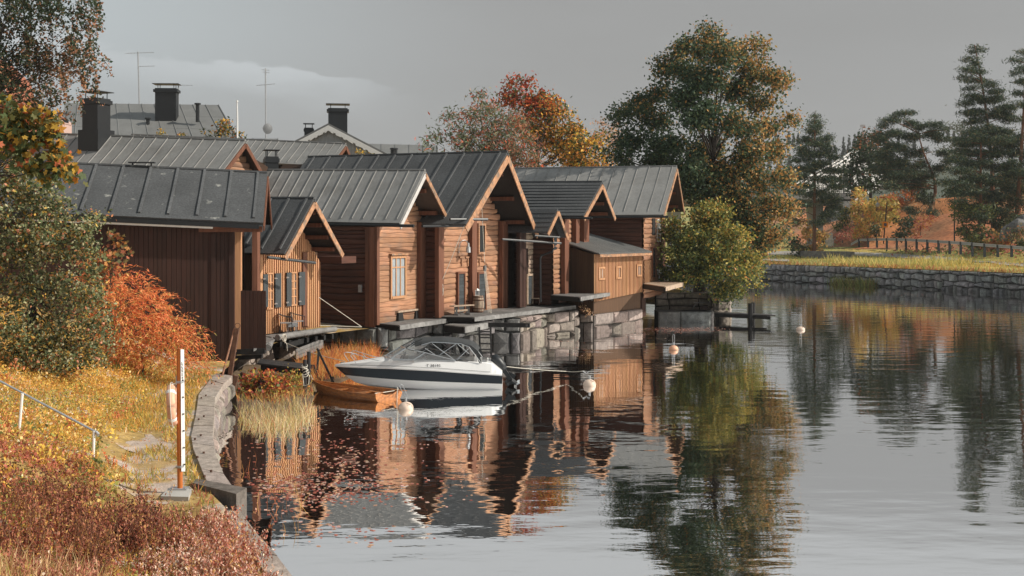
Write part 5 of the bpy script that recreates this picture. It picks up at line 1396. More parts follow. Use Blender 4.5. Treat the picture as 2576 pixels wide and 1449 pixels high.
for f, lab in ((-.25, 'long varnished oar resting along the near side of the rowing boat'), (.36, 'long varnished oar poking over the far side of the rowing boat')):
    a = sc0+ax*(.55 if f < 0 else .25)+pd*f*1.2; b = sc0+ax*3.1+pd*f*.5; a.z = .31; b.z = .36
    o = thing('oar', lab, 'oar', a, 'oars in the rowing boat'); m = MB(); m.tint(1.5); m.tube([a, b], .022, 7); m.build('shaft', M['boatwood'], o)
    m = MB(); m.tint(1.5); m.beam(a, a-(b-a).normalized()*.6, .13, .015); m.build('blade', M['boatwood'], o)
def line(label, pts, r=.012, sag=0.0):
    m = MB(); P = []
    for a, b in zip(pts, pts[1:]):
        for k in range(8): t = k/8; P.append(a.lerp(b, t)-Vector((0, 0, sag*4*t*(1-t))))
    P.append(pts[-1]); m.tube(P, r, 5); return tag(m.build('mooring_line', M['rope'], loc=pts[0]), label, 'rope', 'mooring lines')
line('white mooring line from the round deck log to the motorboat bow', [gp(706, 846, 1.6), at(722, 864, 47.3), at(868, 909, BD)], .012, .06)
c = gp(706, 850, 1.45); m = MB()
for k in range(3): m.tube([c+Vector((.1+.03*k+.02*math.cos(x), .16*math.cos(x)+.05, .145*math.sin(x)+.0)) for x in np.linspace(0, 6.3, 13)], .014, 5)
m.tube([c+Vector((.2, -.15, -.1)), c+Vector((.28, -.18, -.25)), c+Vector((.3, -.18, -.5))], .012, 5); tag(m.build('rope_hitch', M['rope'], loc=c), 'white rope hitched around the round deck log', 'rope')
b3p = gp(1483, 968, 0)
line('pale stern line sagging from the outboard to the round buoy', [at(1258, 920, BD), at(1425, 934, 46), b3p+Vector((-.2, 0, .52))], .011, .03)
m = MB(); c = b3p+Vector((0, 0, .3)); m.tube([b3p+Vector((-.25, 0, .5)), b3p+Vector((-.12, 0, .42)), b3p+Vector((0, 0, .5))], .02, 6); tag(m.build('shackle', M['galv'], loc=c), 'small metal shackle on top of the motorboat line buoy', 'shackle')
b4p = gp(1021, 1027, 0); tl, tr_ = rp(0, 1, -1), rp(0, 1, 1)
line('white line across the rowing boat transom down to its buoy', [tl+Vector((0, 0, .06)), tr_+Vector((-.1, 0, .04)), b4p+Vector((-.28, .1, .66)), b4p+Vector((-.3, .1, -.02))], .012, .01)
m = MB(); 
for dx in (0, .12): m.tube([b4p+Vector((-.22+dx, .05, .72)), b4p+Vector((-.10+dx*.8, .0, .50)), b4p+Vector((-.04+dx*.7, 0, .36))], .013, 5)
m.tube([b4p+Vector((-.22, .05, .72)), b4p+Vector((-.16, .05, .76)), b4p+Vector((-.10, .05, .72))], .013, 5); tag(m.build('wire_handle', M['galv'], loc=b4p), 'bent wire loop standing on the stained buoy behind the rowing boat', 'handle')
line('short white line from the rowing boat bow to the taller black post', [rp(.97, 1, -1), at(779, 935, 43.5)], .012, .02)

# ---------- lifebuoy post, handrail, strut ----------
PB = gp(451, 1230, .98); PD = PB.y
def pp(x, y, d=0.0): return at(x, y, PD+d)
b = thing('concrete_block', 'pale concrete footing block under the orange lifebuoy post', 'block', (PB.x, PB.y, .7)); 
m = MB(); q = [gp(404, 1248, .98), gp(474, 1250, .98), gp(482, 1229, .98), gp(424, 1228, .98)]; m.hexa([Vector((p.x, p.y, .4)) for p in q], q); m.build('block', M['concrete'], b)
t = thing('lifebuoy_post', 'tall orange lifebuoy post with a white hole-punched pole, standing on the quay', 'post', PB)
m = MB(); m.tube([pp(453, 1230), pp(451, 1060), pp(451.5, 878)], .047, 14); m.tint(.8); m.tube([pp(451.5, 878.5), pp(451.5, 876)], .052, 14); m.build('post', M['orange'], t, smooth=False)
m = MB(); m.box(PB+Vector((0, 0, .012)), .32, .24, .02); 
for dx in (-.12, .12): m.box(PB+Vector((dx, -.08, .03)), .03, .03, .03)
m.build('base_plate', M['galv'], t)
m = MB(); m.hexa([pp(456.5, 1186, -.05), pp(466, 1186, .06), pp(464, 1186, .09), pp(454.5, 1186, .0)], [pp(454.5, 879, -.05), pp(463, 879, .06), pp(461, 879, .09), pp(452.5, 879, .0)]); m.c = [(.8, .8, .8)]*len(m.c); wp = m.build('white_pole', M['white'], t)
for k in range(6):
    y = 959+k*42.3; x = 457.3+(y-959)*.017; m = MB(); q = [pp(x+2, y, -.026), pp(x+5, y, .010), pp(x+5, y-4, .010), pp(x+2, y-4, -.026)]; m.hexa(q, [v_+Vector((-.01, .006, 0)) for v_ in q]); m.build('slot', M['black'], wp)
m = MB(); random.seed(3)
for k in range(13):
    y = 912+k*3.3; x = 455.5+(y-912)*.03; a = random.uniform(-1.5, 1.5); m.tube([pp(x+1, y, -.043), pp(x+3+a*.4, y+random.uniform(-2, 2), -.016), pp(x+4+a, y+2.5, -.004)], .0045, 4)
m.build('scribble', M['black'], wp)
for y in (961, 1174): m = MB(); m.beam(pp(446, y, -.02), pp(459, y, -.04), .13, .035); m.build('clamp', M['galv'], t)
m = MB(); m.beam(pp(443, 962, .0), pp(453, 962, 0), .05, .06); m.beam(pp(445, 945, 0), pp(445, 975, 0), .03, .03, (0, 1, 0)); m.build('hook', M['galv'], t)
lc = pp(434, 1018, -.02); LBR, LBr = .315, .062
lb = thing('lifebuoy', 'worn pale orange ring lifebuoy with white bands hanging on the orange post', 'lifebuoy', lc)
axl = Vector((math.cos(R(11)), math.sin(R(11)), .06)).normalized(); e1 = Vector((0, 0, 1)); e1 = (e1-axl*e1.dot(axl)).normalized(); e2 = axl.cross(e1)
def torus(m, a0, a1, R_, r_, n=40):
    rows = []
    for t in np.linspace(a0, a1, n):
        d_ = e1*math.cos(t)+e2*math.sin(t); rows.append([lc+d_*(R_+r_*math.cos(u))+axl*(r_*1.25*math.sin(u)) for u in np.linspace(0, 2*math.pi, 13)])
    m.grid(rows)
m = MB(); torus(m, 0, 2*math.pi, LBR, LBr, 48); m.build('ring', M['buoyorange'], lb, smooth=True)
for k in range(4): m = MB(); a = .72+k*math.pi/2; torus(m, a-.1, a+.1, LBR, LBr+.004, 6); m.build('band', M['white'], lb, smooth=True)
m = MB(); P = []
for t in np.linspace(0, 2*math.pi, 60): d_ = e1*math.cos(t)+e2*math.sin(t); P.append(lc+d_*(LBR+LBr+.02+.025*abs(math.sin(2*t)))+axl*.0)
m.tube(P, .009, 5); m.tube([pp(440, 1035, -.1), pp(441, 1042, -.12), pp(437, 1055, -.12), pp(433, 1068, -.1), pp(431, 1074, -.1)], .009, 5); m.tube([pp(426, 976, -.1), pp(432, 968, -.1), pp(441, 964, -.05), pp(444, 968, -.05)], .010, 5); m.build('grab_line', M['rope'], lb)
# handrail
t = thing('handrail', 'thin white tube handrail descending the grassy bank on the left', 'handrail', gp(235, 1165, 1.1)); HD = 23.3
m = MB(); m.tube([at(-30, 943, HD+.2), at(240, 1086, HD), at(244.5, 1089, HD)], .023, 8); m.tint(1.0); m.tube([at(241, 1086, HD), at(247, 1092, HD), at(244, 1096, HD)], .032, 8); m.build('rail', M['galv'], t)
for (x, y0, x1, y1) in ((236.5, 1084, 233, 1172), (56, 990, 48, 1052)):
    m = MB(); m.tube([at(x, y0, HD), at(x1, y1+30, HD)], .03, 8); m.build('upright', M['white'], t)
# steel strut on the quay head
t = thing('mooring_strut', 'rusty angle-iron strut with an iron ring leaning at the quay head', 'strut', gp(578, 945, .95)); SD_ = 39.0
m = MB(); m.beam(at(597, 826, SD_), at(578, 947, SD_), .13, .16, (0, 1, 0)); m.beam(at(595, 945, SD_-.3), at(581, 996, SD_-.3), .13, .16, (0, 1, 0)); m.beam(at(560, 947, SD_-.1), at(600, 949, SD_-.1), .1, .1); m.build('bar', M['rust'], t)
m = MB(); m.tint(2.5); m.tube([at(590, 826, SD_), at(559, 946, SD_-.3)], .035, 6); m.build('brace', M['rust'], t)
m = MB(); c = at(597.5, 819.5, SD_); m.tube([c+Vector((.085*math.cos(x), 0, .085*math.sin(x))) for x in np.linspace(0, 6.3, 15)], .014, 6); m.build('ring', M['rust'], t)
# chain on the quay face
m = MB(); m.tint(.8)
def chain(P):
    for k, (a, b) in enumerate(zip(P, P[1:])):
        d_ = (b-a); m.beam(a-d_*.15, b+d_*.15, .03, .012, (0, 0, 1) if k % 2 else (0, 1, 0))
A = gp(572, 960, .75)
for ph in (0, 1):
    P = [Vector((A.x-.05-.55*k/18*1.0, A.y-2.2-k*.17-ph*1.2, .62-.5*math.sin(k/18*math.pi)-.12*ph)) for k in range(19)]
    P = [Vector((quay_x(p.y)+.95+.12, p.y, p.z)) for p in P]; chain(P)
tag(m.build('chain', M['rust'], loc=A), 'rusty chain hanging in loops on the pale quay wall face', 'chain')
# ---------- trees and plants ----------
G1, G2, G3 = (.035, .060, .032), (.055, .080, .035), (.085, .11, .04)
OR1, OR2, YE, RE, BR = (.36, .155, .045), (.46, .22, .06), (.50, .31, .05), (.34, .065, .03), (.20, .10, .045)
def blob(cx_, cy_, rx, ry, d, k=None): return at(cx_, cy_, d), (rx/F*d, (k or (rx+ry)/2)/F*d, ry/F*d)
def fill(c, r, n, shell=.45):
    u = unit(n); return np.array(c)+u*np.array(r)*(rng.uniform(0, 1, (n, 1))**shell)
def crown_pts(blobs, d, dens, per, cr, jd=2.0, rs=1.0, shell=.45):
    P = []; C = []
    for b in blobs:
        c, r = blob(*b[:4], d+rng.uniform(-jd, jd)); r = tuple(x*rs*.93 for x in r)
        n = max(3, int(dens*(r[0]*r[2]+r[0]*r[1]+r[1]*r[2])*(b[4] if len(b) > 4 else 1)))
        cl = fill(c, r, n, shell); C.append(cl)
        o = rng.normal(size=(n, per, 3))*cr*np.array((1, 1, .75)); P.append((cl[:, None]+o).reshape(-1, 3))
    return np.concatenate(P), np.concatenate(C)
def limbs(parent, base, top, C, r, mt='bark', n=26, twig=.02, name='trunk', lo=.35):
    """tapered trunk with limbs reaching into the crown"""
    base, top = Vector(base), Vector(top); m = MB(); pts = []
    for k in range(7):
        f = k/6; p = base.lerp(top, f); p += Vector((math.sin(f*5+base.x)*.12*r*6*f*(1-f), 0, 0)); pts.append(p)
    m.tube([base-Vector((0, 0, .4))]+pts, [r*1.35]+[r*(1-.75*k/6) for k in range(7)], 9); m.build(name, M[mt], parent)
    m = MB()
    for i in rng.choice(len(C), min(n, len(C)), replace=False):
        e = Vector([float(q) for q in C[i]]); h = lo+(1-lo)*min(1, max(0, (e.z-base.z)/(top.z-base.z+.01))*.75); s = base.lerp(top, min(.97, h*.9))
        mid = s.lerp(e, .5)+Vector((0, 0, -.05*(e-s).length)); q = max(twig, r*.28*(1-.5*h))
        m.tube([s, s.lerp(mid, .6)+Vector((0, 0, .04)), mid, e.lerp(mid, .4), e], [q, q*.8, q*.6, q*.4, q*.2], 5, cap=False)
    m.build('branch', M[mt], parent)
def tree(name, label, d, base, top, blobs, dens, per, cr, size, pal, pick, r, group=None, cat='tree', mt='bark', asp=.6, leafm='leaf', flat=0., nl=26, jd=2., axis=None, shell=.45, root_z=None):
    b = Vector(base) if not isinstance(base[0], tuple) else base
    t = thing(name, label, cat, b, group)
    P, C = crown_pts(blobs, d, dens, per, cr, jd, shell=shell)
    pk = pick(P) if pick else None
    if r: limbs(t, b, top, C, r, mt, nl)
    leaves('crown', P, size, pal, M[leafm], t, asp, axis=axis(P) if axis else None, pick=pk, flat=flat)
    return t
def px_of(P): return CX+F*P[:, 0]/P[:, 1], HY-F*(P[:, 2]-H)/P[:, 1]
def noisef(P, s, seed=0):
    a = np.sin(P[:, 0]*s+seed)*np.cos(P[:, 2]*s*1.1+seed*2)+np.sin(P[:, 1]*s*.9+seed*3)*.6+np.sin((P[:, 0]+P[:, 2])*s*2.1+seed)*.5
    return a
def choose(prob):      # rows of weights -> index
    c = np.cumsum(prob, 1); c /= c[:, -1:]; return (rng.uniform(size=(len(prob), 1)) > c).sum(1)
# big maple by the river
def pk_maple(P):
    x, y = px_of(P); a = .02+np.clip((x-1740)/290, 0, 1)+np.clip((220-y)/330, 0, .45)+noisef(P, .55)*.17; a = np.clip(a, .02, .9)  # autumn orange, weighted right and upward to paint in the sunlit side
    return choose(np.stack([1.2-a, 1.1-a*.8, .6+0*a, a*.55, a*.6, a*.30], 1).clip(0))
tree('maple_tree', 'huge green and orange maple towering behind the farthest storehouse', 79, (12.6, 80, 1.6), at(1800, 330, 79),
     [(1782, 92, 26, 26), (1765, 130, 46, 34), (1815, 135, 44, 38), (1712, 118, 34, 26), (1680, 165, 36, 34), (1735, 180, 50, 36), (1860, 128, 30, 26), (1898, 120, 26, 22), (1890, 170, 44, 34), (1945, 195, 34, 26), (1970, 215, 16, 14), (1660, 225, 34, 30), (1790, 205, 60, 36), (1850, 230, 50, 36), (1720, 250, 50, 36), (1920, 255, 36, 30), (1610, 262, 50, 18), (1566, 278, 26, 20), (1548, 300, 18, 12), (1650, 300, 50, 30), (1770, 290, 60, 38), (1860, 310, 56, 38), (1940, 320, 32, 28), (1984, 302, 22, 8), (1600, 350, 46, 32), (1560, 385, 36, 28), (1680, 365, 60, 34), (1770, 375, 60, 36), (1880, 385, 56, 36), (1950, 385, 34, 32), (1640, 410, 60, 28), (1730, 425, 60, 32), (1820, 440, 60, 36), (1910, 445, 50, 32), (1972, 450, 28, 34), (1760, 480, 60, 34), (1850, 505, 60, 34), (1930, 510, 46, 32), (1978, 525, 24, 34), (1900, 560, 50, 34), (1955, 580, 34, 30), (1915, 615, 36, 30), (1800, 545, 70, 40), (1700, 470, 50, 30)],
     4.6, 125, .40, .22, [(.038, .066, .038), (.05, .082, .044), (.09, .12, .052), (.36, .18, .06), (.36, .24, .08), (.48, .28, .10)], pk_maple, .48, nl=46, group='broadleaf trees', jd=3.0)
# leafy tree leaning from the terrace
def pk_bank(P):
    x, y = px_of(P); a = np.clip(.45+(x-1790)/300+noisef(P, .9, 1)*.2-(y-640)/500, .05, 1)
    return choose(np.stack([1-a*.7, .9+0*a, .6+0*a, a*.7, a*.45, a*.2], 1).clip(0))
tree('bank_tree', 'bushy yellow-green tree hanging over the water from the granite terrace', 74.5, at(1765, 718, 78), at(1795, 590, 76),
     [(1790, 560, 60, 45), (1735, 590, 50, 50), (1840, 590, 50, 40), (1780, 640, 100, 55), (1700, 655, 25, 45), (1862, 645, 42, 45), (1750, 690, 80, 32), (1830, 700, 60, 35), (1880, 680, 28, 40), (1830, 725, 40, 20), (1712, 610, 25, 40), (1720, 690, 40, 25), (1690, 590, 14, 14), (1822, 742, 18, 12), (1765, 530, 25, 14), (1895, 700, 18, 24), (1855, 735, 18, 16), (1900, 655, 14, 14), (1805, 525, 14, 10), (1700, 560, 18, 14), (1665, 680, 12, 18)],
     3.0, 130, .36, .19, [(.05, .08, .032), (.10, .125, .038), (.17, .175, .045), (.36, .29, .065), (.46, .34, .075), (.42, .20, .06)], pk_bank, .26, nl=40, group='broadleaf trees', jd=1.4)
# rowan and red maple behind the tall roof
def pk_red(P):
    x, y = px_of(P); a = np.clip((x-1290)/190+(y-240)/330, 0, 1)+noisef(P, .5, 4)*.13; a = np.clip(a, 0, 1)
    return choose(np.stack([(1.05-a*1.6).clip(0)*1.3, (.5-abs(a-.35)).clip(0)*1.8, (a-.15).clip(0)*1.0, (a-.25).clip(0)*.8, .42+a*.3, .3+0*a], 1))
tree('red_maple', 'flame-red to yellow maple rising behind the rowan and the tall gable', 97, (2.2, 98, 3), at(1350, 320, 97),
     [(1308, 212, 30, 18), (1285, 245, 50, 28), (1340, 255, 50, 35), (1395, 290, 45, 35), (1375, 345, 60, 50), (1440, 330, 40, 32), (1475, 370, 45, 40), (1430, 390, 60, 40), (1505, 350, 22, 22), (1335, 310, 55, 45), (1385, 250, 18, 14), (1510, 395, 20, 30), (1460, 420, 60, 30)],
     2.9, 76, .42, .27, [RE, (.46, .13, .035), (.55, .26, .06), (.58, .38, .06), (.10, .12, .04), G2], pk_red, .35, nl=30, group='broadleaf trees')
def pk_row(P):
    x, y = px_of(P); a = np.clip((x-1120)/220+noisef(P, .8, 2)*.15, 0, 1)
    return choose(np.stack([1-a*.6, .9-a*.4, a*.55+.1, a*.6+.05, .28+0*a, .16+0*a], 1).clip(0))
tree('rowan_tree', 'feathery rowan with orange-red berry clusters behind the tall roof', 86, (-2.6, 88, 3), at(1235, 330, 86),
     [(1235, 268, 45, 22, .8), (1180, 300, 55, 32, .8), (1262, 320, 70, 45), (1150, 335, 45, 34, .7), (1215, 365, 85, 45), (1305, 370, 45, 52), (1100, 345, 38, 34, .45), (1328, 425, 38, 45), (1290, 405, 50, 45), (1120, 298, 25, 18, .35), (1085, 365, 25, 20, .5), (1215, 245, 25, 14, .5), (1345, 400, 20, 25)],
     3.8, 48, .38, .34, [(.085, .115, .065), (.15, .18, .10), (.38, .16, .10), (.42, .23, .14), (.48, .10, .04), (.20, .20, .12)], pk_row, .16, nl=70, asp=.26, group='broadleaf trees')
tree('pale_birch', 'pale peach-coloured birch top between the red maple and the big maple', 135, (10.5, 135, 4), at(1530, 310, 135), [(1530, 312, 30, 22), (1505, 335, 22, 18, .7), (1550, 340, 30, 22), (1520, 350, 45, 20)], 1.6, 22, .5, .36, [(.42, .25, .16), (.34, .22, .15), (.45, .32, .24)], None, .12, nl=16, group='broadleaf trees', mt='birchbark')
# weeping birch, upper left
def pk_birch(P):
    x, y = px_of(P); a = np.clip(.18+(y-60)/420+noisef(P, .7, 6)*.22+(x-90)/600, .05, 1)
    return choose(np.stack([1.1-a, .8-a*.5, .5+0*a, a*.6, a*.5], 1).clip(0))
def birch():
    d = 52; t = thing('birch_tree', 'tall weeping birch with rusty autumn leaves filling the upper left corner', 'tree', (-25.5, d, 3), 'broadleaf trees')
    bl = [(40, 20, 110, 70), (150, 10, 90, 50), (215, 40, 40, 60), (30, 120, 80, 70), (120, 110, 90, 60), (205, 105, 45, 45), (90, 190, 110, 50), (20, 220, 60, 60), (190, 190, 60, 30, .7), (245, 160, 35, 22, .6), (270, 195, 18, 30, .5), (150, 250, 80, 28, .8), (60, -70, 120, 60), (180, -60, 70, 45), (-60, 100, 70, 150), (235, -15, 28, 40, .6), (70, 270, 80, 30, .8), (225, 235, 40, 16, .6), (262, 235, 20, 15, .4)]
    bl = [(b[0], b[1]-(34 if b[1] > 130 else 12))+b[2:] for b in bl if b[:2] not in ((225, 235), (262, 235))]+[(245, 185, 40, 14, .6), (275, 205, 14, 12, .5)]
    P = []; C = []
    for b in bl:
        c, r = blob(*b[:4], d+rng.uniform(-1.5, 1.5)); n = int(7.5*(r[0]*r[2]+r[0]*r[1]+r[1]*r[2])*(b[4] if len(b) > 4 else 1))
        cl = fill(c, r, n); C.append(cl)
        L = rng.uniform(.5, 1.5, n)
        for p, l in zip(cl, L):
            k = int(38*l); z = np.sort(rng.uniform(0, 1, k)); q = np.array(p)+rng.normal(size=(k, 3))*np.array((.09, .09, .04)); q[:, 2] -= z*l; q[:, 0] += z*z*.15; P.append(q)
    P = np.concatenate(P); C = np.concatenate(C)
    limbs(t, (-25.5, d, 3), at(10, 60, d), C, .20, 'bark', 26)
    leaves('crown', P, .15, [G1, (.05, .066, .036), (.09, .085, .045), (.27, .13, .065), (.34, .17, .09)], M['leaf'], t, .6, pick=pk_birch(P))
birch()
# small treetops between the roofs
def bush(label, d, blobs, dens, per, cr, size, pal, asp=.6, name='shrub', group='shrubs', base=None, pick=None, z=0, r=.05, leafm='leaf', jd=.4, nl=14, axis=None):
    b = Vector(base) if base else at(blobs[0][0], blobs[0][1]+blobs[0][3], d)
    if z: b.z = z
    return tree(name, label, d, b, b+Vector((0, 0, .7*blobs[0][3]*2/F*d)), blobs, dens, per, cr, size, pal, pick, r, group, 'shrub', nl=nl, asp=asp, leafm=leafm, jd=jd, axis=axis)
bush('orange and green treetop peeping over the roof left of the flagpole', 86, [(568, 322, 26, 16), (545, 336, 28, 12), (590, 338, 20, 12), (570, 312, 14, 8)], 7, 22, .25, .22, [OR1, YE, G3, G2], group='treetops between the roofs', z=4)
bush('small yellow treetop below the upper chimney', 84, [(402, 333, 18, 9)], 7, 22, .2, .2, [YE, G3, (.4, .35, .2)], group='treetops between the roofs', z=4)
bush('tiny orange treetop left of the orange-green one', 84.5, [(458, 339, 10, 5)], 8, 20, .16, .18, [OR1, YE, G3], group='treetops between the roofs', z=4, r=0)
bush('little leafy twig tops showing below the scalloped gable on its right', 88, [(903, 388, 12, 12), (940, 396, 14, 5)], 8, 20, .16, .18, [(.3, .3, .16), YE, G3], group='treetops between the roofs', z=4, r=0)
# apple tree
def pk_apple(P):
    n = noisef(P, 2.2, 3)*.25; x, y = px_of(P); a = np.clip(.25+n+np.clip((y-820)/500, 0, .3), 0, 1)
    return choose(np.stack([.9-a*.4, 1.0-a*.4, .55+0*a, .34+0*a, .14+a*.5, .10+a*.2], 1).clip(0))
ad = 31.0
ab = [(50, 520, 95, 55), (150, 530, 50, 45), (130, 600, 110, 60), (40, 640, 90, 70), (200, 630, 50, 50), (90, 740, 130, 80), (215, 740, 50, 80), (50, 840, 110, 60), (170, 850, 90, 60), (250, 850, 42, 60), (15, 440, 55, 60), (60, 400, 45, 45), (235, 690, 25, 40), (130, 905, 120, 28), (235, 905, 50, 25), (275, 800, 20, 40), (-30, 600, 60, 200, .5), (100, 470, 40, 40), (215, 580, 30, 25), (238, 545, 9, 16, .5)]
apl = thing('apple_tree', 'big grey-green apple tree laden with pinkish apples on the left bank', 'tree', at(90, 900, ad+.6), 'broadleaf trees')
P, C = crown_pts(ab+[(85, 890, 70, 50), (40, 900, 60, 40), (150, 920, 70, 25), (40, 480, 60, 40), (110, 500, 50, 30)], ad, 15, 70, .17, .6)
limbs(apl, at(90, 905, ad+.6), at(60, 520, ad+.6), C, .13, 'bark', 46, .01)
leaves('crown', P, .096, [(.075, .10, .04), (.16, .18, .085), (.34, .33, .20), (.035, .05, .025), (.42, .27, .06), (.40, .16, .07)], M['leaf'], apl, .55, pick=pk_apple(P))
m0 = MB(); m0.lathe((0, 0, 0), [(.0, .026), (.014, .034), (.034, .02), (.040, -.002), (.032, -.028), (.012, -.038), (0, -.034)], 10)
am = mat('apple_skin', (.58, .25, .15), .35, (14, 14, 14), .3, attr=False)
ap0 = m0.build('apple', am, None, smooth=True); first = True
near = C[np.argsort(C[:, 1]+rng.uniform(-.25, .45, len(C)))][:900]; sel = near[rng.choice(len(near), 96, replace=False)]
for q in sel:
    o = ap0 if first else ap0.copy()
    if not first: COL.objects.link(o)
    first = False; o.parent = apl; o.location = Vector([float(x) for x in q])+Vector((0, -.15, -.02))-ORG[apl.name]; o.scale = (random.uniform(1.0, 1.35),)*3
# young maple, close on the left, with proper lobed leaves
def maple_leaves(name, P, size, pal, pick, parent):
    n = len(P); a = unit(n); a[:, 2] -= .4; a /= np.linalg.norm(a, axis=1)[:, None]; nn = unit(n)+np.array((.5, -.5, .6)); b = np.cross(a, nn); b /= np.linalg.norm(b, axis=1)[:, None]
    s = size*rng.uniform(.6, 1.25, (n, 1)); V = []; Cc = []
    base = np.array(pal)[pick]*rng.uniform(.8, 1.2, (n, 1))
    for ang, l in ((0, 1.), (.85, .85), (-.85, .85), (1.75, .5), (-1.75, .5)):
        d_ = a*math.cos(ang)+b*math.sin(ang); w_ = -a*math.sin(ang)+b*math.cos(ang)
        V.append(np.stack([P, P+d_*s*.32*l+w_*s*.17*l, P+d_*s*.62*l, P+d_*s*.32*l-w_*s*.17*l], 1)); Cc.append(base)
    return quads_np(name, np.concatenate(V), np.concatenate(Cc), M['leaf'], parent)
md = 22.5; mt_ = thing('young_maple', 'young maple with big orange and green lobed leaves above the apple tree', 'tree', at(-40, 1060, md+1), 'broadleaf trees')
mb_ = [(30, 300, 45, 30), (75, 290, 40, 25), (120, 300, 30, 25), (40, 350, 60, 40), (110, 350, 45, 40), (150, 400, 35, 30), (120, 430, 45, 25), (165, 425, 25, 18), (60, 420, 60, 30, .4), (20, 270, 30, 20), (145, 340, 22, 20), (175, 455, 12, 12, .6)]
P, C = crown_pts(mb_, md, 130, 5, .09, .4)
x, y = px_of(P); a = np.clip((x-60)/160+noisef(P, 3, 1)*.25+(320-y)/260, 0, 1)
limbs(mt_, at(-60, 1060, md+1), at(-10, 330, md+.4), C, .09, 'bark', 16, .006, lo=.82)
maple_leaves('crown', P, .20, [(.06, .085, .03), (.11, .11, .035), (.32, .20, .03), (.40, .19, .03), (.36, .10, .04)], choose(np.stack([1-a, .8-a*.5, .3+a*.6, a*.6, .12+0*a], 1).clip(0)), mt_)
sp_ = thing('sapling', 'reddish-green maple sapling in front of the brown board wall', 'tree', at(262, 930, 37), 'broadleaf trees')
P, C = crown_pts([(290, 640, 35, 25), (262, 670, 30, 30), (310, 612, 14, 10), (325, 630, 10, 6), (275, 600, 12, 20, .6), (245, 700, 30, 30), (300, 590, 6, 5)], 37, 42, 6, .11, .3)
limbs(sp_, at(262, 930, 37), at(285, 620, 37), C, .035, 'bark', 26, .006)
maple_leaves('crown', P, .19, [(.14, .11, .04), (.30, .10, .05), (.36, .17, .05), (.10, .10, .04)], rng.integers(0, 4, len(P)), sp_)
# orange willow-like bush: arching sprays of narrow leaves
def sprays(t, blobs, d, n_per, lf, size, pal, asp, bend=.5, jd=.8, pick=None, length=.9, name='crown', leafm='leaf'):
    P = []; A = []
    for b in blobs:
        c, r = blob(*b[:4], d+rng.uniform(-jd, jd)); n = int(n_per*(r[0]*r[2]*3)*(b[4] if len(b) > 4 else 1)); s = fill(c, r, n, .5)
        o = s-np.array(c); o /= (np.linalg.norm(o, axis=1)[:, None]+1e-6); dirs = o+unit(n)*.5+np.array((.25, -.2, .45)); dirs /= np.linalg.norm(dirs, axis=1)[:, None]
        L = length*rng.uniform(.5, 1.2, (n, 1))
        for k in range(lf):
            f = k/lf; p = s+dirs*L*f; p[:, 2] -= (f*f*bend*L[:, 0]); tg = dirs.copy(); tg[:, 2] -= 2*f*bend
            tg /= np.linalg.norm(tg, axis=1)[:, None]; P.append(p+rng.normal(size=(n, 3))*.012); A.append(tg+unit(n)*.65)
    P = np.concatenate(P); A = np.concatenate(A); A /= np.linalg.norm(A, axis=1)[:, None]
    leaves(name, P+A*size*.4, size, pal, M[leafm], t, asp, axis=A, pick=pick(P) if pick else None)
OD = 37.0
ob_ = thing('orange_bush', 'glowing orange willow-leaved bush sprawling in front of the brown board wall', 'shrub', at(390, 928, OD), 'shrubs')
def pk_ob(P):
    x, y = px_of(P); a = np.clip((y-760)/260+noisef(P, 1.5, 5)*.22, 0, 1); return choose(np.stack([1-a*.6, .9-a*.3, .5+0*a, .15+a*.8, .1+a*.4], 1).clip(0))
obl = [(235, 680, 40, 26), (285, 705, 45, 32), (345, 730, 42, 26, .9), (300, 775, 70, 50), (385, 775, 52, 32), (340, 840, 90, 55), (430, 810, 36, 26, .8), (425, 850, 55, 34), (475, 855, 34, 22, .8), (400, 895, 90, 36), (480, 893, 36, 22, .9), (515, 908, 20, 12, .8), (270, 830, 50, 60), (300, 900, 70, 35), (455, 918, 60, 16), (230, 740, 30, 40)]
sprays(ob_, obl, OD, 105, 13, .135, [(.60, .19, .07), (.66, .29, .11), (.50, .12, .05), (.56, .38, .11), (.24, .23, .07)], .19, pick=pk_ob, length=.85, jd=.7, bend=.62)
limbs(ob_, at(360, 945, OD), at(350, 800, OD), crown_pts(obl, OD, 7, 1, .05, .5)[1], .035, 'bark', 60, .008)
# ---------- bank grass, weeds, reeds ----------
def land_pts(n, y0, y1, t0, t1, pw=1.0):
    y = y0+(y1-y0)*rng.uniform(size=n)**pw; t = rng.uniform(t0, t1, n)
    x = np.interp(y, EY, EX)-t; z = np.array([land_z(float(a), float(b)) for a, b in zip(x, y)]); return np.stack([x, y, z], 1), t
def blades(name, B, h, w_, pal, pick=None, lean=.35, parent=None, mt='dry', loc=(0, 0, 0), curve=True):
    n = len(B); hh = h*rng.uniform(.5, 1.3, (n, 1)); ang = rng.uniform(0, 6.28, n); s = np.stack([np.cos(ang), np.sin(ang), 0*ang], 1)*w_*.5
    d_ = rng.normal(size=(n, 3))*lean; d_[:, 2] = 1; d_ /= np.linalg.norm(d_, axis=1)[:, None]
    T = B+d_*hh; Mid = B+d_*hh*.55; Mid[:, 2] += .06*hh[:, 0]
    V = np.stack([B-s, B+s, Mid+s*.8, Mid-s*.8], 1); V2 = np.stack([Mid-s*.8, Mid+s*.8, T+s*.1, T-s*.1], 1)
    pal = np.array(pal); k = rng.integers(0, len(pal), n) if pick is None else pick; C = pal[k]*rng.uniform(.75, 1.25, (n, 1))
    return quads_np(name, np.concatenate([V, V2]), np.concatenate([C, C]), M[mt], parent, loc)
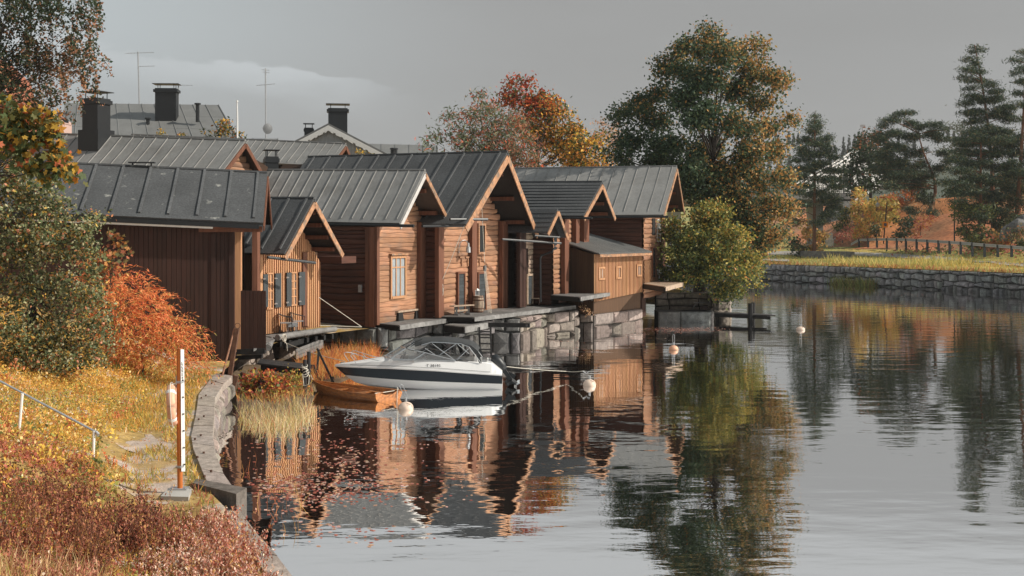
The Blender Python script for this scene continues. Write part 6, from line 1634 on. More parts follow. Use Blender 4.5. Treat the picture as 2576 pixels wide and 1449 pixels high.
def pk_ground(P, t):
    n1 = noisef(P, .8, 2)*.25; n2 = noisef(P, 1.9, 6); n3 = noisef(P, 1.2, 12); red = np.clip((23.0-P[:, 1])/6+n1+np.where(t > 3.5, -.1, .1)+.35*np.clip(n3-.6, 0, 1), 0, 1); far = np.clip((P[:, 1]-22)/10, 0, 1)
    gr = np.clip(n2*.7-.1, 0, 1)+np.where((t < 2.2) & (t > .2), .45, 0)
    return choose(np.stack([.75*far+.25, .55*far+.18, .25+gr*1.5, red*1.2, red*.9, .2+.2*far, .07+0*far, gr*.8, np.clip(n3*.5-.2, 0, 1)], 1).clip(0))
GP = [(.60, .40, .09), (.62, .33, .08), (.36, .32, .08), (.42, .14, .09), (.28, .085, .06), (.48, .24, .08), (.74, .66, .5), (.22, .24, .07), (.30, .15, .06)]
P, t_ = land_pts(52000, 13, 40, .12, 11, 1.0)
pathy = (t_ < 2.0) & (t_ > .35) & (P[:, 1] > 20.4) & (P[:, 1] < 28)
bare = pathy & (noisef(P, 2.6, 5) > -.45); P, t_ = P[~bare], t_[~bare]
tag(blades('grass', P, .17, .018, GP, pk_ground(P, t_), .55), kind='stuff')
P, t_ = land_pts(95000, 13.5, 40, 1.3, 11, 1.0); k = ~((t_ < 2.0) & (P[:, 1] > 20.4) & (P[:, 1] < 28)); P, t_ = P[k], t_[k]; P[:, 2] += rng.uniform(.02, .22, len(P))*np.clip((t_-1)/2, .3, 1)
tag(leaves('ground_cover', P, .058, GP, M['leaf'], None, .65, pick=pk_ground(P, t_), flat=.3), kind='stuff')
P, t_ = land_pts(5200, 13.5, 32, .1, 9, 1.0); P[:, 2] += .012
tag(leaves('fallen_leaves', P, .055, [(.46, .2, .06), (.34, .1, .06), (.55, .42, .3), (.7, .6, .5)], M['leaf'], None, .7, flat=.9), kind='stuff')
# broad-leaved tufts standing out of the ground cover
B, t_ = land_pts(420, 17, 38, 1.6, 10); B = B[noisef(B, 1.5, 8) > -.1]; P = (B[:, None]+rng.normal(size=(len(B), 26, 3))*np.array((.13, .13, .09))+np.array((0, 0, .16))).reshape(-1, 3)
k = np.repeat(rng.integers(0, 5, len(B)), 26); tag(leaves('bank_tufts', P, .085, [(.62, .42, .08), (.30, .30, .08), (.50, .18, .08), (.16, .19, .06), (.66, .5, .2)], M['leaf'], None, .6, pick=k), kind='stuff')
# dark red weeds in the foreground corner
def weeds(n, y0, y1, t0, t1, h, name, pal, per=36, cond=None, stem=(.12, .06, .04), ls=.05, clump=0):
    B, t = land_pts(n, y0, y1, t0, t1)
    if cond is not None: k = cond(B, t); B, t = B[k], t[k]
    if clump:
        m_ = max(8, len(B)//clump); C_ = B[:m_]; n = len(B); o_ = rng.normal(size=(n, 3))*np.array((.13, .13, 0)); B = C_[rng.integers(0, m_, n)]+o_
    n = len(B); hh = h*rng.uniform(.45, 1.25, (n, 1))*(1+.35*noisef(B, 1.3, 4).clip(-1.2, 1.2))[:, None]; d_ = rng.normal(size=(n, 3))*.26; d_[:, 2] = 1
    P = []; 
    for k in range(per):
        f = rng.uniform(.25, 1.02, (n, 1)); side = unit(n); side[:, 2] = abs(side[:, 2])*.5; P.append(B+d_*hh*f+side*hh*.20*(1.25-f)*rng.uniform(.1, 1, (n, 1)))
    P = np.concatenate(P); pn = noisef(P, 1.7, 9)*.8+rng.normal(size=len(P))*.9; k_ = np.argsort(np.argsort(pn))*len(pal)//len(P)
    up = unit(len(P)); up[:, 2] = abs(up[:, 2])+.4
    o = leaves(name, P, ls, pal, M['leaf'], None, .38, jit=.35, pick=k_, axis=up)
    S = blades(name+'_stems', B, h, .010, [stem, (.2, .1, .06)], None, .22)
    return o, S
def inpoly(x, y, poly):
    ins = np.zeros(len(x), bool); j = len(poly)-1
    for i in range(len(poly)):
        (xi, yi), (xj, yj) = poly[i], poly[j]
        ins ^= ((yi > y) != (yj > y)) & (x < (xj-xi)*(y-yi)/(yj-yi+1e-9)+xi); j = i
    return ins
def patch(poly, wob=22):
    def cond(B, t): x, y = px_of(B); w_ = noisef(B, 2.0, 7)*wob; return inpoly(x+w_, y+w_, poly)
    return cond
WA = [(-80, 1330), (0, 1290), (110, 1262), (240, 1270), (330, 1320), (420, 1400), (470, 1500), (300, 1500), (200, 1440), (110, 1400), (-80, 1400)]
WB_ = [(330, 1270), (430, 1270), (540, 1310), (600, 1380), (660, 1449), (720, 1600), (300, 1600), (430, 1440), (380, 1350)]
WC_ = [(-80, 1440), (150, 1440), (250, 1470), (320, 1620), (-80, 1620)]
for o in weeds(4300, 13.0, 21, .3, 7.5, .64, 'red_weeds', [(.07, .03, .022), (.13, .045, .03), (.24, .075, .05), (.33, .12, .07), (.46, .20, .12), (.40, .24, .08)], 30, patch(WA), clump=24): tag(o, kind='stuff')
for o in weeds(5200, 12.6, 21, .1, 6, .36, 'pink_weeds', [(.22, .08, .05), (.38, .12, .08), (.44, .19, .13), (.50, .30, .12), (.60, .36, .28), (.74, .60, .48)], 24, patch(WB_), clump=16): tag(o, kind='stuff')
for o in weeds(1500, 16, 30, 1.5, 9, .26, 'orange_weeds', [(.60, .20, .09), (.66, .36, .12), (.44, .12, .07), (.70, .50, .16)], 26, lambda B, t: noisef(B, 1.1, 3) > .55): tag(o, kind='stuff')
P, t_ = land_pts(14000, 12.8, 18, 1.0, 7, 1); k = patch(WC_, 10)(P, t_); tag(blades('tall_grass', P[k], .42, .012, [(.62, .44, .24), (.50, .30, .15), (.42, .2, .12), (.66, .52, .30), (.34, .32, .10)], None, .55), kind='stuff')
for o in weeds(900, 14, 17.5, 2, 7, .5, 'dry_weeds', [(.50, .26, .18), (.38, .16, .11), (.30, .12, .08)], 22, patch(WC_, 10)): tag(o, kind='stuff')
# shore below the shed: soil, reeds, bright shrubs, dry grass
fr_ = [(583, 1020), (600, 1052), (640, 1070), (700, 1068), (770, 1052), (792, 1024), (800, 985), (860, 968), (930, 930), (985, 897)]
bk_ = [(575, 960), (588, 945), (610, 930), (640, 915), (690, 905), (740, 900), (790, 893), (840, 885), (900, 880), (975, 884)]
m = MB(); rows = []
for f, z in ((0, -.06), (.12, .03), (.35, .14), (.7, .28), (1, .42)):
    rows.append([(lambda a, b: Vector((a.x+(b.x-a.x)*f, a.y+(b.y-a.y)*f, z+.04*math.sin(a.x*5))))(gp(*p, 0), gp(*q, .3)) for p, q in zip(fr_, bk_)])
m.grid(rows); tag(m.build('shore', M['soil']), kind='structure')
def px_sample(n, poly, z):
    poly = np.array(poly); lo, hi = poly.min(0), poly.max(0); out = []
    while len(out) < n:
        q = rng.uniform(lo, hi); ins = False; j = len(poly)-1
        for i in range(len(poly)):
            if (poly[i][1] > q[1]) != (poly[j][1] > q[1]) and q[0] < (poly[j][0]-poly[i][0])*(q[1]-poly[i][1])/(poly[j][1]-poly[i][1])+poly[i][0]: ins = not ins
            j = i
        if ins: out.append(q)
    return np.array([gp(q[0], q[1], z) for q in out])
P = px_sample(950, [(596, 1050), (620, 1072), (660, 1086), (720, 1084), (775, 1068), (795, 1040), (770, 1020), (690, 1025), (610, 1035)], 0)
tag(blades('reeds', P, .42, .012, [(.46, .38, .16), (.34, .32, .12), (.56, .46, .25), (.46, .2, .1), (.62, .52, .34)], None, .42), kind='stuff')
P = px_sample(2600, [(800, 960), (870, 950), (960, 905), (940, 885), (860, 890), (800, 900), (745, 930), (760, 965)], .22)
tag(blades('dry_grass', P, .62, .016, [(.55, .26, .08), (.58, .20, .06), (.5, .34, .10), (.42, .12, .06)], None, .4), kind='stuff')
P = px_sample(1000, [(592, 1010), (700, 1020), (790, 1000), (780, 945), (700, 930), (620, 940)], .22)
tag(blades('shore_grass', P, .28, .018, [(.52, .40, .12), (.46, .20, .08), (.40, .32, .12), (.5, .16, .07)], None, .5), kind='stuff')
SP = [RE, (.46, .17, .05), (.42, .32, .06), (.10, .13, .045), (.30, .07, .05)]
bush('low red shrub with dark green leaves on the shore below the landing stage', 39.5, [(655, 955, 48, 30), (695, 972, 40, 26), (622, 975, 30, 28), (660, 1000, 60, 18)], 46, 18, .13, .13, SP, group='shore shrubs', r=.02)
bush('yellow-green shore shrub left of the mooring posts', 40.5, [(735, 965, 35, 35), (715, 1000, 40, 20)], 40, 16, .12, .10, [(.42, .34, .07), (.26, .26, .07), (.5, .2, .06)], group='shore shrubs', r=.02)
bush('tuft of orange leaves growing on the granite corner left of the lean-to', 66.3, [(1477, 784, 12, 10), (1468, 776, 9, 7)], 40, 12, .09, .10, [(.40, .24, .14), (.5, .36, .2), (.3, .16, .1)], group='shore shrubs', r=.015)
# floating leaves
L_ = []
for poly, n, sc_ in (([(600, 1110), (760, 1070), (900, 1050), (1060, 1060), (1060, 1200), (1080, 1300), (900, 1350), (720, 1340), (640, 1290), (590, 1200)], 60, .8), ([(600, 1190), (740, 1190), (900, 1150), (1000, 1230), (900, 1260), (640, 1260)], 62, .65), ([(1648, 824), (1790, 822), (1800, 832), (1700, 838), (1640, 836)], 60, .8), ([(1400, 855), (1640, 835), (1600, 900), (1420, 900)], 14, .6), ([(1840, 712), (2140, 725), (2330, 740), (2300, 746), (2000, 725)], 30, 1.2)):
    c = px_sample(n, poly, 0)
    for q in c:
        k = rng.integers(2, 18); o = rng.normal(size=(k, 3))*np.array((sc_*.8, sc_*.55, 0)); L_.append(q+o)
P = np.concatenate(L_); P = P[P[:, 0] > np.interp(P[:, 1], EY, EX)+1.25]; P[:, 2] = .006
tag(leaves('floating_leaves', P, .095, [(.42, .17, .12), (.36, .11, .08), (.58, .40, .34), (.30, .09, .06), (.48, .3, .2)], M['leaf'], None, .7, flat=1.0), kind='stuff')
P = px_sample(46, [(600, 1150), (720, 1100), (760, 1180), (760, 1350), (640, 1350)], 0); tag(blades('water_stems', P, .3, .012, [(.42, .15, .06), (.5, .3, .1)], None, .5), kind='stuff')
# ---------- far bank on the right ----------
WB = [(-60, 175), (-10, 158), (15, 147), (29, 139.5), (37, 126.5), (41.7, 115.5), (46.5, 106), (55, 93), (64, 80), (76, 62), (95, 40), (120, 10), (140, -40)]
WB = [Vector((x, y)) for x, y in WB]
cum = [0]
for a, b in zip(WB, WB[1:]): cum.append(cum[-1]+(b-a).length)
def fb(s, t):
    s = max(0, min(cum[-1]-.01, s))
    for i in range(len(WB)-1):
        if s <= cum[i+1]: break
    f = (s-cum[i])/(cum[i+1]-cum[i]); p = WB[i].lerp(WB[i+1], f)
    def nrm(k):
        k = max(0, min(len(WB)-2, k)); d = (WB[k+1]-WB[k]).normalized(); return Vector((-d.y, d.x))
    n = (nrm(i-1).lerp(nrm(i), f+.5) if f < .5 else nrm(i).lerp(nrm(i+1), f-.5)).normalized()
    return p+n*t
def sm(x): x = max(0., min(1., x)); return x*x*(3-2*x)
def far_z(x, y, t):
    z = 1.95+.25*sm(t/5)+.2*sm((t-6)/8)+.9*sm((t-17)/7)
    hill = sm((x-47)/14)*sm((t-29)/20)*5.6+sm((x-53)/10)*sm((t-44)/18)*1.8
    return z+hill+sm((t-120)/200)*6+.06*math.sin(x*1.3+y*.8)*sm(t/4)
ss = list(np.linspace(0, cum[-1], 110)); tt = [0, .4, 1, 2, 3.5, 5, 7, 9, 11, 13, 15, 17, 18.5, 20, 22, 24, 26, 28, 30, 32, 34, 36, 38, 41, 44, 48, 52, 58, 66, 80, 110, 170, 300, 700, 1700]
rows = []
for s in ss:
    r = []
    for t in tt:
        p = fb(s, t); r.append((p.x, p.y, far_z(p.x, p.y, t)))
    rows.append(r)
m = MB(); m.grid(rows); nt_ = len(tt)-1
for i in range(len(ss)-1):
    for k in range(nt_):
        if tt[k] >= 28 and rows[i][k][0] > 44: m.c[i*nt_+k] = (1.25, .62, .95)
fm = mat('far_bank_grass', (.25, .25, .08), .95, (.35, .35, .35), .35, .05, (3, 3, 3), ns2=(2.2, 2.2, 2.2), na2=.35, col2=(.42, .31, .09), c2s=(.12, .12, .12), c2t=(.45, .6))
tag(m.build('far_bank', fm, smooth=True), kind='structure')
m = MB()
i0 = 1
stonewall(m, [(p.x, p.y) for p in WB[i0:-1]], -.2, 1.95, .5, .72, .24, rnd=1.5, back=.5)
tag(m.build('embankment_wall', M['boulder'], loc=(37, 126.5, 0)), 'long rough dark boulder embankment wall along the far bank', 'stone wall')
# path
m = MB(); pa = []
for s in np.linspace(cum[3]-6, cum[7], 40):
    f = (s-cum[3])/(cum[7]-cum[3]); t0 = 19-15.5*sm(f*1.15+.02) if f > 0 else 19; a, b = fb(s, t0), fb(s, t0+2.6)
    pa.append([Vector((a.x, a.y, far_z(a.x, a.y, t0)+.07)), Vector((b.x, b.y, far_z(b.x, b.y, t0+2.6)+.07))])
m.grid(pa); tag(m.build('path', M['asphalt']), kind='structure')
m = MB(); q = [gp(1915, 657, 2.15), gp(1985, 660, 2.15), gp(1985, 655, 2.2), gp(1915, 648, 2.3)]; m.face([p+Vector((0, 0, .12)) for p in q]); tag(m.build('landing_path', M['asphalt']), kind='structure')
def ground_at(px, d):
    x = (px-CX)/F*d; best = None
    for s in np.arange(cum[2], cum[-2], 1.5):
        p = fb(s, 0); n = (fb(s, 1)-p); v = Vector((x, d))-p; dev = abs(v.x*n.y-v.y*n.x)
        if best is None or dev < best[0]: best = (dev, v.dot(n))
    return x, d, far_z(x, d, best[1])
# low concrete wall
m = MB(); a, b = at(2022, 655, 150), at(2150, 652, 146); a.z = b.z = 2.3; m.hexa([a, b, b+Vector((0, 3, 0)), a+Vector((0, 3, 0))], [p+Vector((0, 0, .95)) for p in (a, b, b+Vector((0, 3, 0)), a+Vector((0, 3, 0)))])
tag(m.build('low_wall', M['darkstone'], loc=a), 'low dark retaining wall in the grass beside the lone pine', 'wall')
# guard rail
gr = thing('guard_rail', 'galvanised guard rail on dark posts running along the far bank road', 'guard rail', at(2160, 612, 160))
GPX = [(2140, 612, 168, 612), (2161, 600.5, 164, 615), (2184, 600, 161, 617), (2206, 599.5, 158, 617.5), (2231, 599, 155, 620), (2256, 599.5, 152.5, 623), (2279, 600, 150, 628), (2306, 601.5, 147.5, 629), (2333, 603, 145, 628), (2361, 605, 142.5, 631), (2389, 606.5, 140, 633), (2417, 608.5, 138, 634), (2446, 611, 135.5, 639), (2477, 613.5, 133, 640), (2510, 616, 130, 640), (2545, 618.5, 127, 640), (2580, 621.5, 124, 648), (2620, 625, 121, 652), (2670, 629, 117, 660)]
T_ = [at(x, y+3, d) for x, y, d, b in GPX]; m = MB()
for a, b in zip(T_, T_[1:]): m.beam(a+Vector((0, -.12, .1)), b+Vector((0, -.12, .1)), .05, .13); m.beam(a+Vector((0, -.12, -.1)), b+Vector((0, -.12, -.1)), .05, .13); m.tint(.7); m.beam(a+Vector((0, -.10, 0)), b+Vector((0, -.10, 0)), .03, .1); m.tint(1)
m.build('rail', M['galv'], gr)
for (x, y, d, b) in GPX[1:]:
    m = MB(); p = at(x, y, d); q = Vector((p.x, p.y, min(zpix(b, d), p.z-.9))); m.beam(q-Vector((0, 0, .3)), p+Vector((0, 0, .02)), .26, .22); m.build('post', M['shutter'], gr)
# road signs / lamps
def lamp(label, px, yb, yt, d, sign=None, arm=True):
    b = at(px, yb, d); o = thing('street_lamp', label, 'street lamp', b, 'street lamps on the far bank'); m = MB()
    t = at(px+(sign and 9 or 0), yt, d); m.tube([b-Vector((0, 0, .5)), b.lerp(t, .5), t], [.09, .08, .06], 7); m.build('pole', M['black'], o)
    if arm:
        m = MB(); pts = [t+Vector((-.65+.65*math.cos(a), 0, .65*math.sin(a)*1.1)) for a in np.linspace(0, 3.1, 9)]; m.tube(pts, .035, 5); m.build('arm', M['black'], o)
        m = MB(); m.lathe(pts[-1]-Vector((0, 0, .75)), [(0, 0), (.2, .1), (.28, .4), (.1, .62), (0, .75)], 8); m.build('lamp_globe', M['galv'], o)
    return o
lamp('bent lamp pole carrying the square orange sign, behind the guard rail', 2222.5, 604, 508, 163, sign=True)
lamp('straight black lamp pole in front of the red grass slope', 2401, 602, 495, 150, arm=False)
s = at(2227, 565, 162.7); sg = thing('road_sign', 'square orange road sign with a dark round emblem on the bent lamp pole', 'sign', s)
m = MB(); w_ = .37; m.hexa([s+Vector((-w_, 0, -w_*1.05)), s+Vector((w_, 0, -w_*1.05)), s+Vector((w_, 0, w_*1.05)), s+Vector((-w_, 0, w_*1.05))], [s+Vector((-w_, .05, -w_*1.05)), s+Vector((w_, .05, -w_*1.05)), s+Vector((w_, .05, w_*1.05)), s+Vector((-w_, .05, w_*1.05))]); m.build('plate', mat('sign_orange', (.85, .30, .015), .5), sg)
def disc(r, y, name, mt):
    m = MB(); k = [s+Vector((r*.85*math.cos(a), y, r*math.sin(a))) for a in np.linspace(0, 2*math.pi, 25)[:-1]]; m.hexa(k, [p+Vector((0, .01, 0)) for p in k]); m.build(name, mt, sg)
disc(.24, -.015, 'emblem_ring', mat('sign_dark', (.03, .03, .035), .5)); disc(.185, -.024, 'emblem_disc', mat('sign_grey', (.12, .13, .15), .5))
m = MB(); m.beam(s+Vector((-.13, -.03, .13)), s+Vector((.13, -.03, -.13)), .01, .045, (0, 1, 0)); m.build('emblem_bar', mat('sign_bar', (.03, .03, .035), .5), sg)
# steps handrail at the bridge foot
hr = thing('stair_rail', 'grey double stair rail climbing toward the bridge behind the guard rail', 'handrail', at(2095, 605, 168)); m = MB()
for dy in (0, 7): m.tube([at(2095, 603+dy, 168), at(2110, 594+dy, 168.5), at(2157, 571+dy, 171)], .04, 5)
for f in (0, .35, .7, 1): p = at(2097+60*f, 602-31*f, 168+3*f); m.tube([p, p-Vector((0, 0, 1.1))], .04, 5)
m.build('rail', M['galv'], hr)
fn = thing('board_fence', 'short pale grey board fence at the foot of the slope, right of the lone pine', 'fence', at(2085, 613, 160)); m = MB()
for k in range(7): p = at(2078+2.6*k, 612, 160); m.tint(1.6, .2); m.box(p+Vector((0, 0, .5)), .12, .05, 1.8+.2*math.sin(k*3))
m.beam(at(2076, 606, 160.1), at(2096, 606, 160.1), .05, .1); m.build('boards', M['greywood'], fn)
# ---------- bridge ----------
br = thing('bridge', 'grey concrete road bridge with dark railings crossing behind the lone pine', 'bridge', at(2000, 500, 182)); BDp = 182
def bq(x, y, dd=0.0): return at(x, y, BDp+dd)
m = MB(); A, B = bq(1500, 487), bq(2152, 484.5); wv = Vector((.5, 9, 0)); h_ = Vector((0, 0, 1.0))
m.hexa([A-h_, B-h_, B-h_+wv, A-h_+wv], [A, B, B+wv, A+wv]); m.tint(.8); m.hexa([A-h_*1.9+wv*.2, B-h_*1.9+wv*.2, B-h_*1.9+wv*.8, A-h_*1.9+wv*.8], [A-h_+wv*.2, B-h_+wv*.2, B-h_+wv*.8, A-h_+wv*.8]); m.build('deck', M['concrete'], br)
for x in (1700, 1905, 2058): m = MB(); p = bq(x, 500, 3); m.tint(.85); m.hexa([Vector((p.x-.8, p.y, 0)), Vector((p.x+.8, p.y, 0)), Vector((p.x+.8, p.y+4, 0)), Vector((p.x-.8, p.y+4, 0))], [p+Vector((-.8, 0, 0)), p+Vector((.8, 0, 0)), p+Vector((.8, 4, 0)), p+Vector((-.8, 4, 0))]); m.build('pier', M['concrete'], br)
m = MB(); C_ = bq(2290, 484, -1)
for z in (.15, .7, 1.15): m.beam(A+Vector((0, .1, z)), B+Vector((0, .1, z)), .06, .07); m.beam(A+wv+Vector((0, -.1, z)), B+wv+Vector((0, -.1, z)), .06, .07)
n = 130
for k in range(n+1): p = A.lerp(B, k/n)+Vector((0, .1, 0)); m.beam(p, p+Vector((0, 0, 1.15)), .06 if k % 6 else .1, .05)
m.build('railing', M['black'], br)
m = MB(); 
for z in (.55, .95): m.tint(1.2); m.beam(B+Vector((0, 0, z)), C_+Vector((0, 0, z)), .1, .3)
m.build('side_barrier', M['galv'], br)
m = MB(); m.tint(.35); q = [bq(2110, 500, .5), bq(2152, 500, .5), bq(2135, 548, -4), bq(2085, 560, -4)]; m.hexa(q, [p+Vector((0, 6, 0)) for p in q]); m.build('abutment', M['concrete'], br)
lp = thing('street_lamp', 'tall thin lamp post standing on the bridge beside the lone pine', 'street lamp', bq(2123, 492, -.2), 'street lamps on the far bank')
m = MB(); m.tube([bq(2123, 502, -.2), bq(2122, 398, -.2)], [.11, .06], 7); m.build('pole', M['black'], lp); m = MB(); m.box(bq(2123, 494, -.35), .7, .3, .75); m.build('bracket_box', M['galv'], lp)
# approach embankment right of the bridge
m = MB(); rows = []
for k in range(24):
    f = k/23; x = 52+f*150; y0 = 175-f*45; r = []
    for t, z in ((-8, 3.6), (-4, 6.2), (-1.5, 9.2), (0, 11.0), (10, 11.1), (30, 10.5), (60, 9)): r.append((x+t*.25, y0+t+.6*math.sin(k*1.7), z-(1-sm(f*8))*1.0*(z > 8)-sm((f-.15)*2)*2.2*(z > 8)))
    rows.append(r)
m.tint((1.2, .66, .9)); m.grid(rows); tag(m.build('road_embankment', fm, smooth=True), kind='structure')
# person on the bridge approach
pz = at(2207.5, 487, 177); per = thing('person', 'fair-haired person in a dark sleeveless top jogging along the bridge road', 'person', pz)
def skinned(name, nodes, edges, mt, parent, org):
    me = bpy.data.meshes.new(name); me.from_pydata([p for p, r in nodes], edges, []); o = bpy.data.objects.new(name, me); COL.objects.link(o); o.parent = parent
    md = o.modifiers.new('skin', 'SKIN'); md.use_smooth_shade = True
    for i, (p, r) in enumerate(nodes): me.skin_vertices[0].data[i].radius = (r, r)
    me.skin_vertices[0].data[0].use_root = True
    sb2 = o.modifiers.new('sub', 'SUBSURF'); sb2.levels = 1; sb2.render_levels = 1; me.materials.append(mt); ORG[o.name] = org; return o
nd = [((0, 0, .95), .14), ((.0, 0, 1.2), .135), ((-.03, 0, 1.42), .16), ((-.06, 0, 1.53), .06), ((-.10, 0, 1.66), .09), ((-.11, 0, 1.74), .085),
      ((-.02, -.19, 1.40), .055), ((.07, -.24, 1.16), .045), ((-.17, -.2, 1.10), .035), ((-.24, -.18, 1.12), .03), ((-.04, .19, 1.40), .055), ((.13, .24, 1.18), .045), ((-.08, .2, 1.04), .035), ((-.15, .19, 1.05), .03),
      ((.0, -.09, .88), .10), ((-.16, -.1, .50), .07), ((.02, -.1, .10), .045), ((-.12, -.1, .05), .04), ((.02, .09, .88), .10), ((.12, .1, .47), .07), ((.45, .1, .30), .045), ((.50, .1, .19), .04)]
ed = [(0, 1), (1, 2), (2, 3), (3, 4), (4, 5), (2, 6), (6, 7), (7, 8), (8, 9), (2, 10), (10, 11), (11, 12), (12, 13), (0, 14), (14, 15), (15, 16), (16, 17), (0, 18), (18, 19), (19, 20), (20, 21)]
skinned('body', nd, ed, M['skin'], per, pz)
skinned('top', [((0, 0, .93), .155), ((0, 0, 1.2), .15), ((-.03, 0, 1.40), .17)], [(0, 1), (1, 2)], M['cloth'], per, pz)
skinned('hair', [((-.06, 0, 1.74), .10), ((-.10, 0, 1.80), .085)], [(0, 1)], M['hair'], per, pz)
# ---------- pines ----------
NE = [(.034, .06, .042), (.056, .088, .054), (.095, .125, .06), (.20, .17, .08)]
def pine(label, d, base, top, pads, size=.46, per=54, dens=9.5, r=.24, mt='pinebark', pal=NE, group='pines on the far bank', curve=None, jd=1.6):
    b = at(*base, d); t = thing('pine_tree', label, 'tree', b, group); tp = at(*top, d); P = []; C = []
    for (x, y, rx, ry) in pads:
        c, rr_ = blob(x, y, rx, ry, d+rng.uniform(-jd, jd), k=rx*.8); n = max(3, int(dens*rr_[0]*rr_[1])); cl = fill(c, rr_, n, .5); C.append(cl)
        o = rng.normal(size=(n, per, 3))*np.array((.40, .40, .20)); P.append((cl[:, None]+o).reshape(-1, 3))
    P = np.concatenate(P); C = np.concatenate(C); m = MB(); pts = [b-Vector((0, 0, .5))]
    cv = curve or [(.5, 0)]
    for k in range(1, 9):
        f = k/8; p = b.lerp(tp, f); p.x += sum(a*math.sin(math.pi*f*(i+1)) for i, (a, _) in enumerate(cv)) if curve else 0; m.tint((1, 1, 1) if f < .35 else (1.5, 1.25, 1.1)); pts.append(p)
    m = MB(); m.tint((1.2, 1.1, 1.05)); m.tube(pts, [r*1.25]+[r*(1-.85*k/8) for k in range(1, 9)], 8); m.build('trunk', M[mt], t)
    m = MB()
    for i in rng.choice(len(C), min(30, len(C)), replace=False):
        e = Vector([float(q) for q in C[i]]); f = max(.2, min(.97, (e.z-b.z)/(tp.z-b.z)-.03)); k = f*8; i0 = int(k); s_ = pts[min(8, i0)].lerp(pts[min(8, i0+1)], k-i0); mid = s_.lerp(e, .5)+Vector((0, 0, .12)); m.tube([s_, mid, e], [.06, .045, .02], 4, cap=False)
    m.build('branch', M[mt], t)
    ax_ = unit(len(P)); ax_[:, 2] = abs(ax_[:, 2])*.7+.15
    pk = rng.choice(4, len(P), p=[.36, .34, .22, .08]); leaves('crown', P, size, pal, M['needle'], t, .16, axis=ax_, pick=pk)
    return t
def cone_pads(x0, yt, yb, w, n, lean=0, seed=0, gap=.0):
    r_ = random.Random(seed); out = []
    for k in range(n):
        f = (k+.5)/n; y = yt+(yb-yt)*f; ww = w*(.16+.84*f**.8)*r_.uniform(.7, 1.1); x = x0+lean*f
        out.append((x+r_.uniform(-.1, .1)*ww, y, ww*.5, 8))
        for s_ in (-1, 1): out.append((x+s_*ww*r_.uniform(.55, .8), y+r_.uniform(0, 8), ww*.32, 6))
    return out
pine('lone straight pine standing by itself at the far water edge', 153, (2048, 657), (2050, 283),
     [(2050, 292, 6, 8), (2048, 306, 18, 7), (2055, 318, 22, 7), (2046, 332, 26, 8), (2075, 345, 22, 7), (2030, 352, 30, 9), (2062, 362, 30, 8), (2018, 372, 22, 7), (2085, 378, 24, 7), (2040, 388, 40, 9), (2095, 396, 24, 7), (2010, 404, 24, 7), (2060, 412, 30, 8), (2025, 425, 36, 8), (2095, 428, 30, 7), (2115, 432, 16, 5), (2010, 446, 24, 8), (2075, 452, 42, 8), (2030, 466, 30, 8), (2100, 470, 25, 7), (2005, 482, 22, 7), (2060, 488, 40, 9), (2090, 505, 32, 9), (2020, 512, 28, 9), (2105, 522, 22, 8), (2005, 532, 18, 9), (2090, 540, 28, 10), (1998, 558, 20, 12), (2060, 560, 24, 8)], r=.27)
pine('wide crooked pine with twisted bare limbs right of the bridge', 163, (2334, 535), (2310, 330),
     [(2268, 288, 28, 9), (2242, 302, 26, 8), (2290, 310, 26, 9), (2225, 318, 18, 7), (2320, 318, 26, 10), (2350, 312, 22, 10), (2368, 325, 18, 9), (2245, 335, 36, 10), (2340, 340, 34, 10), (2290, 345, 34, 10), (2215, 350, 26, 10), (2370, 352, 22, 10), (2250, 372, 40, 12), (2220, 395, 34, 12), (2265, 410, 36, 12), (2375, 385, 28, 9), (2390, 405, 22, 8), (2215, 425, 34, 12), (2250, 445, 36, 12), (2360, 425, 30, 9), (2290, 465, 36, 10), (2240, 470, 28, 10), (2370, 460, 24, 9), (2325, 500, 30, 12), (2295, 530, 26, 12), (2345, 535, 20, 10), (2290, 560, 22, 12), (2275, 585, 20, 12), (2300, 385, 34, 12), (2310, 415, 30, 12), (2320, 445, 34, 12), (2275, 435, 36, 12)], r=.30, curve=[(1.2, 0), (.5, 0)])
pine('tallest pine with a narrow pointed top near the right edge', 150, (2500, 566), (2452, 112),
     [(2452, 118, 8, 6), (2446, 130, 14, 6), (2466, 128, 9, 6), (2442, 150, 20, 6), (2460, 160, 18, 7), (2436, 175, 22, 6), (2470, 182, 20, 7), (2425, 197, 18, 6), (2455, 202, 26, 7), (2485, 215, 24, 8), (2440, 222, 20, 6), (2510, 232, 26, 8), (2450, 245, 30, 8), (2490, 252, 40, 9), (2430, 262, 24, 7), (2530, 268, 30, 8), (2445, 282, 34, 8), (2500, 285, 44, 10), (2540, 300, 30, 9), (2450, 305, 30, 10), (2480, 325, 40, 10), (2445, 335, 30, 10), (2520, 335, 44, 10), (2425, 352, 26, 8), (2470, 360, 44, 10), (2535, 365, 40, 10)], r=.30, curve=[(.6, 0)])
pine('dense dark pine in front of the tallest pine, sweeping low branches', 146, (2466, 560), (2468, 330),
     [(2470, 345, 30, 9), (2430, 360, 30, 9), (2510, 352, 36, 9), (2555, 350, 26, 8), (2440, 382, 40, 11), (2500, 385, 46, 11), (2410, 400, 28, 9), (2550, 385, 34, 10), (2460, 412, 50, 12), (2420, 430, 34, 11), (2520, 420, 44, 12), (2450, 448, 46, 12), (2405, 460, 28, 10), (2500, 455, 44, 12), (2435, 482, 44, 13), (2480, 492, 40, 13), (2415, 505, 26, 10), (2440, 522, 36, 12), (2540, 440, 30, 12), (2560, 410, 24, 12), (2500, 500, 46, 14), (2545, 475, 36, 14), (2400, 482, 28, 12), (2510, 528, 36, 13), (2460, 545, 34, 12), (2560, 505, 26, 14)], r=.26)
